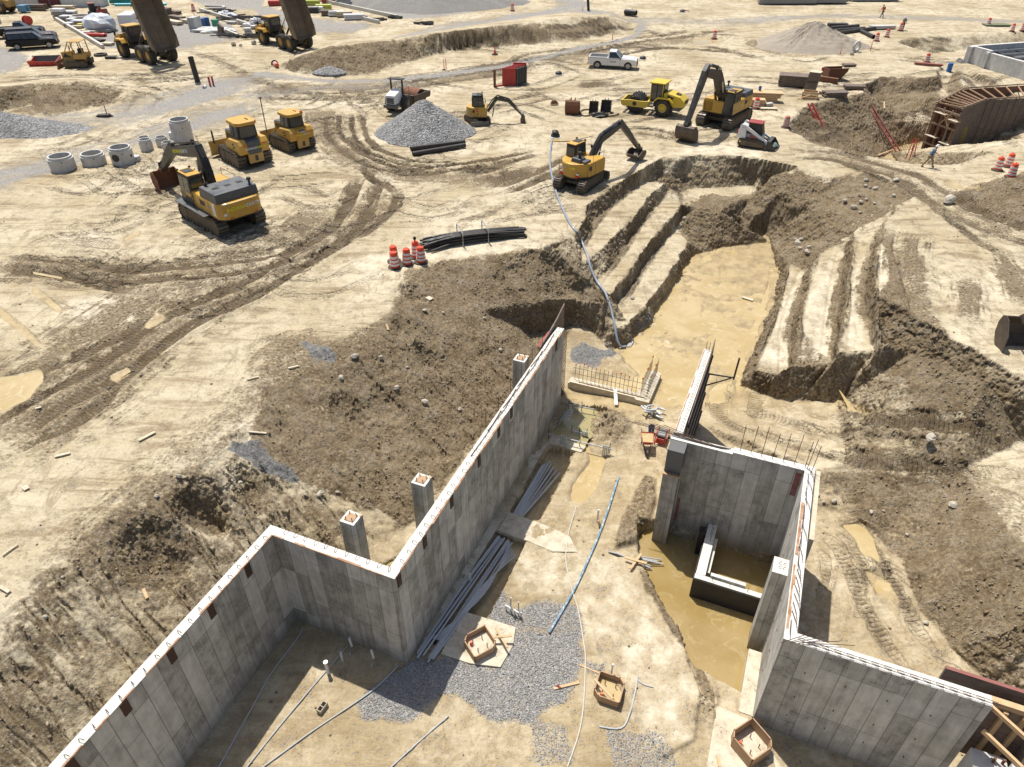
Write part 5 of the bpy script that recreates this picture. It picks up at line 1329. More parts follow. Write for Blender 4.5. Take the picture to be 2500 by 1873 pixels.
def plate_arm(par, pts, widths, th, m, name):
 """box section arm along a polyline in the x-z plane, depth given per point"""
 up = []; lo = []
 for i, p in enumerate(pts):
  a = Vector(pts[max(i - 1, 0)]); b = Vector(pts[min(i + 1, len(pts) - 1)]); d = (b - a).normalized(); n = Vector((-d.y, d.x)); p = Vector(p)
  up.append(tuple(p + n * widths[i] / 2)); lo.append(tuple(p - n * widths[i] / 2))
 return MB().prism(up + lo[::-1], -th / 2, th / 2).build(name, m, par, bevel=.025)
def ram(par, a, b, y, r, f=.55, name='hydraulic_ram'):
 a = Vector((a[0], y, a[1])); b = Vector((b[0], y, b[1])); m = a.lerp(b, f)
 o = MB().cyl(a, m, r, n=10).build(name, DARKM, par, smooth=True); MB().cyl(m, b, r * .6, n=8).build('rod', CHROME, o, smooth=True)
 return o
def plane_pt(root, yaw, px, y=0.0):
 """photo pixel -> (forward, up) in the vertical plane of a boom"""
 d = Vector((math.cos(yaw), math.sin(yaw))); n = Vector((-d.y, d.x)); o = Vector((root[0], root[1])) + n * y
 a = (px[0] - 1250) / FPX; b = (936.5 - px[1]) / FPX
 r = Vector((a, math.cos(PITCH) + b * math.sin(PITCH), -math.sin(PITCH) + b * math.cos(PITCH)))
 t = o.dot(n) / (r.x * n.x + r.y * n.y); p = r * t
 return ((p.x - o.x) * d.x + (p.y - o.y) * d.y, CZ + p.z - root[2])
def panes(par, c, L_, w, z0, z1, m=GLASS, rear=True, ins=.09, post=.0):
 """glass panels just proud of a cab box: front, rear, both sides"""
 x0, x1 = c[0] - L_ / 2, c[0] + L_ / 2; y0, y1 = c[1] - w / 2, c[1] + w / 2
 for y, e in ((y0, -.006), (y1, .006)):
  mid = (x0 + x1) / 2
  for a, b in ((x0 + ins, mid - .04), (mid + .04, x1 - ins)):
   MB().box(((a + b) / 2, y + e, (z0 + z1) / 2), (b - a, .012, z1 - z0)).build('window', m, par)
 MB().box((x1 + .006, c[1], (z0 + z1) / 2), (.012, w - 2 * ins, z1 - z0)).build('window', m, par)
 if rear: MB().box((x0 - .006, c[1], (z0 + z1) / 2 + .1), (.012, w - 2 * ins, z1 - z0 - .25)).build('window', m, par)
def name_text(par, M0, size, first='INDIANA', second='EARTH', m1=LYEL, m2=LWHITE, shear=.12):
 oo = [lettering(t, size, m, par, Matrix(), shear=shear, bold=.012) for t, m in ((first, m1), (second, m2))]
 ws = [(min(v.co.x for v in o.data.vertices), max(v.co.x for v in o.data.vertices)) for o in oo]
 wid = [b - a for a, b in ws]; x = -(sum(wid) + size * .06) / 2
 for o, (a, b), w in zip(oo, ws, wid): o.data.transform(M0 @ Matrix.Translation((x - a, 0, 0))); x += w + size * .06
def roundel(par, c, r, nrm):
 """round black badge with a small leaping animal in yellow"""
 n = Vector(nrm); c = Vector(c)
 o = MB().cyl(c - n * .004, c + n * .008, r, n=20).build('badge', BLK, par)
 x = Vector((0, 0, 1)).cross(n).normalized(); M = frame(c + n * .012, x, (0, 0, 1))
 deer = [(-.6, -.1), (-.2, .12), (.15, .12), (.35, .4), (.5, .62), (.62, .42), (.75, .36), (.55, .22), (.45, -.02), (.75, -.22), (.68, -.3), (.3, -.14), (-.1, -.12), (-.35, -.5), (-.45, -.5), (-.3, -.12), (-.62, -.42), (-.7, -.36)]
 MB().prism([(a * r, b * r) for a, b in deer], 0, .006, 'z').move(M).build('emblem', LYEL, o)
def excavator(name, label, root, tyaw, hyaw, D, joints, body=YEL, text=True):
 """root at ground; undercarriage yaw and house yaw differ; joints = boom foot, elbow, tip, stick end as photo pixels"""
 R = thing(name, label, 'excavator', root, hyaw, 'excavators on the site')
 dy = tyaw - hyaw; L_, w, H, g, sh = D['track']
 q = []
 for s in (-1, 1):
  t = crawler(R, L_, w, H, s * g / 2, sh)
  t.rotation_euler = (0, 0, dy)
 u = MB().box((0, 0, H * .62), (L_ * .42, g, H * .42)).box((L_ * .22, 0, H * .55), (.3, g, H * .3)).box((-L_ * .22, 0, H * .55), (.3, g, H * .3)).build('chassis', TRKF, R, bevel=.05); u.rotation_euler = (0, 0, dy)
 MB().cyl((0, 0, H * .7), (0, 0, D['z0']), w * .42 + .3, n=24).build('turntable', DKST, R)
 z0, z1 = D['z0'], D['z1']; rr, fr, hw = D['rear'], D['front'], D['hw']
 # house in plan: rounded tail
 tail = []
 N_ = 12; cv_ = D['round']
 for i in range(N_ + 1):
  a = -1 + 2 * i / N_; y = a * hw; e = abs(a) ** D.get('pw', 2.6); tail.append((-rr + cv_ * e, y))
 cabx = D['cabx']
 plan = tail + [(fr, hw), (fr, -hw)]
 MB().prism(plan, z0, z1, 'z').build('house', body, R, bevel=D.get('bev', .09))
 MB().prism([(p[0] * .97, p[1] * .97) for p in plan], z0 - .06, z0 - .002, 'z').build('deck', DKST, R)
 # boom gap in front
 cx0, cx1, cy0, cy1, cz1 = D['cab']
 cb = MB().hexa([(cx0, cy0, z0 + .02), (cx1 - .05, cy0, z0 + .02), (cx1 - .05, cy1, z0 + .02), (cx0, cy1, z0 + .02)], [(cx0 + .04, cy0 + .07, cz1), (cx1 - .22, cy0 + .07, cz1), (cx1 - .22, cy1 - .07, cz1), (cx0 + .04, cy1 - .07, cz1)]).build('cab', BLK, R, bevel=.06)
 MB().box(((cx0 + cx1) / 2 - .1, (cy0 + cy1) / 2, cz1 + .035), (cx1 - cx0 - .24, cy1 - cy0 - .12, .07)).build('cab_roof', D.get('roof', body), cb, bevel=.03)
 MB().box(((cx0 + cx1) / 2 + .1, (cy0 + cy1) / 2, cz1 + .085), ((cx1 - cx0) * .42, (cy1 - cy0) * .62, .03)).build('roof_hatch', BLK, cb)
 zc0 = z0 + (cz1 - z0) * .40; 
 def quad(a, b, nm='window'):   # quads on the tapered cab faces, given as fractions
  MB().hexa(a, b).build(nm, GLASS, cb)
 def face(y, f0, f1, g0, g1, e):
  def P(fx, fz):
   zz = z0 + .02 + (cz1 - z0 - .02) * fz; xa = cx0 + .04 * fz; xb = cx1 - .05 - .17 * fz; yy = y + (-1 if y > (cy0 + cy1) / 2 else 1) * .07 * fz
   return (xa + (xb - xa) * fx, yy, zz)
  a = [P(f0, g0), P(f1, g0), P(f1, g1), P(f0, g1)]
  quad([(p[0], p[1] - .004 * e, p[2]) for p in a], [(p[0], p[1] + .014 * e, p[2]) for p in a])
 for y, e in ((cy0, -1), (cy1, 1)):
  face(y, .10, .52, .42, .92, e); face(y, .57, .92, .16, .92, e)
 def P2(fy, fz, e):
  zz = z0 + .02 + (cz1 - z0 - .02) * fz; xa = cx1 - .05 - .17 * fz
  return (xa + e, cy0 + .07 * fz + (cy1 - cy0 - .14 * fz) * fy, zz)
 quad([P2(.1, .12, -.004), P2(.9, .12, -.004), P2(.9, .94, -.004), P2(.1, .94, -.004)], [P2(.1, .12, .014), P2(.9, .12, .014), P2(.9, .94, .014), P2(.1, .94, .014)])
 MB().box((cx0 + .028, (cy0 + cy1) / 2, z0 + (cz1 - z0) * .70), (.08, (cy1 - cy0) * .74, (cz1 - z0) * .40)).build('window', GLASS, cb)
 for y in (cy0 + .1, cy1 - .1): MB().box((cx1 - .3, y, cz1 + .12), (.1, .14, .1)).build('work_light', BLK, cb)
 MB().bar((cx1 - .1, cy0 - .05, cz1 - .2), (cx1 + .02, cy0 - .28, cz1 - .3), .02).build('mirror_arm', DKST, cb); MB().box((cx1 + .02, cy0 - .3, cz1 - .35), (.05, .14, .26)).build('mirror', BLK, cb)
 hx0, hx1, hy0, hy1, hz = D['hood']
 if hz > z1:
  hd = MB().hexa([(hx0, hy0, z1 - .02), (hx1, hy0, z1 - .02), (hx1, hy1, z1 - .02), (hx0, hy1, z1 - .02)], [(hx0 + .06, hy0 + .06, hz), (hx1 - .06, hy0 + .06, hz), (hx1 - .06, hy1 - .06, hz), (hx0 + .06, hy1 - .06, hz)]).build('engine_hood', MGREY, R, bevel=.05)
  for i in range(3):
   y = hy0 + (hy1 - hy0) * (.22 + .28 * i); v = MB()
   for k in range(4): v.box(((hx0 + hx1) / 2 + .1 * k - .15, y, hz + .006), (.05, (hy1 - hy0) * .14, .012))
   v.build('louvre', BLK, hd)
  MB().cyl((hx0 + .35, hy0 + .35, hz), (hx0 + .35, hy0 + .35, hz + .3), .07, n=10).cyl((hx0 + .35, hy0 + .35, hz + .3), (hx0 + .35, hy0 + .35, hz + .44), .16, .13, n=14).build('air_cap', BLK, hd, smooth=True)
  MB().tube([(hx1 - .25, hy1 - .45, hz - .05), (hx1 - .25, hy1 - .45, hz + .12), (hx1 - .42, hy1 - .5, hz + .22)], .11, 10).build('exhaust', BLK, hd, smooth=True)
 for y in (hw - .08, -hw + .08):
  MB().tube([(fr - .2, y, z1), (fr - .2, y, z1 + .45), (-.1, y, z1 + .45), (-.1, y, z1)], .018, 5).build('handrail', BLK, R)
 # side seams and grilles of the house
 for y, e in ((hw, 1), (-hw, -1)):
  for k in range(3): MB().box((-rr * .55 + k * rr * .32, y + e * .002, (z0 + z1) / 2), (.018, .012, (z1 - z0) * .8)).build('door_seam', BLK, R)
  MB().box((-rr * .30, y + e * .004, z0 + (z1 - z0) * .62), (rr * .2, .014, (z1 - z0) * .3)).build('side_grille', BLK, R)
 MB().box((-rr - .002, -hw * .55, z0 + .12 * (z1 - z0)), (.02, .22, .06)).build('reflector', REDL, R); MB().box((-rr - .002, hw * .55, z0 + .12 * (z1 - z0)), (.02, .22, .06)).build('reflector', REDL, R)
 # boom
 by = D.get('by', 0.0)
 J = []
 for p in joints:
  if p[0] is None: J.append((p[1], p[2]))
  elif p[0] == 'z': q = U(*p[1:]); J.append(((q.x - root[0]) * math.cos(hyaw) + (q.y - root[1]) * math.sin(hyaw), p[3]))
  elif p[0] == 'r': J.append((J[-1][0] + p[1], J[-1][1] + p[2]))
  else: J.append(plane_pt(root, hyaw, p, by))
 F0, El, Tp, Se, Bk = J[:5]
 th, dp = D['boom']
 B = plate_arm(R, [F0, (F0[0] * .5 + El[0] * .5 - .0, F0[1] * .5 + El[1] * .5), El, (El[0] * .5 + Tp[0] * .5, El[1] * .5 + Tp[1] * .5), Tp], [dp * .75, dp * 1.05, dp * 1.12, dp * .95, dp * .55], th, DARKM, 'boom')
 if by: B.location.y = by
 sd = (Vector(Se) - Vector(Tp)).normalized()
 top = Vector(Tp) - sd * D['stick_up']
 S = plate_arm(R, [tuple(top), Tp, tuple(Vector(Tp).lerp(Vector(Se), .5)), Se], [dp * .42, dp * .95, dp * .66, dp * .42], th * .8, D.get('stick_mat', DARKM), 'stick'); S.location.y = by
 pt = Vector(El).lerp(Vector(Tp), .12); nb_ = Vector((-(Vector(Tp) - Vector(El)).y, (Vector(Tp) - Vector(El)).x)).normalized()
 r1 = ram(R, tuple(pt + nb_ * dp * .75), tuple(top), by, dp * .17, .6)
 MB().prism([tuple(pt + nb_ * dp * .35), tuple(pt + nb_ * dp * .9 + Vector((.1, 0))), tuple(pt + nb_ * dp * .35 + Vector((.3, 0)))], by - .08, by + .08).build('ram_lug', DARKM, R)
 for y in (-th * .78, th * .78):
  ram(R, (F0[0] + .45, F0[1] - .45), tuple(Vector(F0).lerp(Vector(El), .80) - Vector((0, dp * .1))), by + y, dp * .15, .6)
 sn = Vector((-sd.y, sd.x)) * (1 if D.get('ram_side', 1) > 0 else -1)
 link = Vector(Tp).lerp(Vector(Se), .88) + sn * dp * .55
 ram(R, tuple(Vector(Tp) + sn * dp * .55 - sd * .2), tuple(link), by, dp * .13, .6)
 MB().bar((link.x, by, link.y), (Bk[0], by, Bk[1]), th * .4, .09).build('bucket_link', DARKM, R)
 MB().bar((link.x, by, link.y), (Vector(Tp).lerp(Vector(Se), .93).x, by, Vector(Tp).lerp(Vector(Se), .93).y), th * .9, .07).build('bucket_link', DARKM, R)
 bw, bang, bs_, bm_ = D['bucket']
 k = bucket_part(R, bw, Se, bang, bs_, bm_, teeth=D.get('teeth', 5), mir=-1); k.location.y = by
 for i, (y, o_) in enumerate(((-th * .25, .06), (-th * .08, .09), (th * .1, .06), (th * .27, .09))):   # hoses over the boom
  pts = []
  for f in range(11):
   t_ = f / 10
   p = Vector(F0).lerp(Vector(El), t_ * 2) if t_ < .5 else Vector(El).lerp(Vector(Tp), (t_ - .5) * 2)
   d = (Vector(El) - Vector(F0)).normalized() if t_ < .5 else (Vector(Tp) - Vector(El)).normalized()
   bow = dp * (.53 + .1 * math.sin(t_ * math.pi)); p = p + Vector((-d.y, d.x)) * (bow + o_)
   pts.append((p.x, by + y, p.y))
  MB().tube(pts, .028, 5).build('hose', BLK, R)
 R['_j'] = 0; del R['_j']
 return R, dict(F0=F0, El=El, Tp=Tp, Se=Se)
ZA = lambda x, y: (340 + x * .19313, 270 + y * .19313)
ZX = lambda x, y: (1340 + x * .13274, 270 + y * .13274)
ZC = lambda x, y: (1510 + x * .19892, 130 + y * .19892)
ZM = lambda x, y: (1120 + x * .17857, 130 + y * .17857)
# large excavator, lower left of the yard
rA = (-19.95, 46.35, ground_z(-19.95, 46.35)); yA = rad(136)
EXA, jj = excavator('excavator', 'largest yellow excavator with raised grey engine hood and rusty bucket, beside the concrete rings', rA, rad(138), yA,
 dict(track=(5.3, .75, 1.18, 2.78, .75), z0=1.32, z1=2.42, rear=3.45, front=2.1, hw=1.55, round=.55, pw=6, cabx=0, cab=(.35, 2.2, .52, 1.57, 3.35), hood=(-3.05, -.75, -1.5, 1.5, 3.0), boom=(.52, .78), stick_up=.85, bucket=(1.75, rad(12), 1.12, RBKT), by=-.12, bev=.12),
 [(None, .75, 2.25), ZA(755, 505), ZA(410, 505), ('z', *ZA(315, 740), 1.3), ('r', .5, -.1)])
print('exA', {k: tuple(round(c, 2) for c in v) for k, v in jj.items()})
name_text(EXA, frame((-3.47, -.08, 2.0), (0, -1, 0), (0, 0, 1)), .33)
MB().box((-2.6, 1.565, 1.95), (.35, .014, .8)).build('white_stripe', WHITE, EXA)
lettering('470', .26, LGREY, EXA, frame((-1.9, 1.56, 1.95), (-1, 0, 0), (0, 0, 1)))
MB().box((-3.36, 1.15, 1.72), (.02, .34, .16)).build('warning_label', WHITE, EXA)
MB().box((.3, 1.75, 1.36), (4.2, .5, .05)).build('side_walkway', MGREY, EXA)
for z in (1.5, 1.8, 2.1, 2.4): MB().bar((.05, 1.62, z), (.3, 1.62, z), .03).build('ladder_rung', BLK, EXA)
for x in (.05, .3): MB().bar((x, 1.62, 1.4), (x, 1.62, 3.0), .03).build('ladder_rail', BLK, EXA)
Bm = Vector(jj['El']).lerp(Vector(jj['Tp']), .55); bd = (Vector(jj['Tp']) - Vector(jj['El'])).normalized()
name_text(EXA, frame((Bm.x, .145, Bm.y), (-bd.x, 0, -bd.y), (bd.y if bd.x < 0 else -bd.y, 0, abs(bd.x))), .36)
# compact excavator at the edge of the dig
cB = (U(*ZX(240, 1440), 0) + U(*ZX(1100, 1270), 0)) / 2
rB = (5.15, 53.0, ground_z(5.15, 53.0)); yB = rad(50.5)
EXB, jb = excavator('excavator', 'yellow short tail excavator with a small front blade at the edge of the benches', rB, rad(58.8), yB,
 dict(track=(3.75, .6, .86, 2.0, .6), z0=1.0, z1=2.05, rear=1.55, front=1.5, hw=1.28, round=1.0, pw=2.3, cabx=0, cab=(-.25, 1.35, .28, 1.26, 2.95), hood=(-1.1, -.3, -.75, .15, 2.35), boom=(.34, .5), stick_up=.45, bucket=(1.25, rad(-38), .78, BKT), by=-.22, bev=.10, teeth=2),
 [(None, 1.05, 1.75), ZX(960, 520), ZX(1330, 250), ('z', *ZX(1560, 700), .60), ('r', .25, -.05)])
print('exB', {k: tuple(round(c, 2) for c in v) for k, v in jb.items()})
name_text(EXB, frame((-1.565, .15, 1.72), (0, -1, 0), (0, 0, 1)), .2, m1=LGREY, m2=LYEL)
for y in (-.75, .72): 
 MB().box((-1.42, y, 1.34), (.03, .22, .12)).build('warning_label', WHITE, EXB); MB().box((-1.43, y, 1.19), (.03, .32, .13)).build('red_mark', REDL, EXB)
MB().prism([(2.0, .1), (2.22, .05), (2.3, .35), (2.2, .72), (2.1, .72), (2.12, .35)], -1.28, 1.28).build('blade', DARKM, EXB)
for y in (-.6, .6): MB().bar((1.0, y, .5), (2.1, y, .3), .12).build('blade_arm', DARKM, EXB)
MB().box((-.55, -.62, 2.12), (.75, .9, .16)).build('top_panel', MGREY, EXB, bevel=.03)
# large excavator with the stick reaching down
rC = (20.1, 69.2, ground_z(20.1, 69.2)); yC = rad(231.5)
EXC, jc = excavator('excavator', 'yellow excavator with tall folded boom and bucket on the ground, beside the lumber stacks', rC, rad(231.5), yC,
 dict(track=(5.0, .8, 1.1, 2.65, .8), z0=1.25, z1=2.35, rear=3.0, front=1.9, hw=1.5, round=.55, pw=6, cabx=0, cab=(.25, 2.05, .48, 1.5, 3.2), hood=(-2.6, -.6, -1.4, 1.4, 2.75), boom=(.5, .82), stick_up=.7, bucket=(1.7, rad(8), 1.12, BKT), by=-.1, ram_side=-1),
 [(None, .7, 2.1), ZC(1215, 265), ZC(1065, 240), ('z', *ZC(845, 895), 1.45), ('r', .1, -.3)])
print('exC', {k: tuple(round(c, 2) for c in v) for k, v in jc.items()})
MB().box((1.35, -.95, 1.75), (1.1, .95, .9)).build('fuel_box', YEL, EXC, bevel=.05); MB().box((1.6, -.95, 2.3), (.6, .9, .3)).build('step_box', YEL, EXC, bevel=.04)
# small excavator with folded arm
rM = (-3.3, 69.3, ground_z(-3.3, 69.3)); yM = rad(1)
EXM, jm = excavator('mini_excavator', 'small yellow excavator with its arm stretched to the right, behind the gravel pile', rM, rad(-60), yM,
 dict(track=(2.3, .38, .56, 1.3, .38), z0=.66, z1=1.55, rear=1.0, front=.95, hw=.82, round=.6, pw=2.2, cabx=0, cab=(-.45, .8, -.5, .55, 2.5), hood=(-.9, -.5, -.6, .6, 1.5), roof=MGREY, boom=(.2, .3), stick_up=.3, bucket=(.7, rad(25), .5, BKT), by=-.0, bev=.08, teeth=4),
 [(None, 1.0, 1.0), ZM(520, 615), ZM(690, 660), ('z', *ZM(880, 840), .5), ('r', .15, -.05)])
print('exM', {k: tuple(round(c, 2) for c in v) for k, v in jm.items()})
for k in range(3): MB().box((.0 + .02, -.825, 1.4 - .2 * k), (.2, .014, .1)).build('red_mark', REDL, EXM)
b_ = MB().box((1.35, 0, .22), (.08, 1.75, .42)).build('blade', MGREY, EXM, bevel=.02); b_.rotation_euler = (0, 0, rad(-78))
# ---------------------------------------------------------------- bulldozers
def dozer(label, root, yaw, s=1.0, mast=False, style=0):
 R = thing('bulldozer', label, 'bulldozer', root, yaw, 'bulldozers on the site'); R.scale = (s, s, s)
 L_, H = 3.5, 1.15
 for y in (-1.05, 1.05):
  crawler(R, L_, .7, H, y, .7)
 body = YEL
 MB().box((-.1, 0, .95), (3.0, 1.25, .7)).build('chassis', DKST, R, bevel=.05)
 MB().hexa([(.35, -.5, 1.2), (1.95, -.48, 1.15), (1.95, .48, 1.15), (.35, .5, 1.2)], [(.35, -.46, 2.18), (1.95, -.42, 2.02), (1.95, .42, 2.02), (.35, .46, 2.18)]).build('engine_cover', body, R, bevel=.05)
 MB().hexa([(.33, -.48, 2.185), (1.97, -.44, 2.03), (1.97, .44, 2.03), (.33, .48, 2.185)], [(.4, -.38, 2.28), (1.9, -.36, 2.12), (1.9, .36, 2.12), (.4, .38, 2.28)]).build('hood_top', MGREY, R, bevel=.03)
 MB().tube([(1.0, 0, 2.15), (1.0, 0, 2.72), (.92, 0, 2.9)], .085, 10).build('exhaust_pipe', CHROME, R, smooth=True)
 for y in (-.485, .485):
  v = MB()
  for k in range(4): v.box((.75 + .26 * k, y, 1.65), (.07, .02, .7), Matrix.Rotation(.35, 3, 'Y'))
  v.build('side_grille', BLK, R)
 # rear body: tank with raised fenders
 MB().prism([(-2.0, 1.1), (-2.05, 1.75), (-1.75, 2.12), (-.2, 2.0), (.4, 1.65), (.4, 1.1)], -1.18, -.52).build('fender', body, R, bevel=.06)
 MB().prism([(-2.0, 1.1), (-2.05, 1.75), (-1.75, 2.12), (-.2, 2.0), (.4, 1.65), (.4, 1.1)], .52, 1.18).build('fender', body, R, bevel=.06)
 MB().hexa([(-2.08, -.519, 1.05), (-1.2, -.519, 1.05), (-1.2, .519, 1.05), (-2.08, .519, 1.05)], [(-2.0, -.519, 1.95), (-1.2, -.519, 2.1), (-1.2, .519, 2.1), (-2.0, .519, 1.95)]).build('tank', MGREY if style == 0 else body, R, bevel=.03)
 MB().box((-1.95, 0, .82), (.22, 1.15, .85)).build('rear_plate', body, R, bevel=.03); MB().box((-2.075, 0, .75), (.02, .24, .4)).build('hitch', DKST, R)
 cab = MB().hexa([(-1.35, -.78, 1.9), (.42, -.7, 1.75), (.42, .7, 1.75), (-1.35, .78, 1.9)], [(-1.25, -.72, 3.0), (.22, -.66, 3.0), (.22, .66, 3.0), (-1.25, .72, 3.0)]).build('cab', BLK, R, bevel=.04)
 oct_ = [(-1.55, -.55), (-1.2, -.88), (.2, -.85), (.52, -.5), (.52, .5), (.2, .85), (-1.2, .88), (-1.55, .55)]
 MB().prism(oct_, 3.002, 3.26, 'z').build('cab_roof', body, cab, bevel=.05)
 MB().hexa([(-1.345, -.62, 2.15), (-1.345, .62, 2.15), (-1.29, .58, 2.9), (-1.29, -.58, 2.9)], [(-1.365, -.62, 2.15), (-1.365, .62, 2.15), (-1.31, .58, 2.9), (-1.31, -.58, 2.9)]).build('window', GLASS, cab)
 for e in (-1, 1):
  for x0, x1 in ((-1.12, -.58), (-.48, .12)): MB().hexa([(x0, e * .755, 2.15), (x1, e * .735, 2.1), (x1, e * .685, 2.9), (x0, e * .70, 2.9)], [(x0, e * .775, 2.15), (x1, e * .76, 2.1), (x1, e * .71, 2.9), (x0, e * .725, 2.9)]).build('window', GLASS, cab)
 MB().box((-1.45, -.55, 3.3 if style else 3.12), (.14, .2, .12)).build('beacon', REDL, cab)
 for x in (-.9, -.6): MB().cyl((x, -.35, 3.26), (x, -.35, 3.32), .06, n=8).build('roof_cap', BLK, cab)
 # blade and arms
 MB().prism([(2.55, .12), (2.75, .05), (2.62, .35), (2.60, .75), (2.72, 1.15), (2.62, 1.2), (2.48, .8), (2.48, .4)], -1.65, 1.65).build('blade', body, R)
 for y in (-.62, .62): MB().bar((.6, y, .6), (2.52, y, .5), .16, .24).build('push_arm', body, R)
 for y in (-.3, .3): MB().cyl((1.7, y, 1.5), (2.5, y, .8), .06, n=8).build('hydraulic_ram', CHROME, R)
 roundel(R, (-1.0, 1.182, 1.62), .2, (0, 1, 0))
 MB().box((-2.05, -.75, 1.75), (.03, .22, .06)).build('reflector', REDL, R); MB().box((-2.05, .75, 1.75), (.03, .22, .06)).build('reflector', REDL, R)
 if style == 0:
  name_text(R, frame((-2.10, -.05, 1.5), (0, -1, 0), (.15, 0, 1)), .23, m1=LWHITE, m2=LYEL)
 else:
  lettering('DEERE', .16, LWHITE, R, frame((-2.07, -.05, 1.78), (0, -1, 0), (.15, 0, 1))); name_text(R, frame((-2.09, -.05, 1.55), (0, -1, 0), (.15, 0, 1)), .17)
  MB().hexa([(-2.095, -.3, 1.85), (-2.095, .3, 1.85), (-2.05, .3, 2.0), (-2.05, -.3, 2.0)], [(-2.08, -.3, 1.85), (-2.08, .3, 1.85), (-2.03, .3, 2.0), (-2.03, -.3, 2.0)]).build('label_panel', MGREY, R)
 if mast: MB().cyl((2.55, 1.0, 1.0), (2.55, 1.0, 4.0), .045, n=8).cyl((2.55, 1.0, 4.0), (2.55, 1.0, 4.1), .14, n=12).build('blade_mast', DKST, R)
 else: MB().box((2.4, 1.3, 1.55), (.12, .1, 1.0)).build('blade_mast', DKST, R)
 return R
dz = lambda x, y: (x, y, ground_z(x, y))
dozer('yellow bulldozer with red beacon and dark rear tank, nearer of the pair', dz(-22.0, 58.45), rad(132.5), 1.06)
dozer('yellow bulldozer with a tall mast on its blade, farther of the pair', dz(-19.0, 61.9), rad(135.5), .94, True, 1)
# old open bulldozer
R = thing('bulldozer', 'small faded yellow bulldozer with open canopy frame beside the red scraper pan', 'bulldozer', dz(-50.9, 89.5), rad(184), 'bulldozers on the site')
for y in (-.8, .8): crawler(R, 2.6, .45, .8, y, .45)
MB().box((0, 0, .8), (2.4, 1.1, .5)).build('chassis', OLDY, R, bevel=.04)
MB().hexa([(.15, -.42, .9), (1.45, -.38, .9), (1.45, .38, .9), (.15, .42, .9)], [(.15, -.4, 1.75), (1.45, -.34, 1.62), (1.45, .34, 1.62), (.15, .4, 1.75)]).build('engine_cover', OLDY, R, bevel=.04)
for y in (-.42, .42): MB().prism([(.35, 1.1), (1.3, 1.1), (1.0, 1.5)], y - .01, y + .01).build('side_grille', BLK, R)
MB().prism([(-1.35, .95), (-1.35, 1.5), (-.2, 1.5), (-.05, .95)], -.98, .98).build('fender', OLDY, R, bevel=.05)
MB().box((-.7, 0, 1.7), (.5, .55, .5)).build('seat', BLK, R, bevel=.05)
for x, y in ((-1.25, -.8), (-1.25, .8), (-.25, -.8), (-.25, .8)): MB().bar((x, y, 1.4), (x + .08, y, 2.75), .09).build('canopy_post', OLDY, R)
MB().tube([(.55, 0, 1.6), (.5, 0, 2.3)], .05, 8).build('exhaust_pipe', RUST, R)
MB().bar((.9, -.6, 1.6), (.1, -.8, 2.75), .08).build('canopy_post', OLDY, R); MB().bar((.9, .6, 1.6), (.1, .8, 2.75), .08).build('canopy_post', OLDY, R)
MB().box((-.55, 0, 2.78), (1.5, 1.75, .07)).build('canopy', OLDY, R, bevel=.02)
MB().prism([(1.75, .05), (1.95, .0), (1.85, .4), (1.92, .8), (1.82, .82), (1.72, .4)], -1.3, 1.3).build('blade', RUST, R)
for y in (-.5, .5): MB().bar((.3, y, .5), (1.75, y, .4), .12).build('push_arm', OLDY, R)
MB().box((-1.55, 0, .7), (.4, .7, .6)).build('winch', DKST, R, bevel=.05)
# red drag pan beside it
R = thing('scraper_pan', 'red steel drag pan with white rim beside the small open bulldozer', 'steel bin', U(*(405 * .28933, 590 * .28933), 0), rad(8))
MB().hexa([(-1.6, -.3, 0), (1.3, -.3, 0), (1.3, -.25, .05), (-1.6, -.25, .05)], [(-1.8, -.55, 1.1), (1.55, -.5, .95), (1.55, -.45, .95), (-1.8, -.5, 1.1)]).build('front_panel', REDP, R)
MB().hexa([(-1.6, 1.0, 0), (1.3, 1.0, 0), (1.3, 1.05, 0), (-1.6, 1.05, 0)], [(-1.9, 1.5, 1.3), (1.3, 1.5, 1.3), (1.3, 1.56, 1.3), (-1.9, 1.56, 1.3)]).build('back_panel', MGREY, R)
MB().prism([(-.3, 0), (1.0, 0), (1.5, 1.3), (.4, 1.0), (-.5, 1.1)], -1.7, -1.64, 'x').build('side_plate', REDP, R); MB().prism([(-.3, 0), (1.0, 0), (1.5, 1.3), (-.5, .95)], 1.3, 1.36, 'x').build('side_plate', REDP, R)
MB().box((-.15, .35, .03), (2.9, 1.3, .05)).build('floor_plate', MGREY, R)
MB().tube([(-1.75, -.55, 1.12), (-1.75, .3, 1.1), (-1.85, 1.5, 1.36)], .05, 6).build('rim', WHITE, R)
for x in (-.8, 0, .8): MB().box((x, -.5, .5), (.1, .1, .7)).build('rib', REDP, R)
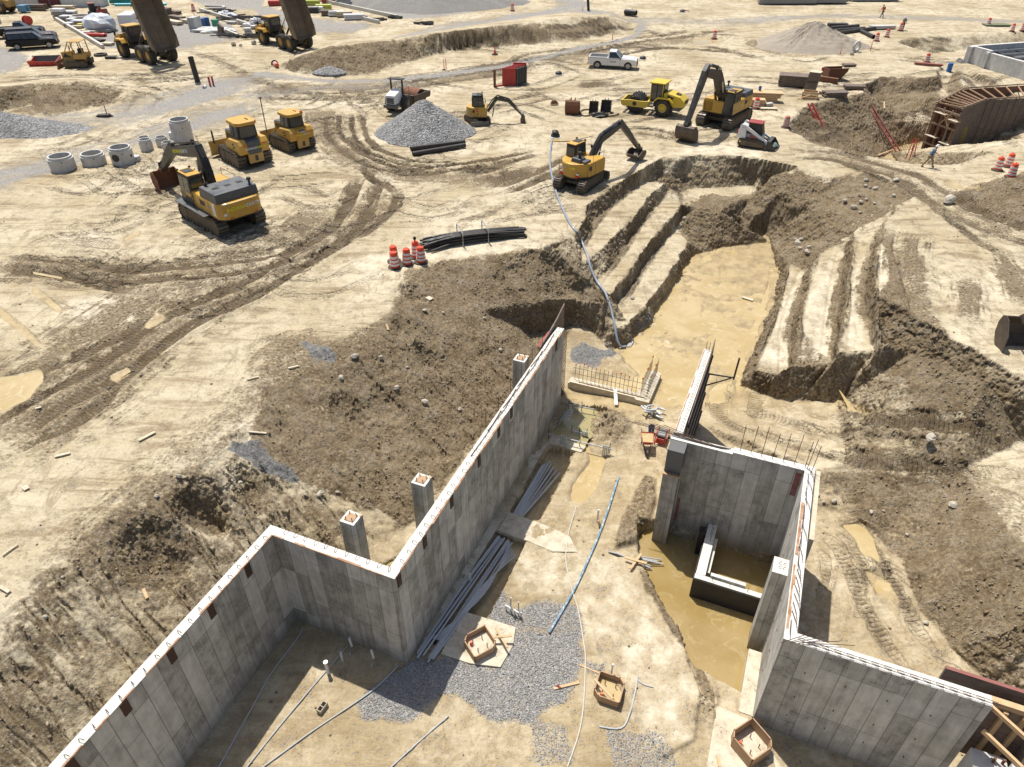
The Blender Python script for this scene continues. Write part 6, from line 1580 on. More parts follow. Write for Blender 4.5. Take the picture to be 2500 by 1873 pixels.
# ---------------------------------------------------------------- articulated dump trucks with raised beds
BEDM = mat('worn_bed_steel', (.20, .155, .105), .75, .05, .8, (.36, .27, .165), 1.0)
def dump_truck(label, root, yaw, s=1.0):
 R = thing('dump_truck', label, 'dump truck', root, yaw, 'dump trucks with raised beds'); R.scale = (s, s, s)
 rimy = OLDY
 for x in (-.95, .95):
  for y in (-1.32, 1.32): wheel(R, x, y, .92, .72, rimy, lugs=22)
 for y in (-1.32, 1.32): wheel(R, 5.2, y, .92, .72, rimy, lugs=22)
 MB().box((1.6, 0, 1.15), (6.2, .9, .5)).build('rear_frame', DKST, R, bevel=.05); MB().box((5.6, 0, 1.2), (3.2, 1.1, .7)).build('front_frame', DKST, R, bevel=.05)
 for x in (-.95, .95): MB().box((x, 0, .92), (.4, 2.2, .4)).build('axle', DKST, R)
 MB().hexa([(5.5, -1.25, 1.5), (7.6, -1.0, 1.35), (7.6, 1.0, 1.35), (5.5, 1.25, 1.5)], [(5.5, -1.15, 2.55), (7.45, -.9, 2.2), (7.45, .9, 2.2), (5.5, 1.15, 2.55)]).build('hood', YEL, R, bevel=.08)
 for y in (-1.35, 1.35): MB().prism([(4.2, 1.75), (4.5, 2.1), (5.9, 2.1), (6.3, 1.7), (6.2, 1.6), (5.8, 1.95), (4.6, 1.95), (4.3, 1.65)], y - .38, y + .38).build('fender', YEL, R)
 MB().box((7.55, 0, 1.4), (.2, 1.9, .9)).build('grille', BLK, R, bevel=.04)
 cab = MB().hexa([(3.7, -.9, 1.7), (5.5, -.85, 1.7), (5.5, .85, 1.7), (3.7, .9, 1.7)], [(3.8, -.82, 3.45), (5.2, -.78, 3.45), (5.2, .78, 3.45), (3.8, .82, 3.45)]).build('cab', BLK, R, bevel=.05)
 MB().box((4.48, 0, 3.5), (1.75, 1.85, .13)).build('cab_roof', YEL, cab, bevel=.04)
 MB().hexa([(3.735, -.7, 2.5), (3.735, .7, 2.5), (3.78, .68, 3.3), (3.78, -.68, 3.3)], [(3.715, -.7, 2.5), (3.715, .7, 2.5), (3.76, .68, 3.3), (3.76, -.68, 3.3)]).build('window', GLASS, cab)
 for e in (-1, 1): MB().hexa([(3.95, e * .86, 2.45), (5.2, e * .83, 2.45), (5.1, e * .80, 3.3), (3.95, e * .82, 3.3)], [(3.95, e * .885, 2.45), (5.2, e * .855, 2.45), (5.1, e * .815, 3.3), (3.95, e * .84, 3.3)]).build('window', GLASS, cab)
 for e in (-1, 1):
  MB().bar((5.3, e * 1.2, 2.4), (5.3, e * 1.75, 2.9), .04).build('mirror_arm', BLK, R); MB().box((5.3, e * 1.78, 2.75), (.08, .22, .5)).build('mirror', BLK, R)
  MB().tube([(4.2, e * 1.3, 2.1), (4.2, e * 1.3, 2.9), (3.6, e * 1.3, 2.9), (3.6, e * 1.3, 1.6)], .03, 6).build('handrail', YEL, R)
 # bed: built level, then turned about its hinge; origin at the tail hinge
 W0, W1, Lb = 1.3, 1.62, 5.6
 bed = MB(); t = .06
 fl = [(-.45, .75), (.0, .1), (.6, 0), (Lb - .6, .35), (Lb, 1.0), (Lb + .15, 1.75)]       # floor line (x, z)
 for i in range(len(fl) - 1):
  (xa, za), (xb, zb) = fl[i], fl[i + 1]
  for y0, y1, l0, l1 in ((-W0, -.45, .28, 0), (-.45, .45, 0, 0), (.45, W0, 0, .28)):
   bed.hexa([(xa, y0, za + l0), (xa, y1, za + l1), (xb, y1, zb + l1), (xb, y0, zb + l0)], [(xa, y0, za + l0 - t), (xa, y1, za + l1 - t), (xb, y1, zb + l1 - t), (xb, y0, zb + l0 - t)])
 b = bed.build('bed', BEDM, R)
 for e in (-1, 1):
  MB().hexa([(-.45, e * W0, 1.0), (Lb, e * W0, 1.3), (Lb + .15, e * W0, 2.0), (Lb + .15, e * W1, 2.1)], [(-.45, e * (W0 + .06), .95), (Lb, e * (W0 + .06), 1.25), (Lb + .15, e * (W0 + .06), 2.0), (Lb + .15, e * (W1 + .06), 2.1)]) if False else None
  sd = MB().add([(-.45, e * W0, 1.03), (0, e * W0, .38), (.6, e * W0, .28), (Lb - .6, e * W0, .63), (Lb, e * W0, 1.28), (Lb + .15, e * W0, 2.02), (Lb + .1, e * W1, 2.2), (Lb - .5, e * W1, 1.95), (.4, e * W1, 1.6), (-.35, e * W1, 1.35)], [(0, 1, 8, 9), (1, 2, 8), (2, 3, 7, 8), (3, 4, 7), (4, 5, 6, 7)]).build('side_wall', BEDM, b)
  sd.modifiers.new('s', 'SOLIDIFY').thickness = .07
  MB().tube([(-.35, e * (W1 + .02), 1.36), (.4, e * (W1 + .02), 1.62), (Lb - .5, e * (W1 + .02), 1.98), (Lb + .1, e * (W1 + .02), 2.22)], .08, 6).build('top_rail', BEDM, b)
  for k in range(4): MB().bar((.8 + 1.3 * k, e * (W0 + .1), .45), (.8 + 1.3 * k, e * (W1 + .08), 1.75), .1).build('rib', BEDM, b)
 hb = MB().add([(Lb + .15, -W0, 2.02), (Lb + .15, W0, 2.02), (Lb + .12, W1, 2.2), (Lb + .35, .85, 2.75), (Lb + .35, -.85, 2.75), (Lb + .12, -W1, 2.2)], [(0, 1, 2, 3, 4, 5)]).build('headboard', BEDM, b); hb.modifiers.new('s', 'SOLIDIFY').thickness = .06
 MB().bar((.3, -.55, -.12), (Lb - .5, -.55, .2), .18, .24).build('bed_beam', DKST, b); MB().bar((.3, .55, -.12), (Lb - .5, .55, .2), .18, .24).build('bed_beam', DKST, b)
 b.location = (-1.35, 0, 1.55); b.rotation_euler = (0, rad(-66), 0)
 for y in (-.62, .62): 
  q = Vector((-1.35, 0, 1.55)) + Matrix.Rotation(rad(-66), 3, 'Y') @ Vector((3.0, y, 0))
  o = MB().cyl((2.6, y, 1.2), Vector((2.6, y, 1.2)).lerp(q, .5), .13, n=10).build('hoist_ram', DKST, R, smooth=True); MB().cyl(Vector((2.6, y, 1.2)).lerp(q, .5), q, .08, n=10).build('rod', CHROME, o, smooth=True)
 return R
dump_truck('articulated dump truck with raised rusty bed, nearest the small open bulldozer', dz(-42.6, 92.0), rad(141.5))
dump_truck('articulated dump truck with raised bed at the tip of the middle berm', dz(-28.0, 99.8), rad(140), .95)
# ---------------------------------------------------------------- rollers
def roller(label, root, yaw, kind):
 R = thing('road_roller', label, 'road roller', root, yaw, 'road rollers on the site')
 body = YEL2 if kind else WHITE; rim = YEL2 if kind else MGREY
 for y in (-.85, .85): wheel(R, 0, y, .78, .58, rim, lugs=20)
 MB().box((.1, 0, .95), (2.0, 1.2, .5)).build('chassis', DKST if kind else MGREY, R, bevel=.04)
 fz = 2.9; art = rad(6 if kind else -14)
 D_ = thing  # drum frame, articulated
 fr = MB()
 for y in (-1.15, 1.0): fr.prism([(1.55, .75), (1.8, .6), (4.1, .62), (4.25, .9), (4.2, 1.15), (3.4, 1.25), (2.2, 1.2), (1.6, 1.25)], y, y + .15)
 fr.box((1.62, 0, .95), (.2, 2.2, .5)); fr.box((4.2, 0, .95), (.16, 2.2, .4))
 F_ = fr.build('drum_frame', body if kind else BKT, R, bevel=.03)
 dr = MB().lathe([(.72, -.98), (.78, -.98), (.78, .98), (.72, .98)], (fz, 0, .78), 28, 'y')
 if kind:
  for k in range(18):
   for j in range(7):
    a = 2 * math.pi * (k + .5 * (j % 2)) / 18; dr.box((fz + .82 * math.cos(a), -.84 + .28 * j, .78 + .82 * math.sin(a)), (.12, .13, .13), Matrix.Rotation(-a, 3, 'Y'))
 DR = dr.build('drum', DKST if kind else RBKT, F_, smooth=True)
 MB().cyl((fz, -.9, .78), (fz, .9, .78), .7, n=24).build('drum_hub', BLK, DR)
 if kind:
  for y in (-1.165, 1.165): MB().cyl((fz, y - .01, .92), (fz, y + .01, .92), .2, n=16).build('drum_bearing', BLK, F_)
 F_.location = (1.5, 0, 0); F_.rotation_euler = (0, 0, art)
 for c in (F_,): 
  c.data.transform(Matrix.Translation((-1.5, 0, 0)))
 for c in (DR,): c.data.transform(Matrix.Translation((-1.5, 0, 0)))
 for c in list(DR.children) + [x for x in F_.children if x is not DR]: c.data.transform(Matrix.Translation((-1.5, 0, 0)))
 if kind:
  MB().prism([(-1.95, 1.0), (-2.0, 1.5), (-1.5, 1.9), (-.2, 2.15), (.1, 2.1), (.1, 1.3), (-.5, 1.2), (-1.0, .85)], -.8, .8).build('hood', body, R, bevel=.08)
  for y in (-.8, .8):
   MB().prism([(.95, 1.35), (.6, 1.72), (-.6, 1.72), (-1.0, 1.4), (-.9, 1.3), (-.55, 1.6), (.5, 1.6), (.85, 1.3)], y - .3, y + .3).build('fender', body, R)
   MB().prism([(-1.0, 1.78), (-.3, 1.98), (-.3, 1.7), (-.8, 1.6)], y * 1.005 - .008, y * 1.005 + .008).build('side_grille', BLK, R)
  MB().box((-1.98, 0, 1.42), (.06, .9, .35)).build('rear_grille', BLK, R); MB().box((-1.2, 0, 2.0), (.5, .6, .03), Matrix.Rotation(-.3, 3, 'Y')).build('top_grille', BLK, R)
  MB().prism([(-1.6, .55), (-1.9, 1.0), (-.9, 1.0), (-.7, .6)], -.7, .7).build('counterweight', MGREY, R, bevel=.04)
  cab = MB().hexa([(.15, -.75, 1.2), (1.45, -.72, 1.2), (1.45, .72, 1.2), (.15, .75, 1.2)], [(.2, -.72, 2.85), (1.4, -.7, 2.85), (1.4, .7, 2.85), (.2, .72, 2.85)]).build('cab', BLK, R, bevel=.03)
  MB().box((.8, 0, 2.92), (1.6, 1.8, .12)).build('cab_roof', body, cab, bevel=.03)
  for e in (-1, 1):
   for x0, x1 in ((.3, .75), (.83, 1.33)): MB().box(((x0 + x1) / 2, e * .742, 2.1), (x1 - x0, .05, 1.3)).build('window', GLASS, cab)
   for x in (.22, 1.4): MB().bar((x, e * .76, 1.25), (x, e * .76, 2.85), .07).build('cab_post', body, cab)
  MB().box((.17, 0, 2.35), (.05, 1.2, .75)).build('window', GLASS, cab); MB().box((1.435, 0, 2.1), (.05, 1.2, 1.3)).build('window', GLASS, cab)
  for z in (.45, .75, 1.05): MB().box((1.15, .98, z), (.45, .28, .04)).build('step', BLK, R)
 else:
  MB().hexa([(-1.75, -.55, 1.05), (-.15, -.55, 1.05), (-.15, .55, 1.05), (-1.75, .55, 1.05)], [(-1.7, -.5, 1.85), (-.15, -.52, 2.15), (-.15, .52, 2.15), (-1.7, .5, 1.85)]).build('hood', body, R, bevel=.05)
  for z in (1.2, 1.38, 1.56): MB().box((-1.765, 0, z), (.04, .75, .12)).build('rear_grille', BLK, R)
  MB().box((-1.7, 0, .85), (.3, 1.5, .3)).build('bumper', MGREY, R, bevel=.03)
  MB().box((.5, 0, 1.25), (1.2, 1.4, .12)).build('platform', MGREY, R); MB().box((.15, 0, 1.65), (.45, .5, .6)).build('seat', BLK, R, bevel=.05)
  MB().cyl((.75, 0, 1.3), (.85, 0, 1.95), .05, n=8).build('steering_post', BLK, R); MB().lathe([(.19, -.015), (.22, 0), (.19, .015)], (.86, 0, 1.98), 16).build('steering_wheel', BLK, R)
  for y in (-.6, .6): MB().bar((-.1, y, 1.3), (-.1, y, 3.0), .13).build('roll_post', BLK, R)
  MB().box((-.05, 0, 3.04), (.6, 1.55, .1)).build('roll_bar_top', BLK, R, bevel=.02)
  for y in (-.72, .72): MB().tube([(.0, y, 1.3), (.0, y, 2.1), (1.05, y, 2.1), (1.05, y, 1.3)], .025, 6).build('handrail', BLK, R)
 return R
roller('yellow padfoot roller with closed cab, left of the tall folded excavator', dz(15.0, 71.9), rad(151), 1)
roller('white smooth drum roller with open black roll bar behind the gravel pile', dz(-11.2, 73.0), rad(72), 0)
# ---------------------------------------------------------------- compact track loader
R = thing('track_loader', 'white compact track loader with red cab roof and green sacks in its bucket', 'track loader', dz(21.0, 62.3), rad(-29))
tri = [(1.0, .05), (1.22, .28), (1.15, .5), (.3, .72), (-.75, .78), (-1.05, .62), (-1.15, .32), (-.95, .05), (0, 0)]
for y in (-.72, .72):
 t = crawler(R, 2.2, .42, .78, y, .42, tri=tri)
MB().box((-.15, 0, .75), (1.9, 1.0, .7)).build('chassis', WHITE, R, bevel=.06)
MB().hexa([(-1.35, -.85, .75), (-.55, -.85, .75), (-.55, .85, .75), (-1.35, .85, .75)], [(-1.15, -.8, 1.75), (-.65, -.8, 1.6), (-.65, .8, 1.6), (-1.15, .8, 1.75)]).build('rear_body', WHITE, R, bevel=.06)
MB().box((-1.38, 0, 1.0), (.06, 1.1, .5)).build('rear_door', mat('dull_red', (.33, .03, .03), .5), R)
cab = MB().hexa([(-.6, -.5, .9), (.75, -.5, .9), (.75, .5, .9), (-.6, .5, .9)], [(-.55, -.48, 2.0), (.5, -.48, 2.0), (.5, .48, 2.0), (-.55, .48, 2.0)]).build('cab', BLK, R, bevel=.04)
MB().box((-.05, 0, 2.04), (1.25, 1.05, .08)).build('cab_roof', mat('dull_red', (.33, .03, .03)), cab, bevel=.02)
MB().hexa([(.755, -.4, 1.0), (.755, .4, 1.0), (.53, .4, 1.9), (.53, -.4, 1.9)], [(.77, -.4, 1.0), (.77, .4, 1.0), (.545, .4, 1.9), (.545, -.4, 1.9)]).build('window', GLASS, cab)
MB().box((.62, 0, 1.2), (.03, .5, .5)).build('door_panel', mat('dull_red', (.33, .03, .03)), cab)
for y in (-.66, .66):
 plate = MB().prism([(-1.2, 1.75), (-1.05, 1.9), (-.75, 1.85), (.3, 1.28), (1.25, .75), (1.4, .3), (1.25, .25), (1.05, .68), (.2, 1.08), (-.8, 1.55)], y - .09, y + .09).build('lift_arm', WHITE, R, bevel=.02)
 MB().prism([(-.3, .95), (.6, .8), (-.2, 1.15)], y * 1.16 - .01, y * 1.16 + .01).build('red_mark', mat('dull_red', (.33, .03, .03)), R)
 MB().cyl((-.9, y * .8, 1.0), (.1, y * .8, 1.15), .05, n=8).build('hydraulic_ram', CHROME, R)
bk = MB().prism([(1.3, .12), (2.15, .04), (2.15, .1), (1.42, .2), (1.4, .62), (1.6, .78), (1.3, .8), (1.28, .4)], -.85, .85).build('bucket', DKST, R)
for y in (-.87, .83): MB().prism([(1.3, .12), (2.15, .04), (1.65, .75), (1.3, .8)], y, y + .04).build('side_plate', DKST, bk)
GRN = mat('grey_green_sack', (.12, .19, .16), .8, 0, .3)
MB().sphere((1.75, .2, .28), (.35, .4, .2), 10, 6, .15).build('sack', GRN, R, smooth=True); MB().sphere((1.7, -.35, .26), (.3, .3, .17), 10, 6, .15).build('sack', GRN, R, smooth=True)
# ---------------------------------------------------------------- pickups and vans
def pickup(label, root, yaw, body, cap=False, g=None, dark=False):
 R = thing('pickup_truck', label, 'pickup truck', root, yaw, g)
 W = .98; wb = 1.79
 prof = [(-2.85, .5), (-2.88, 1.0), (-2.8, 1.18), (2.55, 1.12), (2.85, 1.0), (2.92, .62), (2.85, .42)]
 def arch(cx): return [(cx + .48 * math.cos(a), .38 + .48 * math.sin(a)) for a in [math.pi * k / 8 for k in range(9)]]
 low = prof + [(2.5, .40)] + arch(wb + .1) + arch(-wb + .05) + [(-2.5, .45)]
 MB().prism(low, -W, W).build('body', body, R, bevel=.05)
 MB().box((0, 0, .42), (4.6, 1.5, .2)).build('chassis', BLK, R)
 MB().hexa([(.95, -.9, 1.1), (2.6, -.84, 1.1), (2.6, .84, 1.1), (.95, .9, 1.1)], [(1.0, -.82, 1.26), (2.5, -.74, 1.2), (2.5, .74, 1.2), (1.0, .82, 1.26)]).build('hood', body, R, bevel=.05)
 x0 = -2.75 if cap else -.55
 cb = MB().hexa([(x0, -.94, 1.15), (1.15, -.92, 1.15), (1.15, .92, 1.15), (x0, .94, 1.15)], [(x0 + (.1 if cap else .12), -.76, 1.92), (.35, -.74, 1.92), (.35, .74, 1.92), (x0 + (.1 if cap else .12), .76, 1.92)]).build('cab', body, R, bevel=.06)
 def side(f0, f1, g0, g1, e):
  def P(f, g_): 
   z = 1.15 + .77 * g_; xa = x0 + .12 * g_; xb = 1.15 - .8 * g_; return (xa + (xb - xa) * f, e * (.935 - .185 * g_), z)
  a = [P(f0, g0), P(f1, g0), P(f1, g1), P(f0, g1)]
  MB().hexa([(p[0], p[1] - e * .01, p[2]) for p in a], [(p[0], p[1] + e * .012, p[2]) for p in a]).build('window', GLASS, cb)
 for e in (-1, 1):
  if cap: side(.05, .48, .2, .85, e); side(.52, .72, .15, .88, e); side(.745, .95, .15, .88, e)
  else: side(.1, .92, .12, .88, e)
 MB().hexa([(1.16, -.8, 1.2), (1.16, .8, 1.2), (.42, .66, 1.87), (.42, -.66, 1.87)], [(1.178, -.8, 1.2), (1.178, .8, 1.2), (.44, .66, 1.885), (.44, -.66, 1.885)]).build('windscreen', GLASS, cb)
 if not cap:
  MB().box((-1.7, 0, 1.135), (2.05, 1.62, .1)).build('bed_liner', BLK, R)
  for y in (-.91, .91): MB().box((-1.7, y, 1.24), (2.25, .14, .1)).build('bed_rail', body, R)
  MB().box((-2.78, 0, 1.2), (.1, 1.75, .14)).build('tailgate', body, R)
 for x in (wb + .1, -wb + .05):
  for y in (-.86, .86): wheel(R, x, y, .39, .26, mat('alloy', (.45, .45, .46), .35, .6, .2), rr=.66)
 MB().box((2.9, 0, .78), (.06, 1.5, .4)).build('grille', BLK, R); MB().box((2.92, 0, .5), (.1, 1.9, .2)).build('bumper', BLK if not dark else DKST, R, bevel=.03)
 for y in (-.8, .8):
  MB().box((2.84, y, .88), (.16, .3, .2)).build('headlight', mat('orange_lens', (.75, .22, .08), .3) if not dark else mat('clear_lens', (.55, .55, .55), .15), R, bevel=.02)
  MB().box((-2.87, y * 1.1, 1.0), (.06, .16, .34)).build('tail_light', REDL, R)
  MB().box((.95, y * 1.32, 1.2), (.12, .2, .16)).build('mirror', BLK, R)
 MB().box((-2.9, 0, .55), (.1, 1.8, .16)).build('bumper', DKST, R)
 for y in (-W - .004, W + .004):
  for x in (-.52, .9): MB().box((x, y, .8), (.015, .012, .6)).build('door_seam', BLK, R)
  MB().box((-.3, y, 1.0), (.16, .02, .03)).build('door_handle', BLK, R)
 return R
PK = pickup('white single cab pickup parked on the sandy yard behind the rollers', dz(12.1, 91.55), rad(-12.7), WHITE)
lettering('SITE', .16, LGREY, PK, frame((.1, -.99, .82), (1, 0, 0), (0, 0, 1))) if False else MB().box((.1, -.987, .82), (.75, .012, .18)).build('door_sign', LGREY, PK)
NAVY = mat('dark_navy_paint', (.010, .011, .015), .35, 0, .03, coat=.05, spec=.25); MAROON = mat('dark_maroon_paint', (.03, .013, .016), .35, 0, .05, coat=.15)
g_ = 'dark trucks parked at the left edge'
pickup('dark navy truck with a bed cap, nearest of the parked row at the left edge', dz(-61.8, 99.9), rad(22), NAVY, True, g_, True)
pickup('dark maroon truck with grey bed cap, middle of the parked row at the left edge', dz(-63.6, 103.0), rad(22), MAROON, True, g_, True)
pickup('dark pickup with open bed, farthest of the parked row at the left edge', dz(-67.5, 107.2), rad(20), NAVY, False, g_, True)
# ---------------------------------------------------------------- pixel frames of the survey sheets
def ZF_(x0, y0, k): return lambda x, y: (x0 + x * k, y0 + y * k)
T1, T2, T3, T4 = ZF_(0, 0, .28933), ZF_(620, 0, .28933), ZF_(1240, 0, .28933), ZF_(1860, 0, .28933)
M1, M2, M3, M4 = ZF_(0, 280, .28933), ZF_(620, 280, .28933), ZF_(1240, 280, .28933), ZF_(1860, 280, .28933)
Y2, Y3 = ZF_(830, 500, .37975), ZF_(1660, 560, .37975)
N1, N2, N3, N4, N6, N7, N8 = ZF_(0, 0, .11754), ZF_(130, 0, .15823), ZF_(400, 0, .11302), ZF_(620, 0, .28324), ZF_(1880, 140, .1995), ZF_(930, 180, .29111), ZF_(2000, 0, .39339)
def zat(ny, y):
 b = (936.5 - ny) / FPX
 return CZ + y * (-math.sin(PITCH) + b * math.cos(PITCH)) / (math.cos(PITCH) + b * math.sin(PITCH))
def dirn(p, q): return math.atan2(q.y - p.y, q.x - p.x)
# ---------------------------------------------------------------- traffic barrels
BOR = mat('barrel_orange', (.80, .085, .025), .45, 0, .12); BWH = mat('barrel_white', (.80, .79, .77), .4, 0, .15)
PINK = mat('sun_faded_orange', (.62, .22, .19), .7, 0, .3, (.5, .42, .35)); PINKW = mat('sun_faded_white', (.55, .50, .46), .7, 0, .4)
def make_barrel(om=BOR, wm_=BWH):
 R = thing('traffic_barrel', 'orange and white traffic barrel', 'traffic barrel')
 MB().lathe([(.3, .05), (.29, .33), (.275, .34), (.265, .58), (.25, .59), (.24, .82), (.225, .83), (.215, .98), (.17, 1.03), (.001, 1.03), (.001, .05)], n=22).build('drum', om, R, smooth=True)
 for a, b, r0, r1 in ((.20, .33, .298, .293), (.41, .56, .274, .270), (.65, .80, .252, .247)): MB().lathe([(r0 - .02, a), (r0 + .003, a), (r1 + .003, b), (r1 - .02, b)], n=22).build('white_band', wm_, R, smooth=True)
 MB().lathe([(.2, 0), (.44, 0), (.44, .05), (.33, .08), (.2, .08)], n=22).build('tyre_base', RUBBER, R, smooth=True)
 MB().tube([(-.1, 0, 1.02), (-.08, 0, 1.1), (.08, 0, 1.1), (.1, 0, 1.02)], .018, 6).build('handle', om, R)
 return R
BRL = make_barrel(); first = True
rb_ = random.Random(4)
BAR = [(Y2(350, 365), 'traffic barrel behind the front one in the cluster by the black pipe bundle'), (Y2(355, 403), 'front left traffic barrel of the cluster by the black pipe bundle'),
  (Y2(432, 382), 'middle traffic barrel of the cluster by the black pipe bundle'), (Y2(492, 335), 'rear traffic barrel with a black light on top, touching the black pipe bundle'), (Y2(522, 368), 'right hand front traffic barrel of the cluster by the black pipe bundle'),
  (M4(1985, 468), 'left of the three traffic barrels on the sandy shoulder at the right edge'), (M4(2075, 436), 'rear one of the three traffic barrels on the sandy shoulder at the right edge'), (M4(2098, 528), 'front one of the three traffic barrels on the sandy shoulder at the right edge'),
  (T4(1908, 216), 'traffic barrel beside a small green hatch beyond the far ditch'), (T4(2108, 266), 'traffic barrel at the far ditch, close to the right edge'), (T4(1166, 260), 'traffic barrel in front of the worker with a white helmet'),
  (T4(1052, 314), 'traffic barrel at the end of the dark pipes beyond the ditch'), (T4(966, 347), 'traffic barrel on the lip of the ditch beside the black pipe end'), (T4(1390, 528), 'traffic barrel standing behind the red lumber and left of the blue drum'),
  (T3(38, 94), 'traffic barrel on the far gravel road beside the middle berm'), (T3(1740, 328), 'traffic barrel standing in a puddle behind the pickup'), (T3(2090, 918), 'traffic barrel beside the long lumber stack'), (N3(648, 245), 'traffic barrel by the kerb of the upper left storage yard'),
  (T4(2195, 262), 'traffic barrel cut by the right edge beyond the ditch')]
for px, lb in BAR:
 p = G(*px); y_ = rb_.uniform(0, 6)
 if first: o = BRL; o.location = p; o['label'] = lb; o['group'] = 'traffic barrels'; first = False
 else: o = copy_tree(BRL, loc=p, rz=(rb_.uniform(-.03, .03), rb_.uniform(-.03, .03), y_), label=lb, group='traffic barrels')
 if 'black light' in lb: MB().cyl((0, 0, 1.08), (0, 0, 1.15), .05, n=8).cyl((-.06, 0, 1.25), (.06, 0, 1.25), .1, n=12).build('warning_light', BLK, o)
p = G(*M4(200, 108)); o = make_barrel(PINK, PINKW); o.location = p; o['label'] = 'sun faded pink barrel with a loose tyre base, above the slope by the track loader'
o = make_barrel(); o.location = G(*T2(178, 560)) + Vector((0, 0, .28)); o.rotation_euler = (rad(88), 0, .6); o['label'] = 'fallen traffic barrel lying at the left tip of the middle berm'
# cones and posts
def post(px, h, label, base=None, cap=True):
 R = thing('marker_post', label, 'marker post', G(*px)); MB().lathe([(.05, 0), (.045, h), (.001, h + .02), (.001, 0)], n=10).build('post', ORANGE, R, smooth=True)
 for f in (.55, .8): MB().lathe([(.04, h * f), (.053, h * f), (.053, h * f + .1), (.04, h * f + .1)], n=10).build('white_band', BWH, R)
 if base is not None:
  MB().lathe([(.001, 0), (.26, 0), (.24, .07), (.08, .1), (.001, .1)], n=16).build('foot', base, R)
 return R
post(T1(905, 975), 1.15, 'orange marker post in a black drain tray on the gravel road edge', RUBBER)
R = thing('drain_tray', 'black drain tray with turned up ends at the gravel road edge', 'drain tray', G(*T1(882, 985)), .1); MB().box((0, 0, .12), (1.1, .6, .24)).build('tray', BLK, R, bevel=.06); MB().prism([(-.8, .02), (-.55, .02), (-.55, .25)], -.1, .1).prism([(.8, .02), (.55, .02), (.55, .25)], -.1, .1).build('ear', DKST, R)
for x, y, lb in ((1775, 725, 'left of two red posts beside the black standing pipe'), (1803, 722, 'right of two red posts beside the black standing pipe')): 
 R = thing('marker_post', lb, 'marker post', G(*T1(x, y))); MB().cyl((0, 0, 0), (0, 0, .9), .1, n=10).build('post', REDP, R, smooth=True); MB().cyl((0, 0, .9), (0, 0, .96), .12, n=10).build('cap', REDP, R)
post(T2(1605, 592), 1.2, 'orange post with white bands beside a thin one on the berm road', RUBBER); post(T2(1622, 578), 1.15, 'thin orange post just behind the banded one on the berm road')
post(T3(880, 348), 1.0, 'orange post with a white board at its foot above the pickup', PVC); post(T3(1045, 108), .7, 'orange post behind the black pipe lying at the gravel junction'); post(T3(632, 95), .8, 'orange post beside the leaning black pipe on the far gravel road')
post(T4(915, 428), 1.1, 'leaning orange post on the rubble at the ditch end'); post(T4(660, 460), .9, 'thin orange stake in front of the sand pile')
R = thing('traffic_cone', 'orange cone on a black base beside a puddle on the middle yard', 'traffic cone', G(*T2(2033, 462)))
MB().lathe([(.19, .1), (.05, .95), (.001, .96), (.001, .1)], n=16).build('cone', ORANGE, R, smooth=True); MB().lathe([(.001, 0), (.42, 0), (.4, .12), (.2, .16), (.001, .16)], n=14).build('base', RUBBER, R); MB().lathe([(.1, .55), (.128, .55), (.1, .7), (.08, .7)], n=16).build('white_band', BWH, R)
# drain caps
def dome(px, label, top=True):
 R = thing('manhole_dome', label, 'manhole dome', G(*px)); MB().lathe([(.001, 0), (.55, 0), (.55, .06), (.42, .08), (.001, .08)], n=20).build('ring', GREYC, R)
 MB().lathe([(.42, .08), (.40, .22), (.28, .36), (.12, .42), (.001, .42), (.001, .08)], n=18).build('dome', BLK, R, smooth=True)
 return R
dome(T3(428, 632), 'black domed drain cap alone on pale sand right of the red trench box'); dome(T3(1137, 502), 'black domed drain cap in front of the white pickup')
R = dome(M3(400, 190), 'black filter sack on a drain cap where the long hose starts'); MB().sphere((0, 0, .45), (.3, .3, .22), 10, 6, .2).build('sack', BLK, R, smooth=True)
R = dome(T3(1470, 104), 'black drain cap with red boards on the far sand'); MB().bar((.3, .2, .3), (1.2, .3, .1), .12).build('board', REDP, R)
# ---------------------------------------------------------------- pipes
for a, b, r, lb in ((M2(1322, 305), M2(1782, 252), .2, 'black corrugated pipe touching the foot of the gravel pile'), (M2(1342, 352), M2(1784, 280), .2, 'black corrugated pipe lying in front of its twin by the gravel pile'), (T3(985, 125), T3(1082, 140), .42, 'short fat black pipe lying at the gravel road junction'), (T4(835, 278), T4(940, 330), .25, 'blue black pipe ending at the traffic barrel on the ditch lip')):
 p = G(*a) + Vector((0, 0, r)); q = G(*b) + Vector((0, 0, r)); d = (q - p); n = int(d.length / .12)
 R = thing('black_pipe', lb, 'pipe', p, dirn(p, q))
 mb = MB(); mb.lathe([(r * (1.0 if k % 2 else .92), d.length * k / n) for k in range(n + 1)] + [(r * .8, d.length), (r * .8, 0)], (0, 0, 0), 16, 'x'); mb.build('shell', BLK, R, smooth=True)
for px, h, r, ln, lb in ((T1(1668, 690), 2.6, .3, .12, 'tall black standing pipe by the red posts'), (T3(680, 90), 1.7, .22, .3, 'leaning black pipe standing at the far gravel road')):
 p = G(*px); R = thing('black_pipe', lb, 'pipe', p); MB().lathe([(r * (1 if k % 2 else .93), h * k / 20) for k in range(21)] + [(r * .8, h), (r * .8, 0)], n=16).build('shell', BLK, R, smooth=True); R.rotation_euler = (0, -ln * .4, 0)
p = G(*T1(1722, 748)); tag(MB().lathe([(.16, 0), (.16, .5), (.12, .5), (.12, 0)], p + Vector((0, 0, .12)), 14, 'y').build('pipe_end', PVC), 'pale pipe end showing by the two red posts', 'pipe')
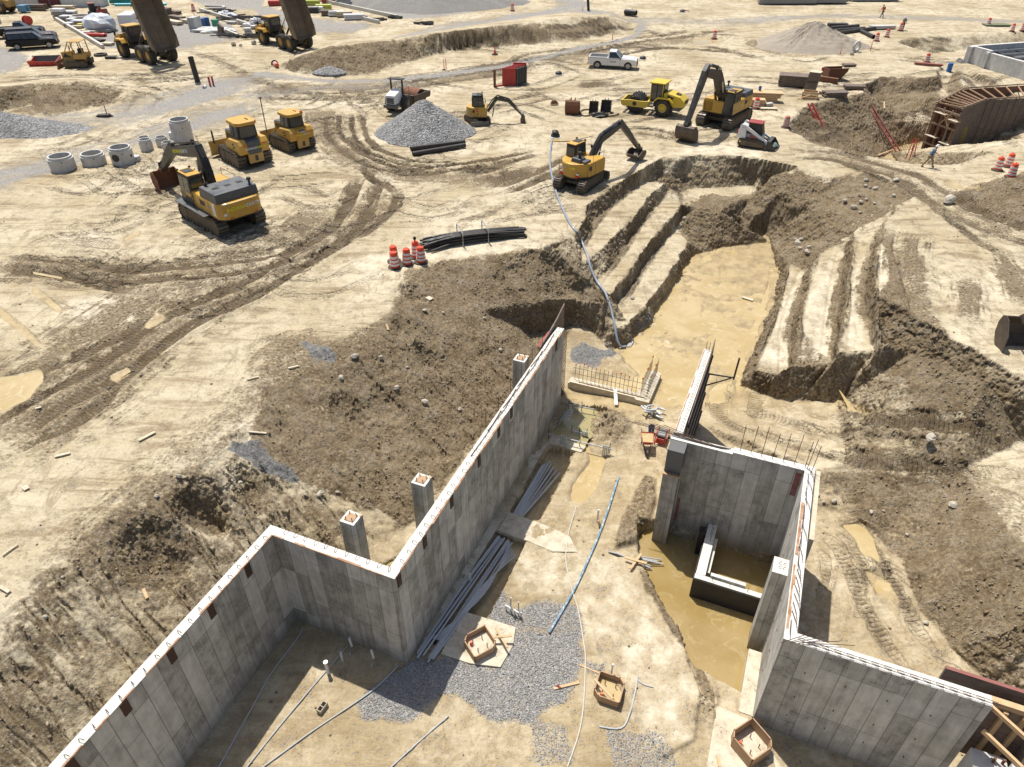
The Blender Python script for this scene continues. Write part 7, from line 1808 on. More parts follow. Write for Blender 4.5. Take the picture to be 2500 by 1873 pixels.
# black conduit bundle held by two brackets
pa, pb = G(*Y2(545, 275)), G(*Y2(1165, 190)); d = (pb - pa); L_ = d.length; ux = d.normalized(); uy = Vector((-ux.y, ux.x, 0))
rp = random.Random(2)
for i in range(22):
 lvl = i // 8; off = (i % 8 - 3.5) * .16 + .06 * lvl; sw = rp.uniform(-.35, .35); e0 = rp.uniform(-.45, .25); e1_ = rp.uniform(-.2, .35)
 mid = .35 + .3 * math.sin(i) * .2
 pts = [pa + ux * e0 + uy * (off - sw) + Vector((0, 0, .1 + .14 * lvl)), pa + ux * L_ * .3 + uy * off * .8 + Vector((0, 0, .16 + .17 * lvl + .08)), pa + ux * L_ * .65 + uy * off * .8 + Vector((0, 0, .14 + .17 * lvl + .06)), pa + ux * (L_ + e1_) + uy * (off + sw * .7) + Vector((0, 0, .08 + .15 * lvl))]
 tag(MB().tube(smooth_line(pts, 4), .075, 8).build('black_pipe', BLK, smooth=True), 'black plastic pipe in the bundle held by two steel hoops', 'pipe', 'bundle of black plastic pipes')
for f, lb in ((.36, 'steel hoop bracket on the left part of the black pipe bundle'), (.62, 'steel hoop bracket nearer the right end of the black pipe bundle')):
 c = pa + ux * L_ * f; tag(MB().tube([c - uy * .75 - Vector((0, 0, .1)), c - uy * .75 + Vector((0, 0, 1.0)), c + uy * .75 + Vector((0, 0, 1.0)), c + uy * .75 - Vector((0, 0, .1))], .035, 4).build('hoop_bracket', STEEL), lb, 'bracket', 'pipe hoops')
# ---------------------------------------------------------------- concrete rings
def ring(px, r, h, label, hole=False, lid=False):
 p = G(*px); p.z -= .03; R = thing('concrete_ring', label, 'concrete ring', p, .3, 'concrete manhole rings by the road')
 if lid: MB().lathe([(.001, 0), (r, 0), (r, h), (r * .9, h + .05), (.001, h + .05)], n=30).build('disc', GREYC, R, smooth=True)
 else: MB().lathe([(r, 0), (r, h - .18), (r * .97, h - .17), (r * .93, h - .15), (r * .92, h), (r * .80, h), (r * .80, .0)], n=36).build('shell', GREYC, R, smooth=True)
 if hole:
  for a in (-2.0, -.5): c = Vector((math.cos(a), math.sin(a), 0)); MB().cyl(c * r * .97 + Vector((0, 0, h * .5)), c * r * 1.006 + Vector((0, 0, h * .5)), .3 if a < -1 else .12, n=18).build('pipe_hole', BLK, R)
 for a in (-1.3, -2.5): c = Vector((math.cos(a), math.sin(a), 0)); MB().cyl(c * r * .99 + Vector((0, 0, h * .72)), c * r * 1.005 + Vector((0, 0, h * .72)), .05, n=8).build('lift_hole', BLK, R)
 return R
for px, r, h, lb, ho, li in ((M1(542, 462), .95, 1.15, 'leftmost wide concrete ring beside the gravel road', 0, 0), (M1(800, 412), .92, .9, 'low wide concrete ring, second from the left', 0, 0), (M1(1048, 405), .88, 1.35, 'wide concrete ring with a round pipe hole in its side', 1, 0), (M1(1150, 385), .38, .35, 'small concrete lid on the ground behind the ring with a hole', 0, 1),
       (M1(1245, 298), .52, .95, 'narrow concrete ring nearest the rusty bucket', 0, 0), (M1(1232, 262), .5, .8, 'narrow concrete ring behind the one by the rusty bucket', 0, 0), (M1(1376, 262), .5, .8, 'narrow concrete ring left of the tallest ring', 0, 0), (M1(1428, 300), .48, .75, 'narrow concrete ring hidden partly by the boom', 0, 0), (M1(1560, 245), .85, 2.15, 'tallest concrete ring behind the excavator boom', 0, 0), (M1(1470, 205), .35, .6, 'small concrete piece with a black rubber boot by the tallest ring', 0, 1)):
 ring(px, r, h, lb, ho, li)
# ---------------------------------------------------------------- piles
def pile_mat(name, a, b_, sc_, bd):
 m, nt, b = nodes(name); N = NT(nt); p = N.pos(); v = N.voro(sc_, p, 'Color'); s = N.n('SeparateColor'); N.l(v, s.inputs[0])
 n = N.noise(.8, 5, .6, p); c = N.mix(s.outputs[0], a, b_); c = N.mix(N.ramp(n, .4, .7, 0, .45), c, a)
 N.l(c, b.inputs['Base Color']); b.inputs['Roughness'].default_value = .95
 d = N.voro(sc_, p); N.l(N.bump(N.math('SUBTRACT', N.math('MULTIPLY', N.noise(sc_ * .6, 4, .7, p), .8), d), bd), b.inputs['Normal'])
 return m
def pile(name, label, c, rx, ry, h, m, seed, rough=.05, n=140, sharp=.55, cat='pile', runs=0.0):
 mb = MB(); nr = n // 2; vs = []; fs = []
 R_ = np.linspace(0, 1, nr); A_ = np.linspace(0, 2 * math.pi, n, endpoint=False)
 rr, aa = np.meshgrid(R_, A_, indexing='ij')
 wob = 1 + .10 * vnoise(np.cos(aa) * 1.5 + seed, np.sin(aa) * 1.5, seed) + .05 * vnoise(np.cos(aa) * 5 + seed, np.sin(aa) * 5, seed + 1)
 X = rr * rx * np.cos(aa) * wob; Y = rr * ry * np.sin(aa) * wob
 H = 1.1 * h * ((1 - np.sqrt(rr ** 2 + .012)) * (1 - .3 * rr * (1 - rr)) + .004)
 H = H + rough * fbm(X * 1.3 + seed, Y * 1.3, seed, 5, .65) * np.clip(1.2 - rr, .2, 1) * h ** .3
 if runs: H = H - runs * np.abs(vnoise(aa * 9, rr * 2 + seed, seed + 7)) * rr * (1 - rr) * 3 * h
 H = np.where(rr > .98, -.25, H)
 v = np.stack([X.ravel() + c.x, Y.ravel() + c.y, H.ravel() + c.z], 1)
 f = []
 for i in range(nr - 1):
  for k in range(n): f.append((i * n + k, i * n + (k + 1) % n, (i + 1) * n + (k + 1) % n, (i + 1) * n + k))
 o = MB().add([tuple(x) for x in v], f).build(name, m, smooth=True)
 return tag(o, label, cat)
GRV = pile_mat('crushed_stone', (.12, .12, .12), (.46, .455, .44), 9, .12); GRV2 = pile_mat('fine_stone', (.19, .18, .165), (.31, .295, .27), 14, .05); SND = pile_mat('grey_sand', (.31, .265, .205), (.40, .345, .275), 20, .03)
a, b = U(935, 332, 0), U(1165, 328, 0); pile('gravel_pile', 'cone shaped pile of grey crushed stone in the middle of the yard', Vector((-7.9, 66.2, -.05)), 4.6, 4.7, 3.0, GRV, 3, .10, cat='gravel pile')
pc = U(1045, 52, 0); pile('gravel_pile', 'very large smooth brown grey stone heap at the top of the picture', Vector((pc.x - .5, 137, -.1)), 17.5, 13, 5.6, GRV2, 9, .06, cat='gravel pile')
pile('gravel_pile', 'grey stone heap cut by the left edge beside the gravel road', Vector((-48.5, 67.2, -.1)), 9.5, 3.4, 1.9, GRV, 14, .08, cat='gravel pile')
ps_ = U(1985, 110, 0); pile('sand_pile', 'pointed pile of grey sand with run off grooves, left of the dark pipes', Vector((ps_.x - .4, 104.5, -.1)), 8.0, 6.0, 3.0, SND, 21, .22, runs=.10, cat='sand pile')
pile('gravel_pile', 'small grey stone heap at the foot of the middle berm', U(805, 176, .2), 2.2, 1.4, .7, GRV, 31, .1, cat='gravel pile')
sp2 = U(2465, 372, 0); pile('sand_pile', 'pale sand ramp heap behind the three barrels at the right edge', Vector((sp2.x + 3.0, sp2.y + .2, -.2)), 4.6, 2.0, 1.1, mat('pale_sand', (.56, .50, .40), .95, 0, .4, (.42, .35, .24), 1.5), 41, .05, cat='sand pile')
# ---------------------------------------------------------------- loose buckets and other attachments
def loose_bucket(px, w, s, yaw, ang, label, m=BKT, lift=.75, teeth=5):
 p = G(*px); R = thing('excavator_bucket', label, 'excavator bucket', p, yaw, 'loose excavator buckets')
 bucket_part(R, w, (0, lift * s), ang, s, m, teeth=teeth, name='shell'); return R
loose_bucket(T3(540, 965), 1.3, 1.15, rad(75), rad(-18), 'tall narrow rusty bucket standing left of the two open buckets', RUST, 1.1)
loose_bucket(T3(722, 950), .85, .95, rad(262), rad(-6), 'open bucket facing the viewer, left of a pair beside the coiled hose', BKT, 1.1)
loose_bucket(T3(828, 940), .95, .95, rad(258), rad(-6), 'open bucket facing the viewer, right of a pair beside the coiled hose', DKST, 1.1)
loose_bucket((2475, 838), 1.9, 1.35, rad(262), rad(-12), 'large dark toothed bucket cut by the right edge on the pale dirt', BKT, 1.12, 6)
R = thing('quick_coupler', 'small rusty coupler plate on the sand left of the tall bucket', 'coupler', G(*T3(392, 885)), .2); MB().box((0, 0, .15), (.8, .4, .06)).build('plate', RUST, R)
for y in (-.18, .18): MB().prism([(-.35, .18), (.35, .18), (.2, .4), (-.2, .4)], y - .03, y + .03).build('lug', RUST, R)
lay('suction_hose', [T3(690, 930), T3(630, 935), T3(610, 960), T3(650, 985), T3(740, 970), T3(830, 985), T3(900, 980), T3(935, 965)], .07, mat('olive_hose', (.24, .20, .12), .6), 'olive brown suction hose looped in front of the two open buckets', 'hose', lift=.02)
o = MB().sphere((0, 0, .1), (.8, .45, .3), 12, 7, .3).build('filter_sack', DKST); o.location = G(*T3(770, 985)); tag(o, 'dark grey filter sack on the olive hose', 'sack')
# red trench box
p0, p1, p2, pp = U(*ZM(600, 442)), U(*ZM(780, 446)), U(*ZM(922, 392)), U(*ZM(492, 462)); hh = 1.75
R = thing('trench_box', 'red steel trench box with dark ribbed side and open frame at its left', 'trench box', (p0.x, p0.y, 0)); lo = lambda q: Vector((q.x - p0.x, q.y - p0.y, 0))
def vwall(mb, a, b, z0, z1, th=.12): return mb.bar(Vector((a.x, a.y, (z0 + z1) / 2)), Vector((b.x, b.y, (z0 + z1) / 2)), th, z1 - z0)
a, b, c_, e_ = lo(p0), lo(p1), lo(p2), lo(pp)
vwall(MB(), a, b, 0, hh).build('end_plate', REDP, R); f_ = vwall(MB(), b, c_, 0, hh).build('side_panel', DKST, R)
for k in range(7): q = b.lerp(c_, (k + .5) / 7); MB().cyl(q + Vector((.08, -.1, .02)), q + Vector((.08, -.1, hh - .02)), .07, n=8).build('rib', MGREY, f_)
back = c_ + (a - b); vwall(MB(), a, back, 0, hh).build('side_panel', REDP, R); vwall(MB(), c_, back, 0, hh + .25).build('end_plate', REDP, R)
vwall(MB(), e_ * .98, a * .98, .0, .12, .16).build('base_beam', REDP, R); MB().bar(e_, e_ + Vector((0, 0, hh + .05)), .28).build('frame_post', RUST, R); vwall(MB(), e_, a, hh - .02, hh + .04, .08).build('top_rail', RUST, R)
for k in range(4): q = b.lerp(c_, k / 3.5); r_ = a.lerp(back, k / 3.5); MB().bar(q + Vector((0, 0, hh + .04)), r_ + Vector((0, 0, hh + .04)), .14, .08).build('spreader', REDP, R)
# ---------------------------------------------------------------- right excavation: ladders, forms, concrete tank
def ladder(p, q, label, n=14, w=.42, m=REDP):
 L_ = (q - p).length; R = thing('ladder', label, 'ladder', p); x = (q - p).normalized(); y = Vector((0, 0, 1)).cross(x).normalized()
 for e in (-1, 1): MB().bar(y * w / 2 * e, x * L_ + y * w / 2 * e, .1, .12).build('rail', m, R)
 for k in range(1, n): MB().cyl(x * L_ * k / n - y * w / 2, x * L_ * k / n + y * w / 2, .025, n=6).build('rung', m, R)
 return R
ladder(U(1977, 252, .35), U(2037, 372, -3.3), 'bright red ladder laid down the slope, left of the two', 16, .52)
ladder(U(2094, 212, .3), U(2198, 378, -4.3), 'long dark red ladder laid down the slope, right of the two', 22, .52, mat('dark_red_paint', (.26, .045, .035), .6, 0, .35))
for a, b, w, lb in ((M4(1068, 40), M4(1225, 245), .1, 'thin board lying down the slope right of the long ladder'), (M4(1285, 35), M4(1272, 105), .12, 'light stake standing on the slope by the forms'), (T4(1028, 870), T4(1030, 925), .12, 'light stake standing on the slope below the rubble bench'), (M4(975, 355), M4(1110, 300), .12, 'board over the lip by the lower end of the long ladder')):
 p = G(*a); q = G(*b); tag(MB().bar(p + Vector((0, 0, .15)), q + Vector((0, 0, .12)), w, .05).build('board', WOOD), lb, 'board')
A0 = U(2303, 399, -4.4); B0 = U(2245, 375, -4.4); zA = zat(266, A0.y); zB = zat(254, B0.y)
A1_ = U(2404, 246, zA); A2_ = U(2560, 236, zA); B1_ = U(2352, 219, zB); B2_ = U(2560, 205, zB)
FWK = thing('wall_form', 'timber wall form with open braced end and dark plywood face in the right excavation', 'formwork', (A0.x, A0.y, 0)); q_ = lambda v, z: Vector((v.x - A0.x, v.y - A0.y, z))
DKW0 = wood_mat('old_form_timber', (.30, .21, .14), (.20, .14, .095), 3, .5)
FORMP = wood_mat('dark_wet_plywood', (.10, .085, .07), (.175, .13, .105), 1.2, .5)
for a, b, zt in ((A0, A1_, zA), (A1_, A2_, zA)): vwall(MB(), q_(a, 0), q_(b, 0), -5, zt, .08).build('face_panel', FORMP, FWK)
REDW = wood_mat('red_brown_plywood', (.26, .12, .07), (.19, .09, .06), 1.5, .3)
for a, b, zt in ((B0, B1_, zB), (B1_, B2_, zB)): vwall(MB(), q_(a, 0), q_(b, 0), -5, zt, .08).build('back_panel', REDW, FWK)
dAB = (A0 - B0); dB = (B1_ - B0).normalized() if True else None
for i in range(3):
 for j, f in enumerate((.04, .35, .68, .97)):
  o_ = Vector((dB.x, dB.y, 0)) * (.1 + 2.6 * i); a = q_(B0.lerp(A0, f), -4.6) + o_; MB().bar(a, a + Vector((0, 0, zB + 4.5)), .1, .14).build('post', REDW if j % 2 else DKW0, FWK)
 for z in (-3.2, -1.2, .2):
  o_ = Vector((dB.x, dB.y, 0)) * (.06 + 2.6 * i); MB().bar(q_(B0, z) + o_, q_(A0, z) + o_, .12, .16).build('cross_beam', DKW0, FWK)
MB().bar(q_(B0.lerp(A0, .35), -1.1), q_(B0.lerp(A0, .68), .2), .06, .12).build('brace', PLY, FWK); MB().bar(q_(B0.lerp(A0, .68), -1.1), q_(B0.lerp(A0, .35), .2), .06, .12).build('brace', PLY, FWK)
for z, f0, f1 in ((-2.4, .0, .45), (-2.6, .6, 1.0), (-.1, .05, .5), (-.35, .65, 1.02)):
 a = q_(B0.lerp(A0, f0), z); b = q_(B0.lerp(A0, f1), z); MB().bar(a, b, .5, .05).build('platform_board', PALEW, FWK)
for k in range(7):
 f = (k + .4) / 7; a = A0.lerp(A1_, f); b = B0.lerp(B1_, f); MB().bar(q_(a, zA + .06), q_(b, zB + .06), .08, .1).build('top_tie', PLY, FWK)
 a = A1_.lerp(A2_, f); b = B1_.lerp(B2_, f); MB().bar(q_(a, zA + .06), q_(b, zB + .06), .08, .1).build('top_tie', PLY, FWK)
for u_0, v_0, zt in ((A0, A1_, zA), (A1_, A2_, zA), (B0, B1_, zB), (B1_, B2_, zB)): MB().bar(q_(u_0, zt + .16), q_(v_0, zt + .16), .1, .1).build('top_rail', DKW0, FWK)
for k in range(9):
 q2 = A0.lerp(A1_, (k + .5) / 9); MB().bar(q_(q2, -4.5) + Vector((-.05, -.07, 0)), q_(q2, zA) + Vector((-.05, -.07, 0)), .05, .05).build('form_stud', OLDPLY, FWK)
 q2 = A1_.lerp(A2_, (k + .5) / 9); MB().bar(q_(q2, -4.5) + Vector((0, -.07, 0)), q_(q2, zA) + Vector((0, -.07, 0)), .05, .05).build('form_stud', OLDPLY, FWK)
q2 = A0.lerp(A1_, .45); MB().bar(q_(q2, -3.2) + Vector((-.08, -.06, 0)), q_(q2, -1.2) + Vector((-.08, -.06, 0)), .7, .03).build('yellow_panel', mat('ochre_sheet', (.30, .20, .03), .7), FWK)
RM = thing('rebar_mat', 'curtain of upright rebar beside the braced end of the timber form', 'rebar', (B0.x, B0.y, 0)); 
for k in range(16): 
 a = Vector((-.25 - .11 * k, .3 + .12 * k, -4.6)); MB().cyl(a, a + Vector((0, 0, 3.6 + .05 * (k % 4))), .018, n=4).build('rebar', REBAR, RM)
for z in (-3.4, -2.3, -1.4): MB().cyl((-.2, .25, z), (-2.0, 2.2, z), .015, n=4).build('tie_bar', REBAR, RM)
# stepladder and lamp barrel in the dig
p = U(*M4(1245, 375), -3.6); R = thing('step_ladder', 'small red step ladder on the floor of the right excavation', 'ladder', p, .4)
for x in (-.3, .3):
 for y in (-.2, .2): MB().bar((x, y, 0), (x * .2, y * .8, 2.0), .06).build('leg', REDP, R)
for z in (.4, .8, 1.2, 1.6): MB().box((.3 * (1 - z * .4), 0, z), (.1, .36, .03)).build('step', REDP, R)
# concrete tank at the upper right
C0 = U(2352, 160, -.5); zc = zat(111, C0.y); C1 = U(2500, 145, zc); C2 = U(2500, 104, zc); d1 = (C1 - C0); d1.z = 0; d2 = Vector((-d1.y, d1.x, 0)).normalized()
d1n = d1.normalized(); TK = thing('concrete_tank', 'open concrete tank with steel joists across its top at the upper right edge', 'concrete tank', (C0.x, C0.y, 0), math.atan2(d1.y, d1.x))
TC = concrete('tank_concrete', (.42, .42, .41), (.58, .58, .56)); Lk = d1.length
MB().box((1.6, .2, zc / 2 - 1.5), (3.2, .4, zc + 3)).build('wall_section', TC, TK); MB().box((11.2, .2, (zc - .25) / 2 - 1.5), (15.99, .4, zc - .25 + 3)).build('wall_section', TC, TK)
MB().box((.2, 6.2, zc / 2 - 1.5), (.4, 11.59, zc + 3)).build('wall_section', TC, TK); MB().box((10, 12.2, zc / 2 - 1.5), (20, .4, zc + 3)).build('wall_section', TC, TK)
MB().box((.35, -.15, zc / 2 - 1.5), (.7, .3, zc + 2.9)).build('buttress', TC, TK); MB().box((3.0, -.12, zc / 2 - 1.5), (.5, .24, zc + 2.6)).build('buttress', TC, TK)
MB().box((11, -.35, -.9), (17, .7, .9)).build('footing', mat('lilac_grey_concrete', (.42, .40, .42), .9), TK)
for k in range(7): MB().box((1.8 + 1.9 * k, 6.2, zc - .45), (.12, 11.5, .22)).build('joist', STEEL, TK)
for k in range(3): MB().box((9, 2.6 + 3 * k, zc - .62), (17, .1, .1)).build('joist', DKST, TK)
MB().box((10, 6.2, zc - 1.4), (19, 11.5, .1)).build('deck', MGREY, TK)
fb = MB(); cols_ = 14
vs = []; 
for i in range(cols_ + 1):
 x = -.8 + 5.2 * i / cols_; sag = .35 * math.sin(i * 1.3) + .25 * math.sin(i * .6)
 vs += [(x, -.25, .25 - .08 * i + .12 * sag), (x + .1, -.9 - .2 * math.sin(i * .9), -.25 - .05 * i + .3 * sag), (x, -1.3 - .3 * math.sin(i * 1.7), -1.0 - .06 * i)]
fb.add(vs, [(3 * i + j, 3 * i + 3 + j, 3 * i + 4 + j, 3 * i + 1 + j) for i in range(cols_) for j in (0, 1)])
o = fb.build('silt_fabric', BLACKM, smooth=True); o.location = (C0.x, C0.y, 0); o.rotation_euler = (0, 0, math.atan2(d1.y, d1.x)); tag(o, 'draped black fabric at the near corner of the concrete tank', 'fabric')
BLU = mat('blue_drum', (.02, .17, .50), .4, 0, .1); R = thing('plastic_drum', 'blue plastic drum standing left of the black fabric', 'drum', G(*T4(1575, 603)), 0)
MB().lathe([(.001, 0), (.27, 0), (.29, .04), (.29, .3), (.275, .32), (.275, .58), (.29, .6), (.29, .88), (.26, .93), (.001, .93)], n=20).build('barrel', BLU, R, smooth=True); MB().cyl((.1, 0, .93), (.1, 0, .96), .04, n=8).build('bung', BLK, R)
# ---------------------------------------------------------------- stacks of material
def stack(px, dx, dy, h, yaw, m, label, layers=4, cat='lumber stack', name='lumber_stack', group=None, top=None, gap=.16, cols=1):
 R = thing(name, label, cat, G(*px), yaw, group); z = .08; rs = random.Random(int(px[0] * 7 + px[1]))
 for x in (-dx * .35, dx * .35): MB().box((x, 0, .04), (.1, dy, .08)).build('bearer', PLY, R)
 lh = (h - .08) / layers
 for i in range(layers):
  for c in range(cols): 
   w = dy / cols; MB().box((rs.uniform(-.05, .05) * dx, -dy / 2 + w * (c + .5) + rs.uniform(-.02, .02), z + lh / 2), (dx * rs.uniform(.86, 1), w * .95, lh * (1 - gap))).build('layer' if m is not WOOD else 'board_layer', top if (top is not None and i == layers - 1) else m, R)
  z += lh
 return R
stack(T3(2040, 850), 6.4, 1.25, .95, rad(-8), WOOD, 'long stack of pale lumber behind the tall folded excavator', 5); bucket(G(*T3(2040, 850)) + Vector((.9, .2, .98)), mat('blue_pail', (.05, .12, .35), .5), 'blue bucket standing on the long stack of pale lumber')
stack(T3(2060, 892), 2.6, .9, .7, rad(-8), WOOD, 'short lumber stack in front of the long one, beside a traffic barrel', 3)
stack(T4(60, 925), 1.7, .6, .16, rad(-5), PALEW, 'low board stack on the sand below the lumber', 2); stack(T4(55, 898), .8, .45, .34, rad(20), GREYC, 'small pile of grey blocks on the low board stack', 3, 'block pile', 'block_stack')
DKW = wood_mat('old_grey_boards', (.20, .155, .12), (.125, .09, .07), 2, .4)
stack(N6(290, 345), 3.2, 1.9, 1.15, rad(-18), DKW, 'large square stack of dark form panels near the ladders', 7, 'panel stack', 'panel_stack')
R = thing('form_box', 'tall brown form box with a white top leaning between dark stacks', 'form box', G(*N6(480, 405)), rad(-30)); MB().hexa([(-.6, -.5, 0), (.6, -.5, 0), (.6, .5, 0), (-.6, .5, 0)], [(-.3, -.5, 1.9), (.8, -.5, 1.9), (.8, .5, 1.9), (-.3, .5, 1.9)]).build('case', DKW, R); MB().box((.25, 0, 1.93), (1.15, 1.05, .05)).build('lid', PALEW, R); MB().bar((-.61, -.52, .9), (.7, -.52, 1.0), .08).build('rail', DKST, R)
tag(MB().bar(G(*N6(310, 250)) + Vector((0, 0, .3)), G(*N6(820, 325)) + Vector((0, 0, .3)), .45, .5).build('steel_beam', RUST), 'long rusty steel beam lying behind the form box', 'steel beam')
R = thing('concrete_hopper', 'rusty steel hopper with slanted side near the ladders', 'hopper', G(*N6(760, 265)), rad(8)); mb = MB().prism([(-.9, 0), (.5, 0), (1.3, .95), (1.3, 1.2), (-.9, 1.2)], -.7, -.65); mb.build('side_plate', RUST, R); MB().prism([(-.9, 0), (.5, 0), (1.3, .95), (1.3, 1.2), (-.9, 1.2)], .65, .7).build('side_plate', RUST, R); MB().box((-.9, 0, .6), (.05, 1.3, 1.2)).build('end_plate', RUST, R); MB().bar((.5, 0, 0), (1.3, 0, .95), 1.3, .05).build('chute', RUST, R); MB().tube([(-.9, -.72, 1.22), (1.3, -.72, 1.22)], .05, 6).build('rim', RUST, R)
stack(N6(640, 205), 1.1, .7, .25, .2, DKW, 'small dark board pile with a red can, beside the hopper', 2); R = bucket(G(*N6(640, 195)) + Vector((0, 0, .27)), REDP, 'red can on the small dark board pile', .2, .35, 'can')
R = thing('wood_crate', 'open light wooden frame lying by the top of the left ladder', 'wood frame', G(*N6(480, 500)), rad(-20))
for x in (-.75, .75): MB().box((x, 0, .35), (.1, 1.0, .7)).build('end_panel', WOOD, R)
for y in (-.5, .5): MB().box((0, y, .6), (1.4, .06, .2)).build('side_board', WOOD, R); MB().box((0, y, .1), (1.4, .06, .2)).build('side_board', WOOD, R)
MB().bar((-1.2, -.9, .05), (.2, -.55, .5), .12, .06).build('loose_board', WOOD, R)
stack(N6(780, 475), 2.6, 1.3, .5, rad(6), DKW, 'flat heap of dark grooved panels on the lip above the slope', 3, 'panel stack', 'panel_stack', cols=4)
stack(N6(1020, 385), 2.2, 1.1, .4, rad(-4), DKW, 'scatter of brown boards at the head of the long ladder', 3, 'panel stack', 'panel_stack', cols=3)
stack(T4(1400, 555), 3.2, .5, .3, rad(-22), mat('red_lumber', (.36, .12, .09), .7), 'reddish boards on the sand in front of a traffic barrel', 3, cols=3)
stack(T4(735, 560), 1.6, .9, .3, .1, DKW, 'low pile of dark fittings on the sand below the sand pile', 2, 'fittings', 'fitting_stack', cols=3)
for a, b, r, lb in ((T4(575, 258), T4(810, 240), .3, 'dark steel pipe, rear one of the row right of the sand pile'), (T4(600, 282), T4(860, 262), .3, 'dark steel pipe in the middle of the row right of the sand pile'), (T4(620, 296), T4(950, 255), .25, 'dark steel pipe, front one of the row right of the sand pile')):
 p = G(*a) + Vector((0, 0, r)); q = G(*b) + Vector((0, 0, r)); tag(MB().tube([p, q], r, 12).build('steel_pipe', DKST, smooth=True), lb, 'pipe', 'dark steel pipes by the sand pile')
stack(T4(640, 232), 3, 1, .6, 0, DKST, 'dark machine parts behind the steel pipes', 2, 'machine parts', 'parts_stack', cols=3); stack(T4(1010, 245), 4, 1.0, .5, .1, GREYC, 'grey wrapped bundles at the end of the steel pipes', 2, 'bundles', 'bundle_stack', cols=3)
stack(T4(1975, 218), 4.0, 1.6, .25, 0, mat('olive_lid', (.16, .18, .10), .8), 'flat olive hatch on the ground by the far barrel', 1, 'hatch', 'ground_hatch')
R = thing('tyre', 'white rimmed tyre leaning by grey rocks right of the sand pile', 'tyre', G(*T4(790, 440)) + Vector((0, 0, .0)), .5); MB().lathe([(.42, -.12), (.66, -.12), (.7, 0), (.66, .12), (.42, .12)], (0, 0, .68), 20, 'y').build('tread', GREYC, R, smooth=True)
for px, w, d_, h, lb in ((T4(200, 25), 10, 4, 1.9, 'grey container at the far end of the yard, left of two'), (T4(440, 20), 10, 4, 1.9, 'grey container at the far end of the yard, right of two'), (T4(930, 5), 9, 3, 1.4, 'pale slab stack at the top edge behind the walking worker')):
 stack(px, w, d_, h, .05, mat('weathered_grey', (.34, .34, .32), .8, 0, .5), lb, 2, 'container', 'storage_container', cols=5)
# ---------------------------------------------------------------- storage yard, upper left
CURB = mat('kerb_concrete', (.58, .56, .51), .85, 0, .3)
def kerb(pts, label, w=.35, h=.5):
 q = [G(*p) for p in pts]; mb = MB()
 for a, b in zip(q[:-1], q[1:]): mb.bar(a + Vector((0, 0, h / 2 - .02)), b + Vector((0, 0, h / 2 - .02)), w, h)
 tag(mb.build('kerb', CURB), label, 'kerb')
kerb([N1(1180, 430), N1(2150, 1015)], 'straight pale kerb left of the pallet rows'); kerb([N3(790, 245), N3(2170, 670)], 'long pale kerb above the sandy strip between the dump trucks'); kerb([N3(1330, 700), N3(1610, 815)], 'short pale kerb end by the dark rebar heap')
kerb([N4(560, 12), N4(1235, 160)], 'pale kerb along the edge of the large stone heap lot'); kerb([N4(920, 168), N4(1080, 205)], 'short pale kerb right of the raised bed'); kerb([N3(980, 205), N3(1250, 200), N3(1320, 180), N3(1280, 160), N3(900, 150)], 'rounded kerb island behind the rebar heap', .4, .3)
CMU = mat('block_grey', (.30, .29, .28), .9, 0, .2); WTOP = mat('shrink_wrap_white', (.72, .72, .72), .4, 0, .1)
gp = 'pallets of blocks in the storage yard'
for x, y, w, h in ((1270, 400, 1.9, 1.5), (1480, 370, 2.0, 1.0), (1395, 440, 1.4, .8), (1495, 430, 1.3, .7), (1520, 500, 1.2, .8), (1660, 520, 2.0, .7), (1450, 560, 1.1, .6), (1840, 450, .9, .6), (1915, 430, .9, .6), (2080, 410, 1.2, .6), (1900, 560, 1.0, .8)):
 stack(N1(x, y), w, 1.2, h, rad(-8), CMU, 'pallet of grey blocks with a white top sheet in the upper left storage rows', 3, 'block pallet', 'block_pallet', gp, WTOP)
stack(N1(1780, 570), 2.4, .7, .5, rad(-6), mat('yellow_sheet', (.60, .52, .03), .6), 'yellow boards on a rack in the upper left storage rows', 2); stack(N1(1620, 590), 1.6, .8, .4, 0, PALEW, 'row of pale slats in front of the pallets', 1, cols=7)
R = thing('storage_ring', 'wide grey concrete ring among the pallets', 'concrete ring', G(*N1(1700, 440))); MB().lathe([(1.5, 0), (1.5, .8), (1.15, .8), (1.15, 0)], n=28).build('shell', GREYC, R, smooth=True)
TARP = mat('clear_sheeting', (.62, .66, .70), .25, 0, .15); o = MB().sphere((0, 0, .9), (2.3, 1.7, 1.35), 16, 9, .10).build('wrapped_load', TARP); o.location = G(*N1(2120, 640)); tag(o, 'big load wrapped in clear plastic sheeting behind the first dump truck', 'wrapped load')
stack(N1(2110, 660), 3.4, 2.2, .5, 0, CMU, 'grey pallet base under the plastic wrapped load', 1)
for i, (x, y, w) in enumerate(((2040, 870, 2.6), (1850, 690, 3.2), (2020, 760, 3.0), (1780, 720, 1.5))): stack(N1(x, y), w, .8, .4, rad(-30 + 12 * i), (DKST, PALEW, REDP, GREYC)[i], ('dark pipes bundled by the straight kerb', 'long pale planks lying by the plastic wrapped load', 'red painted steel sections by the plastic wrapped load', 'small grey parts by the straight kerb')[i], 2, 'materials', 'material_stack', cols=3)
stack(N2(850, 700), 1.6, .9, .35, -.2, PALEW, 'pale slats stacked by the front wheel of the first dump truck', 2, cols=4)
R = thing('cable_reel', 'red cable reel standing on the sand behind the parked trucks', 'cable reel', G(*N1(600, 520)), rad(60))
for y in (-.3, .3): MB().cyl((0, y - .04, .62), (0, y + .04, .62), .62, n=22).build('flange', REDP, R)
MB().cyl((0, -.28, .62), (0, .28, .62), .38, n=16).build('drum', REDP, R)
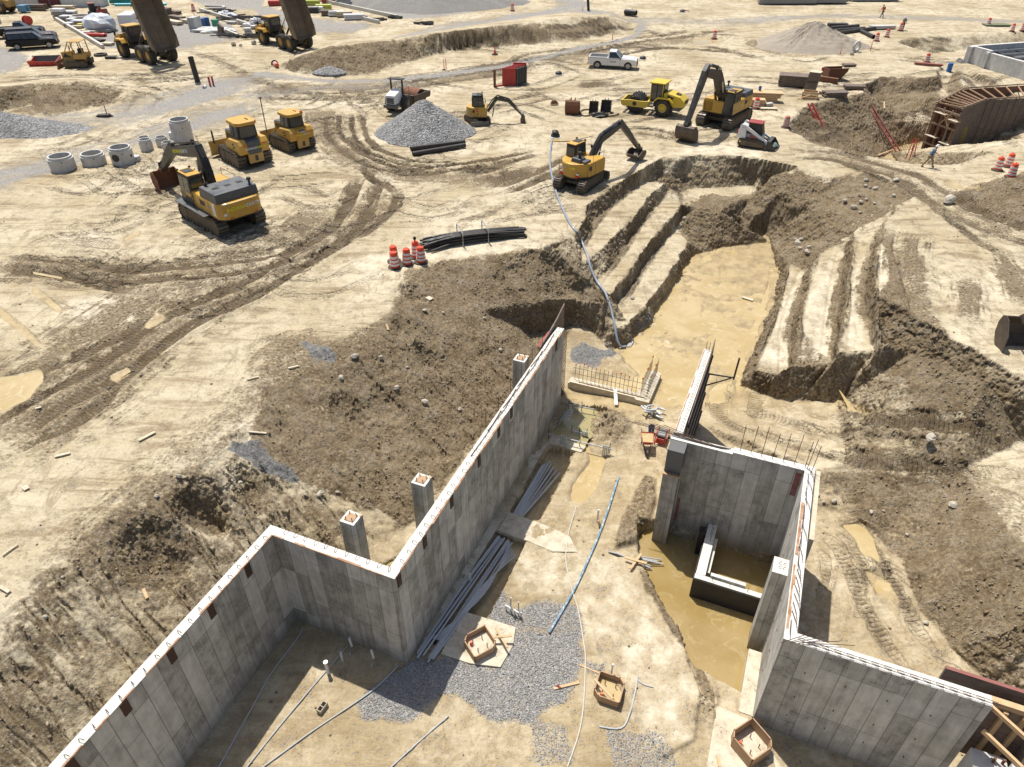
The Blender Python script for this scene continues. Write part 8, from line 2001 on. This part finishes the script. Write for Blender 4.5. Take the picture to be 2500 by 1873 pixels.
R = thing('cargo_trailer', 'white roofed box trailer cut by the left edge behind the parked trucks', 'trailer', G(*N1(20, 590)), rad(20)); MB().box((-2.4, 0, 1.6), (5, 2.4, 2.3)).build('box_body', mat('ribbed_grey', (.42, .41, .40), .6, .3), R, bevel=.05); MB().box((-2.4, 0, 2.79), (5.04, 2.44, .08)).build('roof', WHITE, R)
for x in (-3, -2): wheel(R, x, -1.1, .4, .25, DKST)
R = thing('office_container', 'long white storage container with a maroon middle section at the top left', 'container', G(*N1(960, 165)) + Vector((0, .6, 0)), rad(3))
for x0, x1, m in ((-9.6, -1.3, WHITE), (-1.26, 2.2, mat('maroon_sheet', (.17, .035, .04), .6)), (2.24, 9, WHITE)): MB().box(((x0 + x1) / 2, 1.2, 1.45), (x1 - x0, 2.4, 2.9)).build('section', m, R, bevel=.04)
for k in range(9): MB().box((-9 + 1.9 * k, -.01, 1.4), (.05, .03, 2.6)).build('panel_rib', GREYC, R)
stack(N1(520, 265), 1.4, 1.2, 1.2, 0, mat('light_blue_bin', (.10, .28, .45), .5), 'light blue bin in front of the white container', 1, 'bin', 'storage_bin', cols=2); stack(N1(760, 215), 3.5, 1.0, .9, 0, DKW, 'mixed dark goods against the white container', 2, 'goods', 'goods_stack', cols=5); stack(N1(1340, 185), 3.6, 1.0, .5, 0, PALEW, 'pale boards at the right end of the white container', 2, cols=4)
R = thing('wheel_loader', 'yellow wheel loader cut by the top left corner', 'wheel loader', G(*N1(150, 265)), rad(170))
for x in (0, 3.0):
 for y in (-1.0, 1.0): wheel(R, x, y, .85, .6, OLDY, lugs=16)
MB().prism([(-1.4, .9), (-1.5, 1.9), (.6, 2.1), (.8, 1.0)], -.8, .8).build('engine_cover', OLDY, R, bevel=.08); MB().box((1.5, 0, 1.2), (3, 1.0, .7)).build('chassis', DKST, R); MB().box((1.3, 0, 2.5), (1.3, 1.3, 1.5)).build('cab', BLK, R, bevel=.05); MB().box((1.3, 0, 3.3), (1.5, 1.5, .12)).build('cab_roof', OLDY, R); MB().prism([(4.6, .1), (5.5, 0), (5.4, .2), (4.8, .4), (4.9, 1.2), (4.6, 1.2)], -1.4, 1.4).build('bucket', DKST, R); MB().bar((2.4, -.4, 1.8), (4.7, -.4, .6), .2, .3).build('lift_arm', OLDY, R); MB().bar((2.4, .4, 1.8), (4.7, .4, .6), .2, .3).build('lift_arm', OLDY, R)
R = thing('rough_forklift', 'rusty red telescopic forklift behind the pallet rows', 'forklift', G(*N2(740, 330)), rad(125)); RR = mat('rusty_red_paint', (.24, .07, .045), .7, 0, .5)
for x in (-1.3, 1.5):
 for y in (-1.0, 1.0): wheel(R, x, y, .62, .45, RR, lugs=14)
MB().box((0, 0, 1.05), (4.0, 1.5, .7)).build('chassis', RR, R, bevel=.06); MB().box((-.3, .75, 1.9), (1.3, .8, 1.2)).build('cab', BLK, R, bevel=.05); MB().box((-.3, .75, 2.55), (1.4, .95, .1)).build('cab_roof', RR, R); MB().bar((-2.1, 0, 2.1), (2.6, 0, 1.4), .4, .45).build('boom', RR, R); MB().box((-1.9, -.3, 1.5), (.6, 1.4, .8)).build('counterweight', RR, R, bevel=.08); MB().box((-2.22, -.1, 1.5), (.03, .5, .4)).build('red_triangle', REDL, R); MB().box((2.7, 0, 1.0), (.1, 1.5, 1.3)).build('fork_carriage', DKST, R)
TEAL = mat('teal_sheet', (.02, .30, .26), .5); CYAN = mat('cyan_pipe', (.06, .50, .58), .4)
stack(N2(1130, 60), 5.0, 1.4, 1.3, 0, TEAL, 'teal wrapped stack with white marks behind the raised bed', 2, 'wrapped stack', 'wrapped_stack', cols=2)
for i in range(4): p = G(*N2(950, 78 + 6 * i)) + Vector((0, 0, .15 + .02 * i)); tag(MB().tube([p, p + Vector((8.5, .5, 0))], .15, 8).build('cyan_pipe', CYAN, smooth=True), 'cyan pipe in the bundle beside the teal stack', 'pipe', 'cyan pipes')
R = thing('box_van', 'white van parked behind the cab of the first dump truck', 'van', G(*N2(1230, 440)), rad(95)); MB().box((-.4, 0, 1.25), (3.6, 1.9, 1.7)).build('body', WHITE, R, bevel=.15); MB().box((1.9, 0, .9), (1.2, 1.8, .9)).build('hood', WHITE, R, bevel=.12); MB().box((1.42, 0, 1.6), (.06, 1.6, .6)).build('windscreen', GLASS, R)
for x in (-1.5, 1.8):
 for y in (-.85, .85): wheel(R, x, y, .36, .24, STEEL)
# goods on the right hand lot
stack(N3(700, 660), 1.9, 1.0, 1.9, rad(80), GREYC, 'tall grey bundle of shutter panels standing by the blue boxes', 1, 'panel bundle', 'panel_bundle', cols=8)
for x, y, lb in ((850, 610, 'blue plastic tote, left of two by the grey panel bundle'), (948, 590, 'blue plastic tote, right of two by the grey panel bundle')): stack(N3(x, y), .9, .8, 1.4, rad(20), mat('tote_blue', (.04, .14, .36), .5), lb, 1, 'tote', 'plastic_tote', 'blue totes', cols=2)
stack(N3(1135, 605), .9, .8, 1.2, .1, mat('bin_green', (.02, .30, .18), .5), 'green plastic bin right of the blue totes', 1, 'bin', 'storage_bin', cols=2)
o = MB().sphere((0, 0, .15), (3.0, 1.1, .5), 22, 8, .22).build('tarp_heap', mat('white_tarp', (.66, .65, .62), .6)); o.location = G(*N3(1060, 690)); tag(o, 'crumpled white tarp heap in front of the blue totes', 'tarp')
R = stack(N3(1235, 760), 1.2, .3, 1.5, rad(-40), DKW, 'dark slatted panel leaning at the end of the tarp heap', 1, 'panel', 'slat_panel', cols=4); R.rotation_euler = (0, .35, rad(-40))
rl = random.Random(12)
def heap(px, n, ln, r, m, label, cat, sx=1.5, sy=.8):
 R = thing('material_heap', label, cat, G(*px))
 for i in range(n):
  a = rl.uniform(-.6, .6); c = Vector((rl.uniform(-sx, sx), rl.uniform(-sy, sy), .12 + .08 * (i // 4) + rl.uniform(0, .1))); d = Vector((math.cos(a), math.sin(a), rl.uniform(-.05, .05))) * ln * rl.uniform(.3, .6)
  MB().tube([c - d, c + d], r, 5).build('bar', m, R)
heap(N3(1390, 800), 14, 2.0, .07, DKST, 'heap of dark steel pieces at the short kerb end', 'steel heap'); heap(N3(1130, 290), 16, 3.0, .09, BLK, 'heap of black bars beyond the long kerb', 'bar heap', 2.2, 1.2); heap(N3(1720, 440), 22, 3.0, .10, DKST, 'wide heap of dark rebar cages beyond the long kerb', 'rebar heap', 3.5, 1.6); heap(N3(1950, 830), 16, 2.2, .09, BLK, 'heap of black pipes left of the second dump truck', 'pipe heap', 2.0, .8); heap(N3(2080, 590), 14, 2.4, .08, BLK, 'black bars near the front of the second dump truck', 'bar heap', 2, .9)
for x, y, lb in ((1340, 365, 'white sack on the dark bars, left of two'), (1480, 400, 'white sack on the dark bars, right of two'), (1990, 520, 'white sheeting near the front of the second dump truck'), (1860, 630, 'white and teal sheeting by the long kerb end')):
 o = MB().sphere((0, 0, .35), (1.0, .6, .5), 12, 7, .3).build('white_sack', WTOP); o.location = G(*N3(x, y)); tag(o, lb, 'sack')
stack(N3(1840, 750), 1.0, .9, .9, .2, GREYC, 'pale concrete block alone on the sand by the long kerb', 2, 'concrete block', 'block_stack'); stack(N3(1475, 520), 1.6, .7, .4, -.3, GREYC, 'pale slab lying below the long kerb', 1, 'slab', 'slab_stack', cols=2)
for x, y, w, lb in ((220, 520, 3.6, 'long planks beside the raised bed of the first dump truck'), (300, 420, 3.4, 'dark beams with white tops beside the raised bed'), (540, 500, 2.6, 'pale panels next to the grey panel bundle'), (60, 360, 2.4, 'dark block pile right beside the raised bed'), (230, 300, 3.0, 'dark pallet pile behind the planks')):
 stack(N3(x, y), w, 1.0, .5 if x > 100 else 1.3, rad(-35), DKW if 'dark' in lb else PALEW, lb, 3, 'plank stack', 'plank_stack', cols=3)
R = post(N3(690, 360), 1.0, 'red marker post leaning by the kerb barrel', RUBBER); R.rotation_euler = (0, -.5, 0)
LIME = mat('lime_bag', (.50, .55, .10), .6)
for x, y, w, m, lb in ((600, 85, 2.6, LIME, 'lime green bagged pallet right of the second raised bed'), (500, 45, 2.6, LIME, 'far lime green bagged pallet right of the second raised bed'), (500, 110, 2.4, DKST, 'dark pallet touching the second raised bed'), (640, 135, 2.2, DKW, 'brown crate stack in the right hand lot'), (710, 140, 2.4, WTOP, 'white wrapped goods in the right hand lot'), (560, 105, 1.6, WTOP, 'white bag goods beside the lime pallet'), (790, 145, 2.6, PALEW, 'flat pale sheets in the right hand lot'), (865, 170, 3.2, WTOP, 'white pipe bundle in the right hand lot'), (660, 25, 3.2, REDP, 'red bin at the top edge behind the lots'), (772, 42, 2.6, GREYC, 'pale concrete cube at the top edge'), (185, 50, 2.2, REDP, 'red steel parts left of the second raised bed')):
 stack(N4(x, y), w, 1.1, 1.5 if 'cube' in lb or 'bin' in lb else .8, .1, m, lb, 2, 'goods', 'goods_stack', cols=2)
heap(N4(905, 160), 8, 1.5, .1, BLK, 'black fittings on the white pipe bundle', 'fittings', 1, .6); heap(N4(1085, 180), 7, 1.2, .14, BLK, 'black coil of hose at the short kerb end', 'hose heap', .8, .4); heap(N4(1235, 160), 8, 1.4, .16, BLK, 'black pipe pieces at the foot of the large stone heap', 'pipe heap', 1, .4); heap(T2(1420, 205), 8, 1.4, .14, BLK, 'black blocks on grass below the large stone heap', 'pipe heap', 1, .4)
R = thing('tyre', 'black tyre ring lying between the small bulldozer and the first dump truck', 'tyre', G(*N2(735, 860))); MB().lathe([(.45, 0), (.75, 0), (.8, .12), (.75, .24), (.45, .24)], n=20).build('tread', RUBBER, R, smooth=True)
R = thing('drain_tray', 'black tray with a turned up end behind the first dump truck', 'drain tray', G(*N2(900, 905))); MB().box((0, 0, .15), (1.3, .7, .3)).build('tray', BLK, R, bevel=.06); MB().prism([(.65, .02), (1.0, .02), (.65, .3)], -.2, .2).build('ear', STEEL, R)
# ---------------------------------------------------------------- people
SKIN = mat('skin', (.42, .24, .16), .6, 0, .05)
def skin_mesh(name, verts, edges, radii, m, par, root=0, sub=1):
 me_ = bpy.data.meshes.new(name); me_.from_pydata(verts, edges, []); o = bpy.data.objects.new(name, me_); COL.objects.link(o); o.parent = par
 o.modifiers.new('skin', 'SKIN'); sv = me_.skin_vertices[0].data
 for i, r in enumerate(radii): sv[i].radius = (r, r) if not hasattr(r, '__len__') else r
 sv[root].use_root = True
 if sub: s = o.modifiers.new('sub', 'SUBSURF'); s.levels = sub; s.render_levels = sub
 me_.materials.append(m); return o
def person(label, p, yaw, shirt, trousers, hat, stride=.35, lean=.05, arms=(.25, -.2), vest=None, pack=None):
 R = thing('person', label, 'person', p, yaw); s = stride
 J = dict(pel=(0, 0, .95), wst=(lean * .5, 0, 1.1), chs=(lean, 0, 1.35), nck=(lean * 1.3, 0, 1.5), hd0=(lean * 1.5 + .02, 0, 1.58), hd=(lean * 1.6 + .03, 0, 1.68))
 V = []; E_ = []; Rd = []; ix = {}
 def add_(k, q, r, par_=None):
  ix[k] = len(V); V.append(q); Rd.append(r)
  if par_: E_.append((ix[par_], ix[k]))
 add_('pel', J['pel'], (.15, .12)); add_('wst', J['wst'], (.15, .11), 'pel'); add_('chs', J['chs'], (.17, .12), 'wst'); add_('nck', J['nck'], .06, 'chs'); add_('hd0', J['hd0'], .085, 'nck'); add_('hd', J['hd'], .10, 'hd0')
 legs = {}; ar = {}
 for sd, e in (('l', 1), ('r', -1)):
  f = s * e
  hip = (0, .09 * e, .9); knee = (f * .55 + (.10 if f > 0 else .02), .1 * e, .50 if f > 0 else .47); ank = (f, .1 * e, .10 if f > 0 else .14); toe = (f + .16, .11 * e, .05)
  legs[sd] = (hip, knee, ank, toe); add_('h' + sd, hip, .085, 'pel'); add_('k' + sd, knee, .06, 'h' + sd); add_('a' + sd, ank, .042, 'k' + sd); add_('t' + sd, toe, .04, 'a' + sd)
  g_ = arms[0] if e > 0 else arms[1]
  sh = (lean, .2 * e, 1.43); el = (lean + g_ * .5, .26 * e, 1.16); wr = (lean + g_ * 1.1 + .1, .25 * e, .96 + abs(g_) * .12); pm = (wr[0] + .05, wr[1], wr[2] - .06)
  ar[sd] = (sh, el, wr); add_('s' + sd, sh, .06, 'chs'); add_('e' + sd, el, .045, 's' + sd); add_('w' + sd, wr, .03, 'e' + sd); add_('p' + sd, pm, .034, 'w' + sd)
  for q in range(4): 
   add_('f%d' % q + sd, (pm[0] + .045, pm[1] + (q - 1.5) * .02, pm[2] - .045), .010, 'p' + sd); add_('g%d' % q + sd, (pm[0] + .05, pm[1] + (q - 1.5) * .021, pm[2] - .085 + .008 * abs(q - 1)), .009, 'f%d' % q + sd)
  add_('th' + sd, (pm[0] + .04, pm[1] - .04 * e, pm[2] - .02), .011, 'p' + sd)
 skin_mesh('body', V, E_, Rd, SKIN, R)
 sh_, el_, _ = ar['l']; sr, er, _ = ar['r']
 skin_mesh('shirt', [J['wst'], J['chs'], (lean * 1.2, 0, 1.46), sh_, el_, sr, er, (0, 0, .93)], [(0, 1), (1, 2), (1, 3), (3, 4), (1, 5), (5, 6), (0, 7)], [(.185, .145), (.21, .15), (.11, .10), .085, .065, .085, .065, (.175, .14)], shirt, R)
 (h1, k1, a1, t1), (h2, k2, a2, t2) = legs['l'], legs['r']
 skin_mesh('trousers', [(0, 0, .98), h1, k1, a1, h2, k2, a2], [(0, 1), (1, 2), (2, 3), (0, 4), (4, 5), (5, 6)], [(.17, .14), .115, .085, .065, .115, .085, .065], trousers, R)
 for nm, a, t in (('boot', a1, t1), ('boot', a2, t2)): skin_mesh(nm, [a, (a[0] - .03, a[1], .05), t], [(0, 1), (1, 2)], [.06, .06, .055], DKW, R)
 h = Vector(J['hd'])
 MB().lathe([(.001, .15), (.06, .145), (.11, .10), (.125, .03), (.17, .02), (.17, .005), (.001, .005)], (h.x, 0, h.z + .02), 16).build('hard_hat', hat, R, smooth=True)
 MB().sphere((h.x + .105, 0, h.z - .02), (.02, .015, .03), 6, 4).build('nose', SKIN, R)
 if vest: skin_mesh('safety_vest', [J['wst'], J['chs'], (lean * 1.2, 0, 1.44)], [(0, 1), (1, 2)], [(.20, .16), (.225, .165), (.16, .12)], vest, R)
 if pack: MB().box((lean - .22, 0, 1.3), (.14, .3, .42)).build('backpack', pack, R, bevel=.04)
 return R
TAN = mat('tan_cloth', (.30, .22, .14), .9); DENIM = mat('dark_cloth', (.07, .08, .09), .9); BLSH = mat('blue_cloth', (.03, .14, .30), .85); VEST = mat('orange_vest', (.62, .09, .03), .7); HATW = mat('white_hat', (.8, .8, .8), .35)
p = (G(*M4(1345, 432)) + G(*M4(1437, 452))) / 2; person('worker in a blue shirt and white hard hat striding past the formwork', p, rad(-14), BLSH, TAN, HATW, .42, .16, (.28, -.1))
p = G(*T4(1010, 150)); person('worker in orange vest walking across the far gravel road', p, rad(195), VEST, DENIM, mat('brown_hat', (.16, .10, .07), .6), .34, .08, (.1, .3), VEST, DENIM)
p = G(*T4(1183, 252)); person('worker in a white helmet standing at a barrel beyond the ditch', p, rad(250), mat('grey_cloth', (.28, .27, .27), .9), DENIM, HATW, .1, .1, (.35, .4))
# ---------------------------------------------------------------- boards on the left slope, rocks, clods
for a, b, w, lb in ((Z5(0, 0), Z5(0, 0), 0, ''),):
 pass
def Q4(x, y): return (x * .37975, 1080 + y * .37975)
def Q1(x, y): return (x * .37975, 560 + y * .37975)
for a, b, w, lb in ((Q4(355, 100), Q4(455, 75), .12, 'white board on the brown haul track left of the slope'), (Q4(20, 735), Q4(120, 665), .06, 'thin lath near the left edge above the slope'), (Q4(5, 935), Q4(65, 970), .12, 'board at the left edge above the slope'), (Q4(925, 950), Q4(950, 1010), .11, 'tan board on the slope above the nearest left wall'), (Q1(895, 1365), Q1(1000, 1310), .13, 'white board on the rough dirt above the slope'), (Q1(1600, 1308), Q1(1715, 1318), .12, 'brown board at the head of the blue grey clay'), (Q1(1855, 900), Q1(1920, 885), .1, 'pale board on the dark dirt by the upper clay patch'), (Q1(1590, 972), Q1(1665, 955), .08, 'pale lath on the haul track edge'), (Q1(232, 1160), Q1(270, 1150), .1, 'grey scrap on the haul track'), (Q4(160, 290), Q4(178, 310), .2, 'white scrap on the brown wash'), (Y2(300, 775), Y2(312, 812), .1, 'orange tan board on the bank right of the crawler prints'), (Y2(560, 600), Y2(590, 615), .3, 'white plastic scrap on the bank below the barrels'), (Y3(400, 440), Y3(470, 462), .25, 'pale board floating in the trench water'), (T4(830, 695), T4(860, 700), .15, 'small board on the lip above the right excavation')):
 p = G(*a); q = G(*b); R = tag(MB().bar(p + Vector((0, 0, .07)), q + Vector((0, 0, .07)), w, .04).build('board', PALEW if 'tan' not in lb else WOOD), lb, 'board')
rk = random.Random(6); ROCK = mat('field_stone', (.50, .455, .37), .9, 0, .35, (.33, .27, .19), 3)
def rock_mesh(seed):
 r = random.Random(seed); mb = MB(); ph = [Vector((r.uniform(-1, 1), r.uniform(-1, 1), r.uniform(-1, 1))).normalized() for _ in range(7)]
 mb.sphere((0, 0, 0), 1, 9, 6)
 vs = []
 for v in mb.v:
  v = Vector(v); k = 1.0
  for q in ph: k = min(k, (.62 + .2 * r.random()) / max(v.dot(q), .01)) if v.dot(q) > .6 else k
  vs.append(v * k)
 mb.v = [tuple(v) for v in vs]; return mb
RK = [rock_mesh(s).build('rock', ROCK) for s in range(5)]
used_r = [False] * 5
def rock(px, r, label, group):
 i = rk.randrange(5); p = G(*px)
 if not used_r[i]: o = RK[i]; used_r[i] = True
 else: o = RK[i].copy(); COL.objects.link(o)
 o.location = p + Vector((0, 0, r * .35)); o.scale = (r * rk.uniform(.55, .95), r * rk.uniform(.5, .85), r * rk.uniform(.4, .65)); o.rotation_euler = (rk.uniform(-.4, .4), rk.uniform(-.4, .4), rk.uniform(0, 6)); tag(o, label, 'rock', group)
for px, r, lb, g in [(Y3(x, y), r, 'grey stone in the small cluster on the slope beside the trench water', 'stone cluster by the trench') for x, y, r in ((755, 95, .3), (770, 130, .28), (815, 155, .35), (790, 60, .2), (830, 120, .22), (750, 50, .18))] + \
  [(M4(x, y), r, 'pale stone lying on the dark rubble slope', 'stones on the rubble slope') for x, y, r in ((880, 560, .28), (875, 610, .25), (955, 635, .35), (910, 625, .2), (700, 735, .3), (775, 795, .35), (835, 740, .25), (880, 720, .2), (1110, 695, .28), (1130, 560, .3), (830, 830, .2), (950, 755, .2), (300, 1080, .3), (330, 1060, .25), (280, 1060, .22))] + \
  [(Z6(x, y), r, 'pale stone at the foot of the bank right of the room', 'stones below the right bank') for x, y, r in ((1345, 495, .16), (1410, 490, .2), (1650, 560, .18), (1730, 550, .12), (1880, 700, .12), (2030, 85, .35), (2170, 520, .3), (1310, 445, .15), (2000, 1270, .18))] + \
  [(Y2(x, y), r, 'pale stone on the dug bank behind the long wall', 'stones on the left bank') for x, y, r in ((545, 685, .22), (95, 985, .3), (365, 1185, .22), (545, 1275, .25), (265, 985, .16), (770, 1320, .2), (430, 1050, .14), (930, 735, .2), (1030, 940, .2), (665, 700, .15), (10, 1120, .25))] + \
  [(Q4(x, y), r, 'stone lying in the gullies of the left slope', 'stones on the left slope') for x, y, r in ((1150, 225, .2), (2060, 340, .25), (1545, 265, .16), (295, 1130, .18), (405, 870, .1), (1010, 350, .14), (2170, 325, .15))] + \
  [(N3(x, y), r, lb, 'boulders in the storage yard') for x, y, r, lb in ((1510, 990, .65, 'round pale boulder on the grass by the second dump truck'), (1660, 1000, .35, 'small brown boulder beside the round pale one'), (1940, 960, .7, 'wide grey boulder by the black pipe heap'))] + \
  [(T4(740, 415), .5, 'grey boulder beside the white rimmed tyre', 'boulders by the tyre'), (T4(757, 465), .45, 'pale boulder in front of the white rimmed tyre', 'boulders by the tyre'), (Y2(1880, 605), .18, 'lone stone on the third bench', 'bench stones'), (M4(1570, 740), .6, 'flat white stone slab beside the haul track at the right', 'slabs'), (M3(1270, 510), .25, 'stone at the foot of the first bench', 'bench stones'), (M3(1340, 505), .3, 'stone at the corner of the first bench', 'bench stones'), (M3(1490, 885), .3, 'pale stone on the dark mud at the bench end', 'bench stones')]:
 rock(px, r, lb, g)
# loose clods: far too many to count, scattered where the soil is dark and broken
def clods(name, n, weight, r0, r1, m, seed):
 rg_ = np.random.default_rng(seed)
 dist = np.hypot(GX, GY); w = weight * ((dist > 10) & (dist < 75)) * (np.gradient(Yg, axis=0).ravel() * np.gradient(Xg, axis=1).ravel()) / np.maximum(dist, 15) ** .8
 w = np.maximum(w, 0); cs_ = np.cumsum(w); k = np.searchsorted(cs_, rg_.random(n) * cs_[-1])
 base = np.array([(0, 0, 1), (.9, 0, .3), (.28, .86, .35), (-.73, .53, .25), (-.73, -.53, .35), (.28, -.86, .25), (.5, .2, -.6), (-.4, .5, -.6), (-.3, -.5, -.6)])
 tri = [(0, 1, 2), (0, 2, 3), (0, 3, 4), (0, 4, 5), (0, 5, 1), (1, 6, 2), (2, 6, 7), (2, 7, 3), (3, 7, 8), (3, 8, 4), (4, 8, 5), (5, 8, 6), (5, 6, 1)]
 sc2 = r0 + (r1 - r0) * rg_.random(n) ** 4; a = rg_.random(n) * 6.28
 B = base[None] * (1 + .35 * (rg_.random((n, 9, 1)) - .5)) * sc2[:, None, None] * np.array([1, 1, .75])
 X = B[:, :, 0] * np.cos(a)[:, None] - B[:, :, 1] * np.sin(a)[:, None]; Y = B[:, :, 0] * np.sin(a)[:, None] + B[:, :, 1] * np.cos(a)[:, None]
 jx = rg_.uniform(-.05, .05, n); jy = rg_.uniform(-.05, .05, n)
 V = np.stack([X + (GX[k] + jx)[:, None], Y + (GY[k] + jy)[:, None], B[:, :, 2] + (Z[k] + sc2 * .2)[:, None]], 2).reshape(-1, 3)
 F = (np.array(tri)[None] + (np.arange(n) * 9)[:, None, None]).reshape(-1, 3)
 me_ = bpy.data.meshes.new(name); me_.vertices.add(len(V)); me_.vertices.foreach_set('co', V.astype(np.float32).ravel()); me_.loops.add(F.size); me_.loops.foreach_set('vertex_index', F.astype(np.int32).ravel()); me_.polygons.add(len(F)); me_.polygons.foreach_set('loop_start', (np.arange(len(F)) * 3).astype(np.int32)); me_.polygons.foreach_set('loop_total', np.full(len(F), 3, np.int32)); me_.update(); me_.validate()
 me_.materials.append(m); o = bpy.data.objects.new(name, me_); COL.objects.link(o); tag(o, kind='stuff')
CLD = mat('soil_clod', (.25, .195, .125), .95, 0, .7, (.38, .31, .21), .7); CLD2 = mat('gravel_stone', (.28, .275, .26), .9, 0, .6, (.46, .45, .42), 9)
dry = (1 - np.clip(WET, 0, 1)) * (1 - np.clip(GRAV * 1.3, 0, 1))
clods('soil_clods', 24000, dry * (np.clip(soil_dark - .22, 0, 1) ** 1.5 * np.clip(.35 + 1.3 * n1 + .8 * n2, 0, 1) + .004), .013, .075, CLD, 1)
clods('loose_stones', 9000, np.clip(GRAV - .3, 0, 1) * inpit, .015, .04, CLD2, 2)
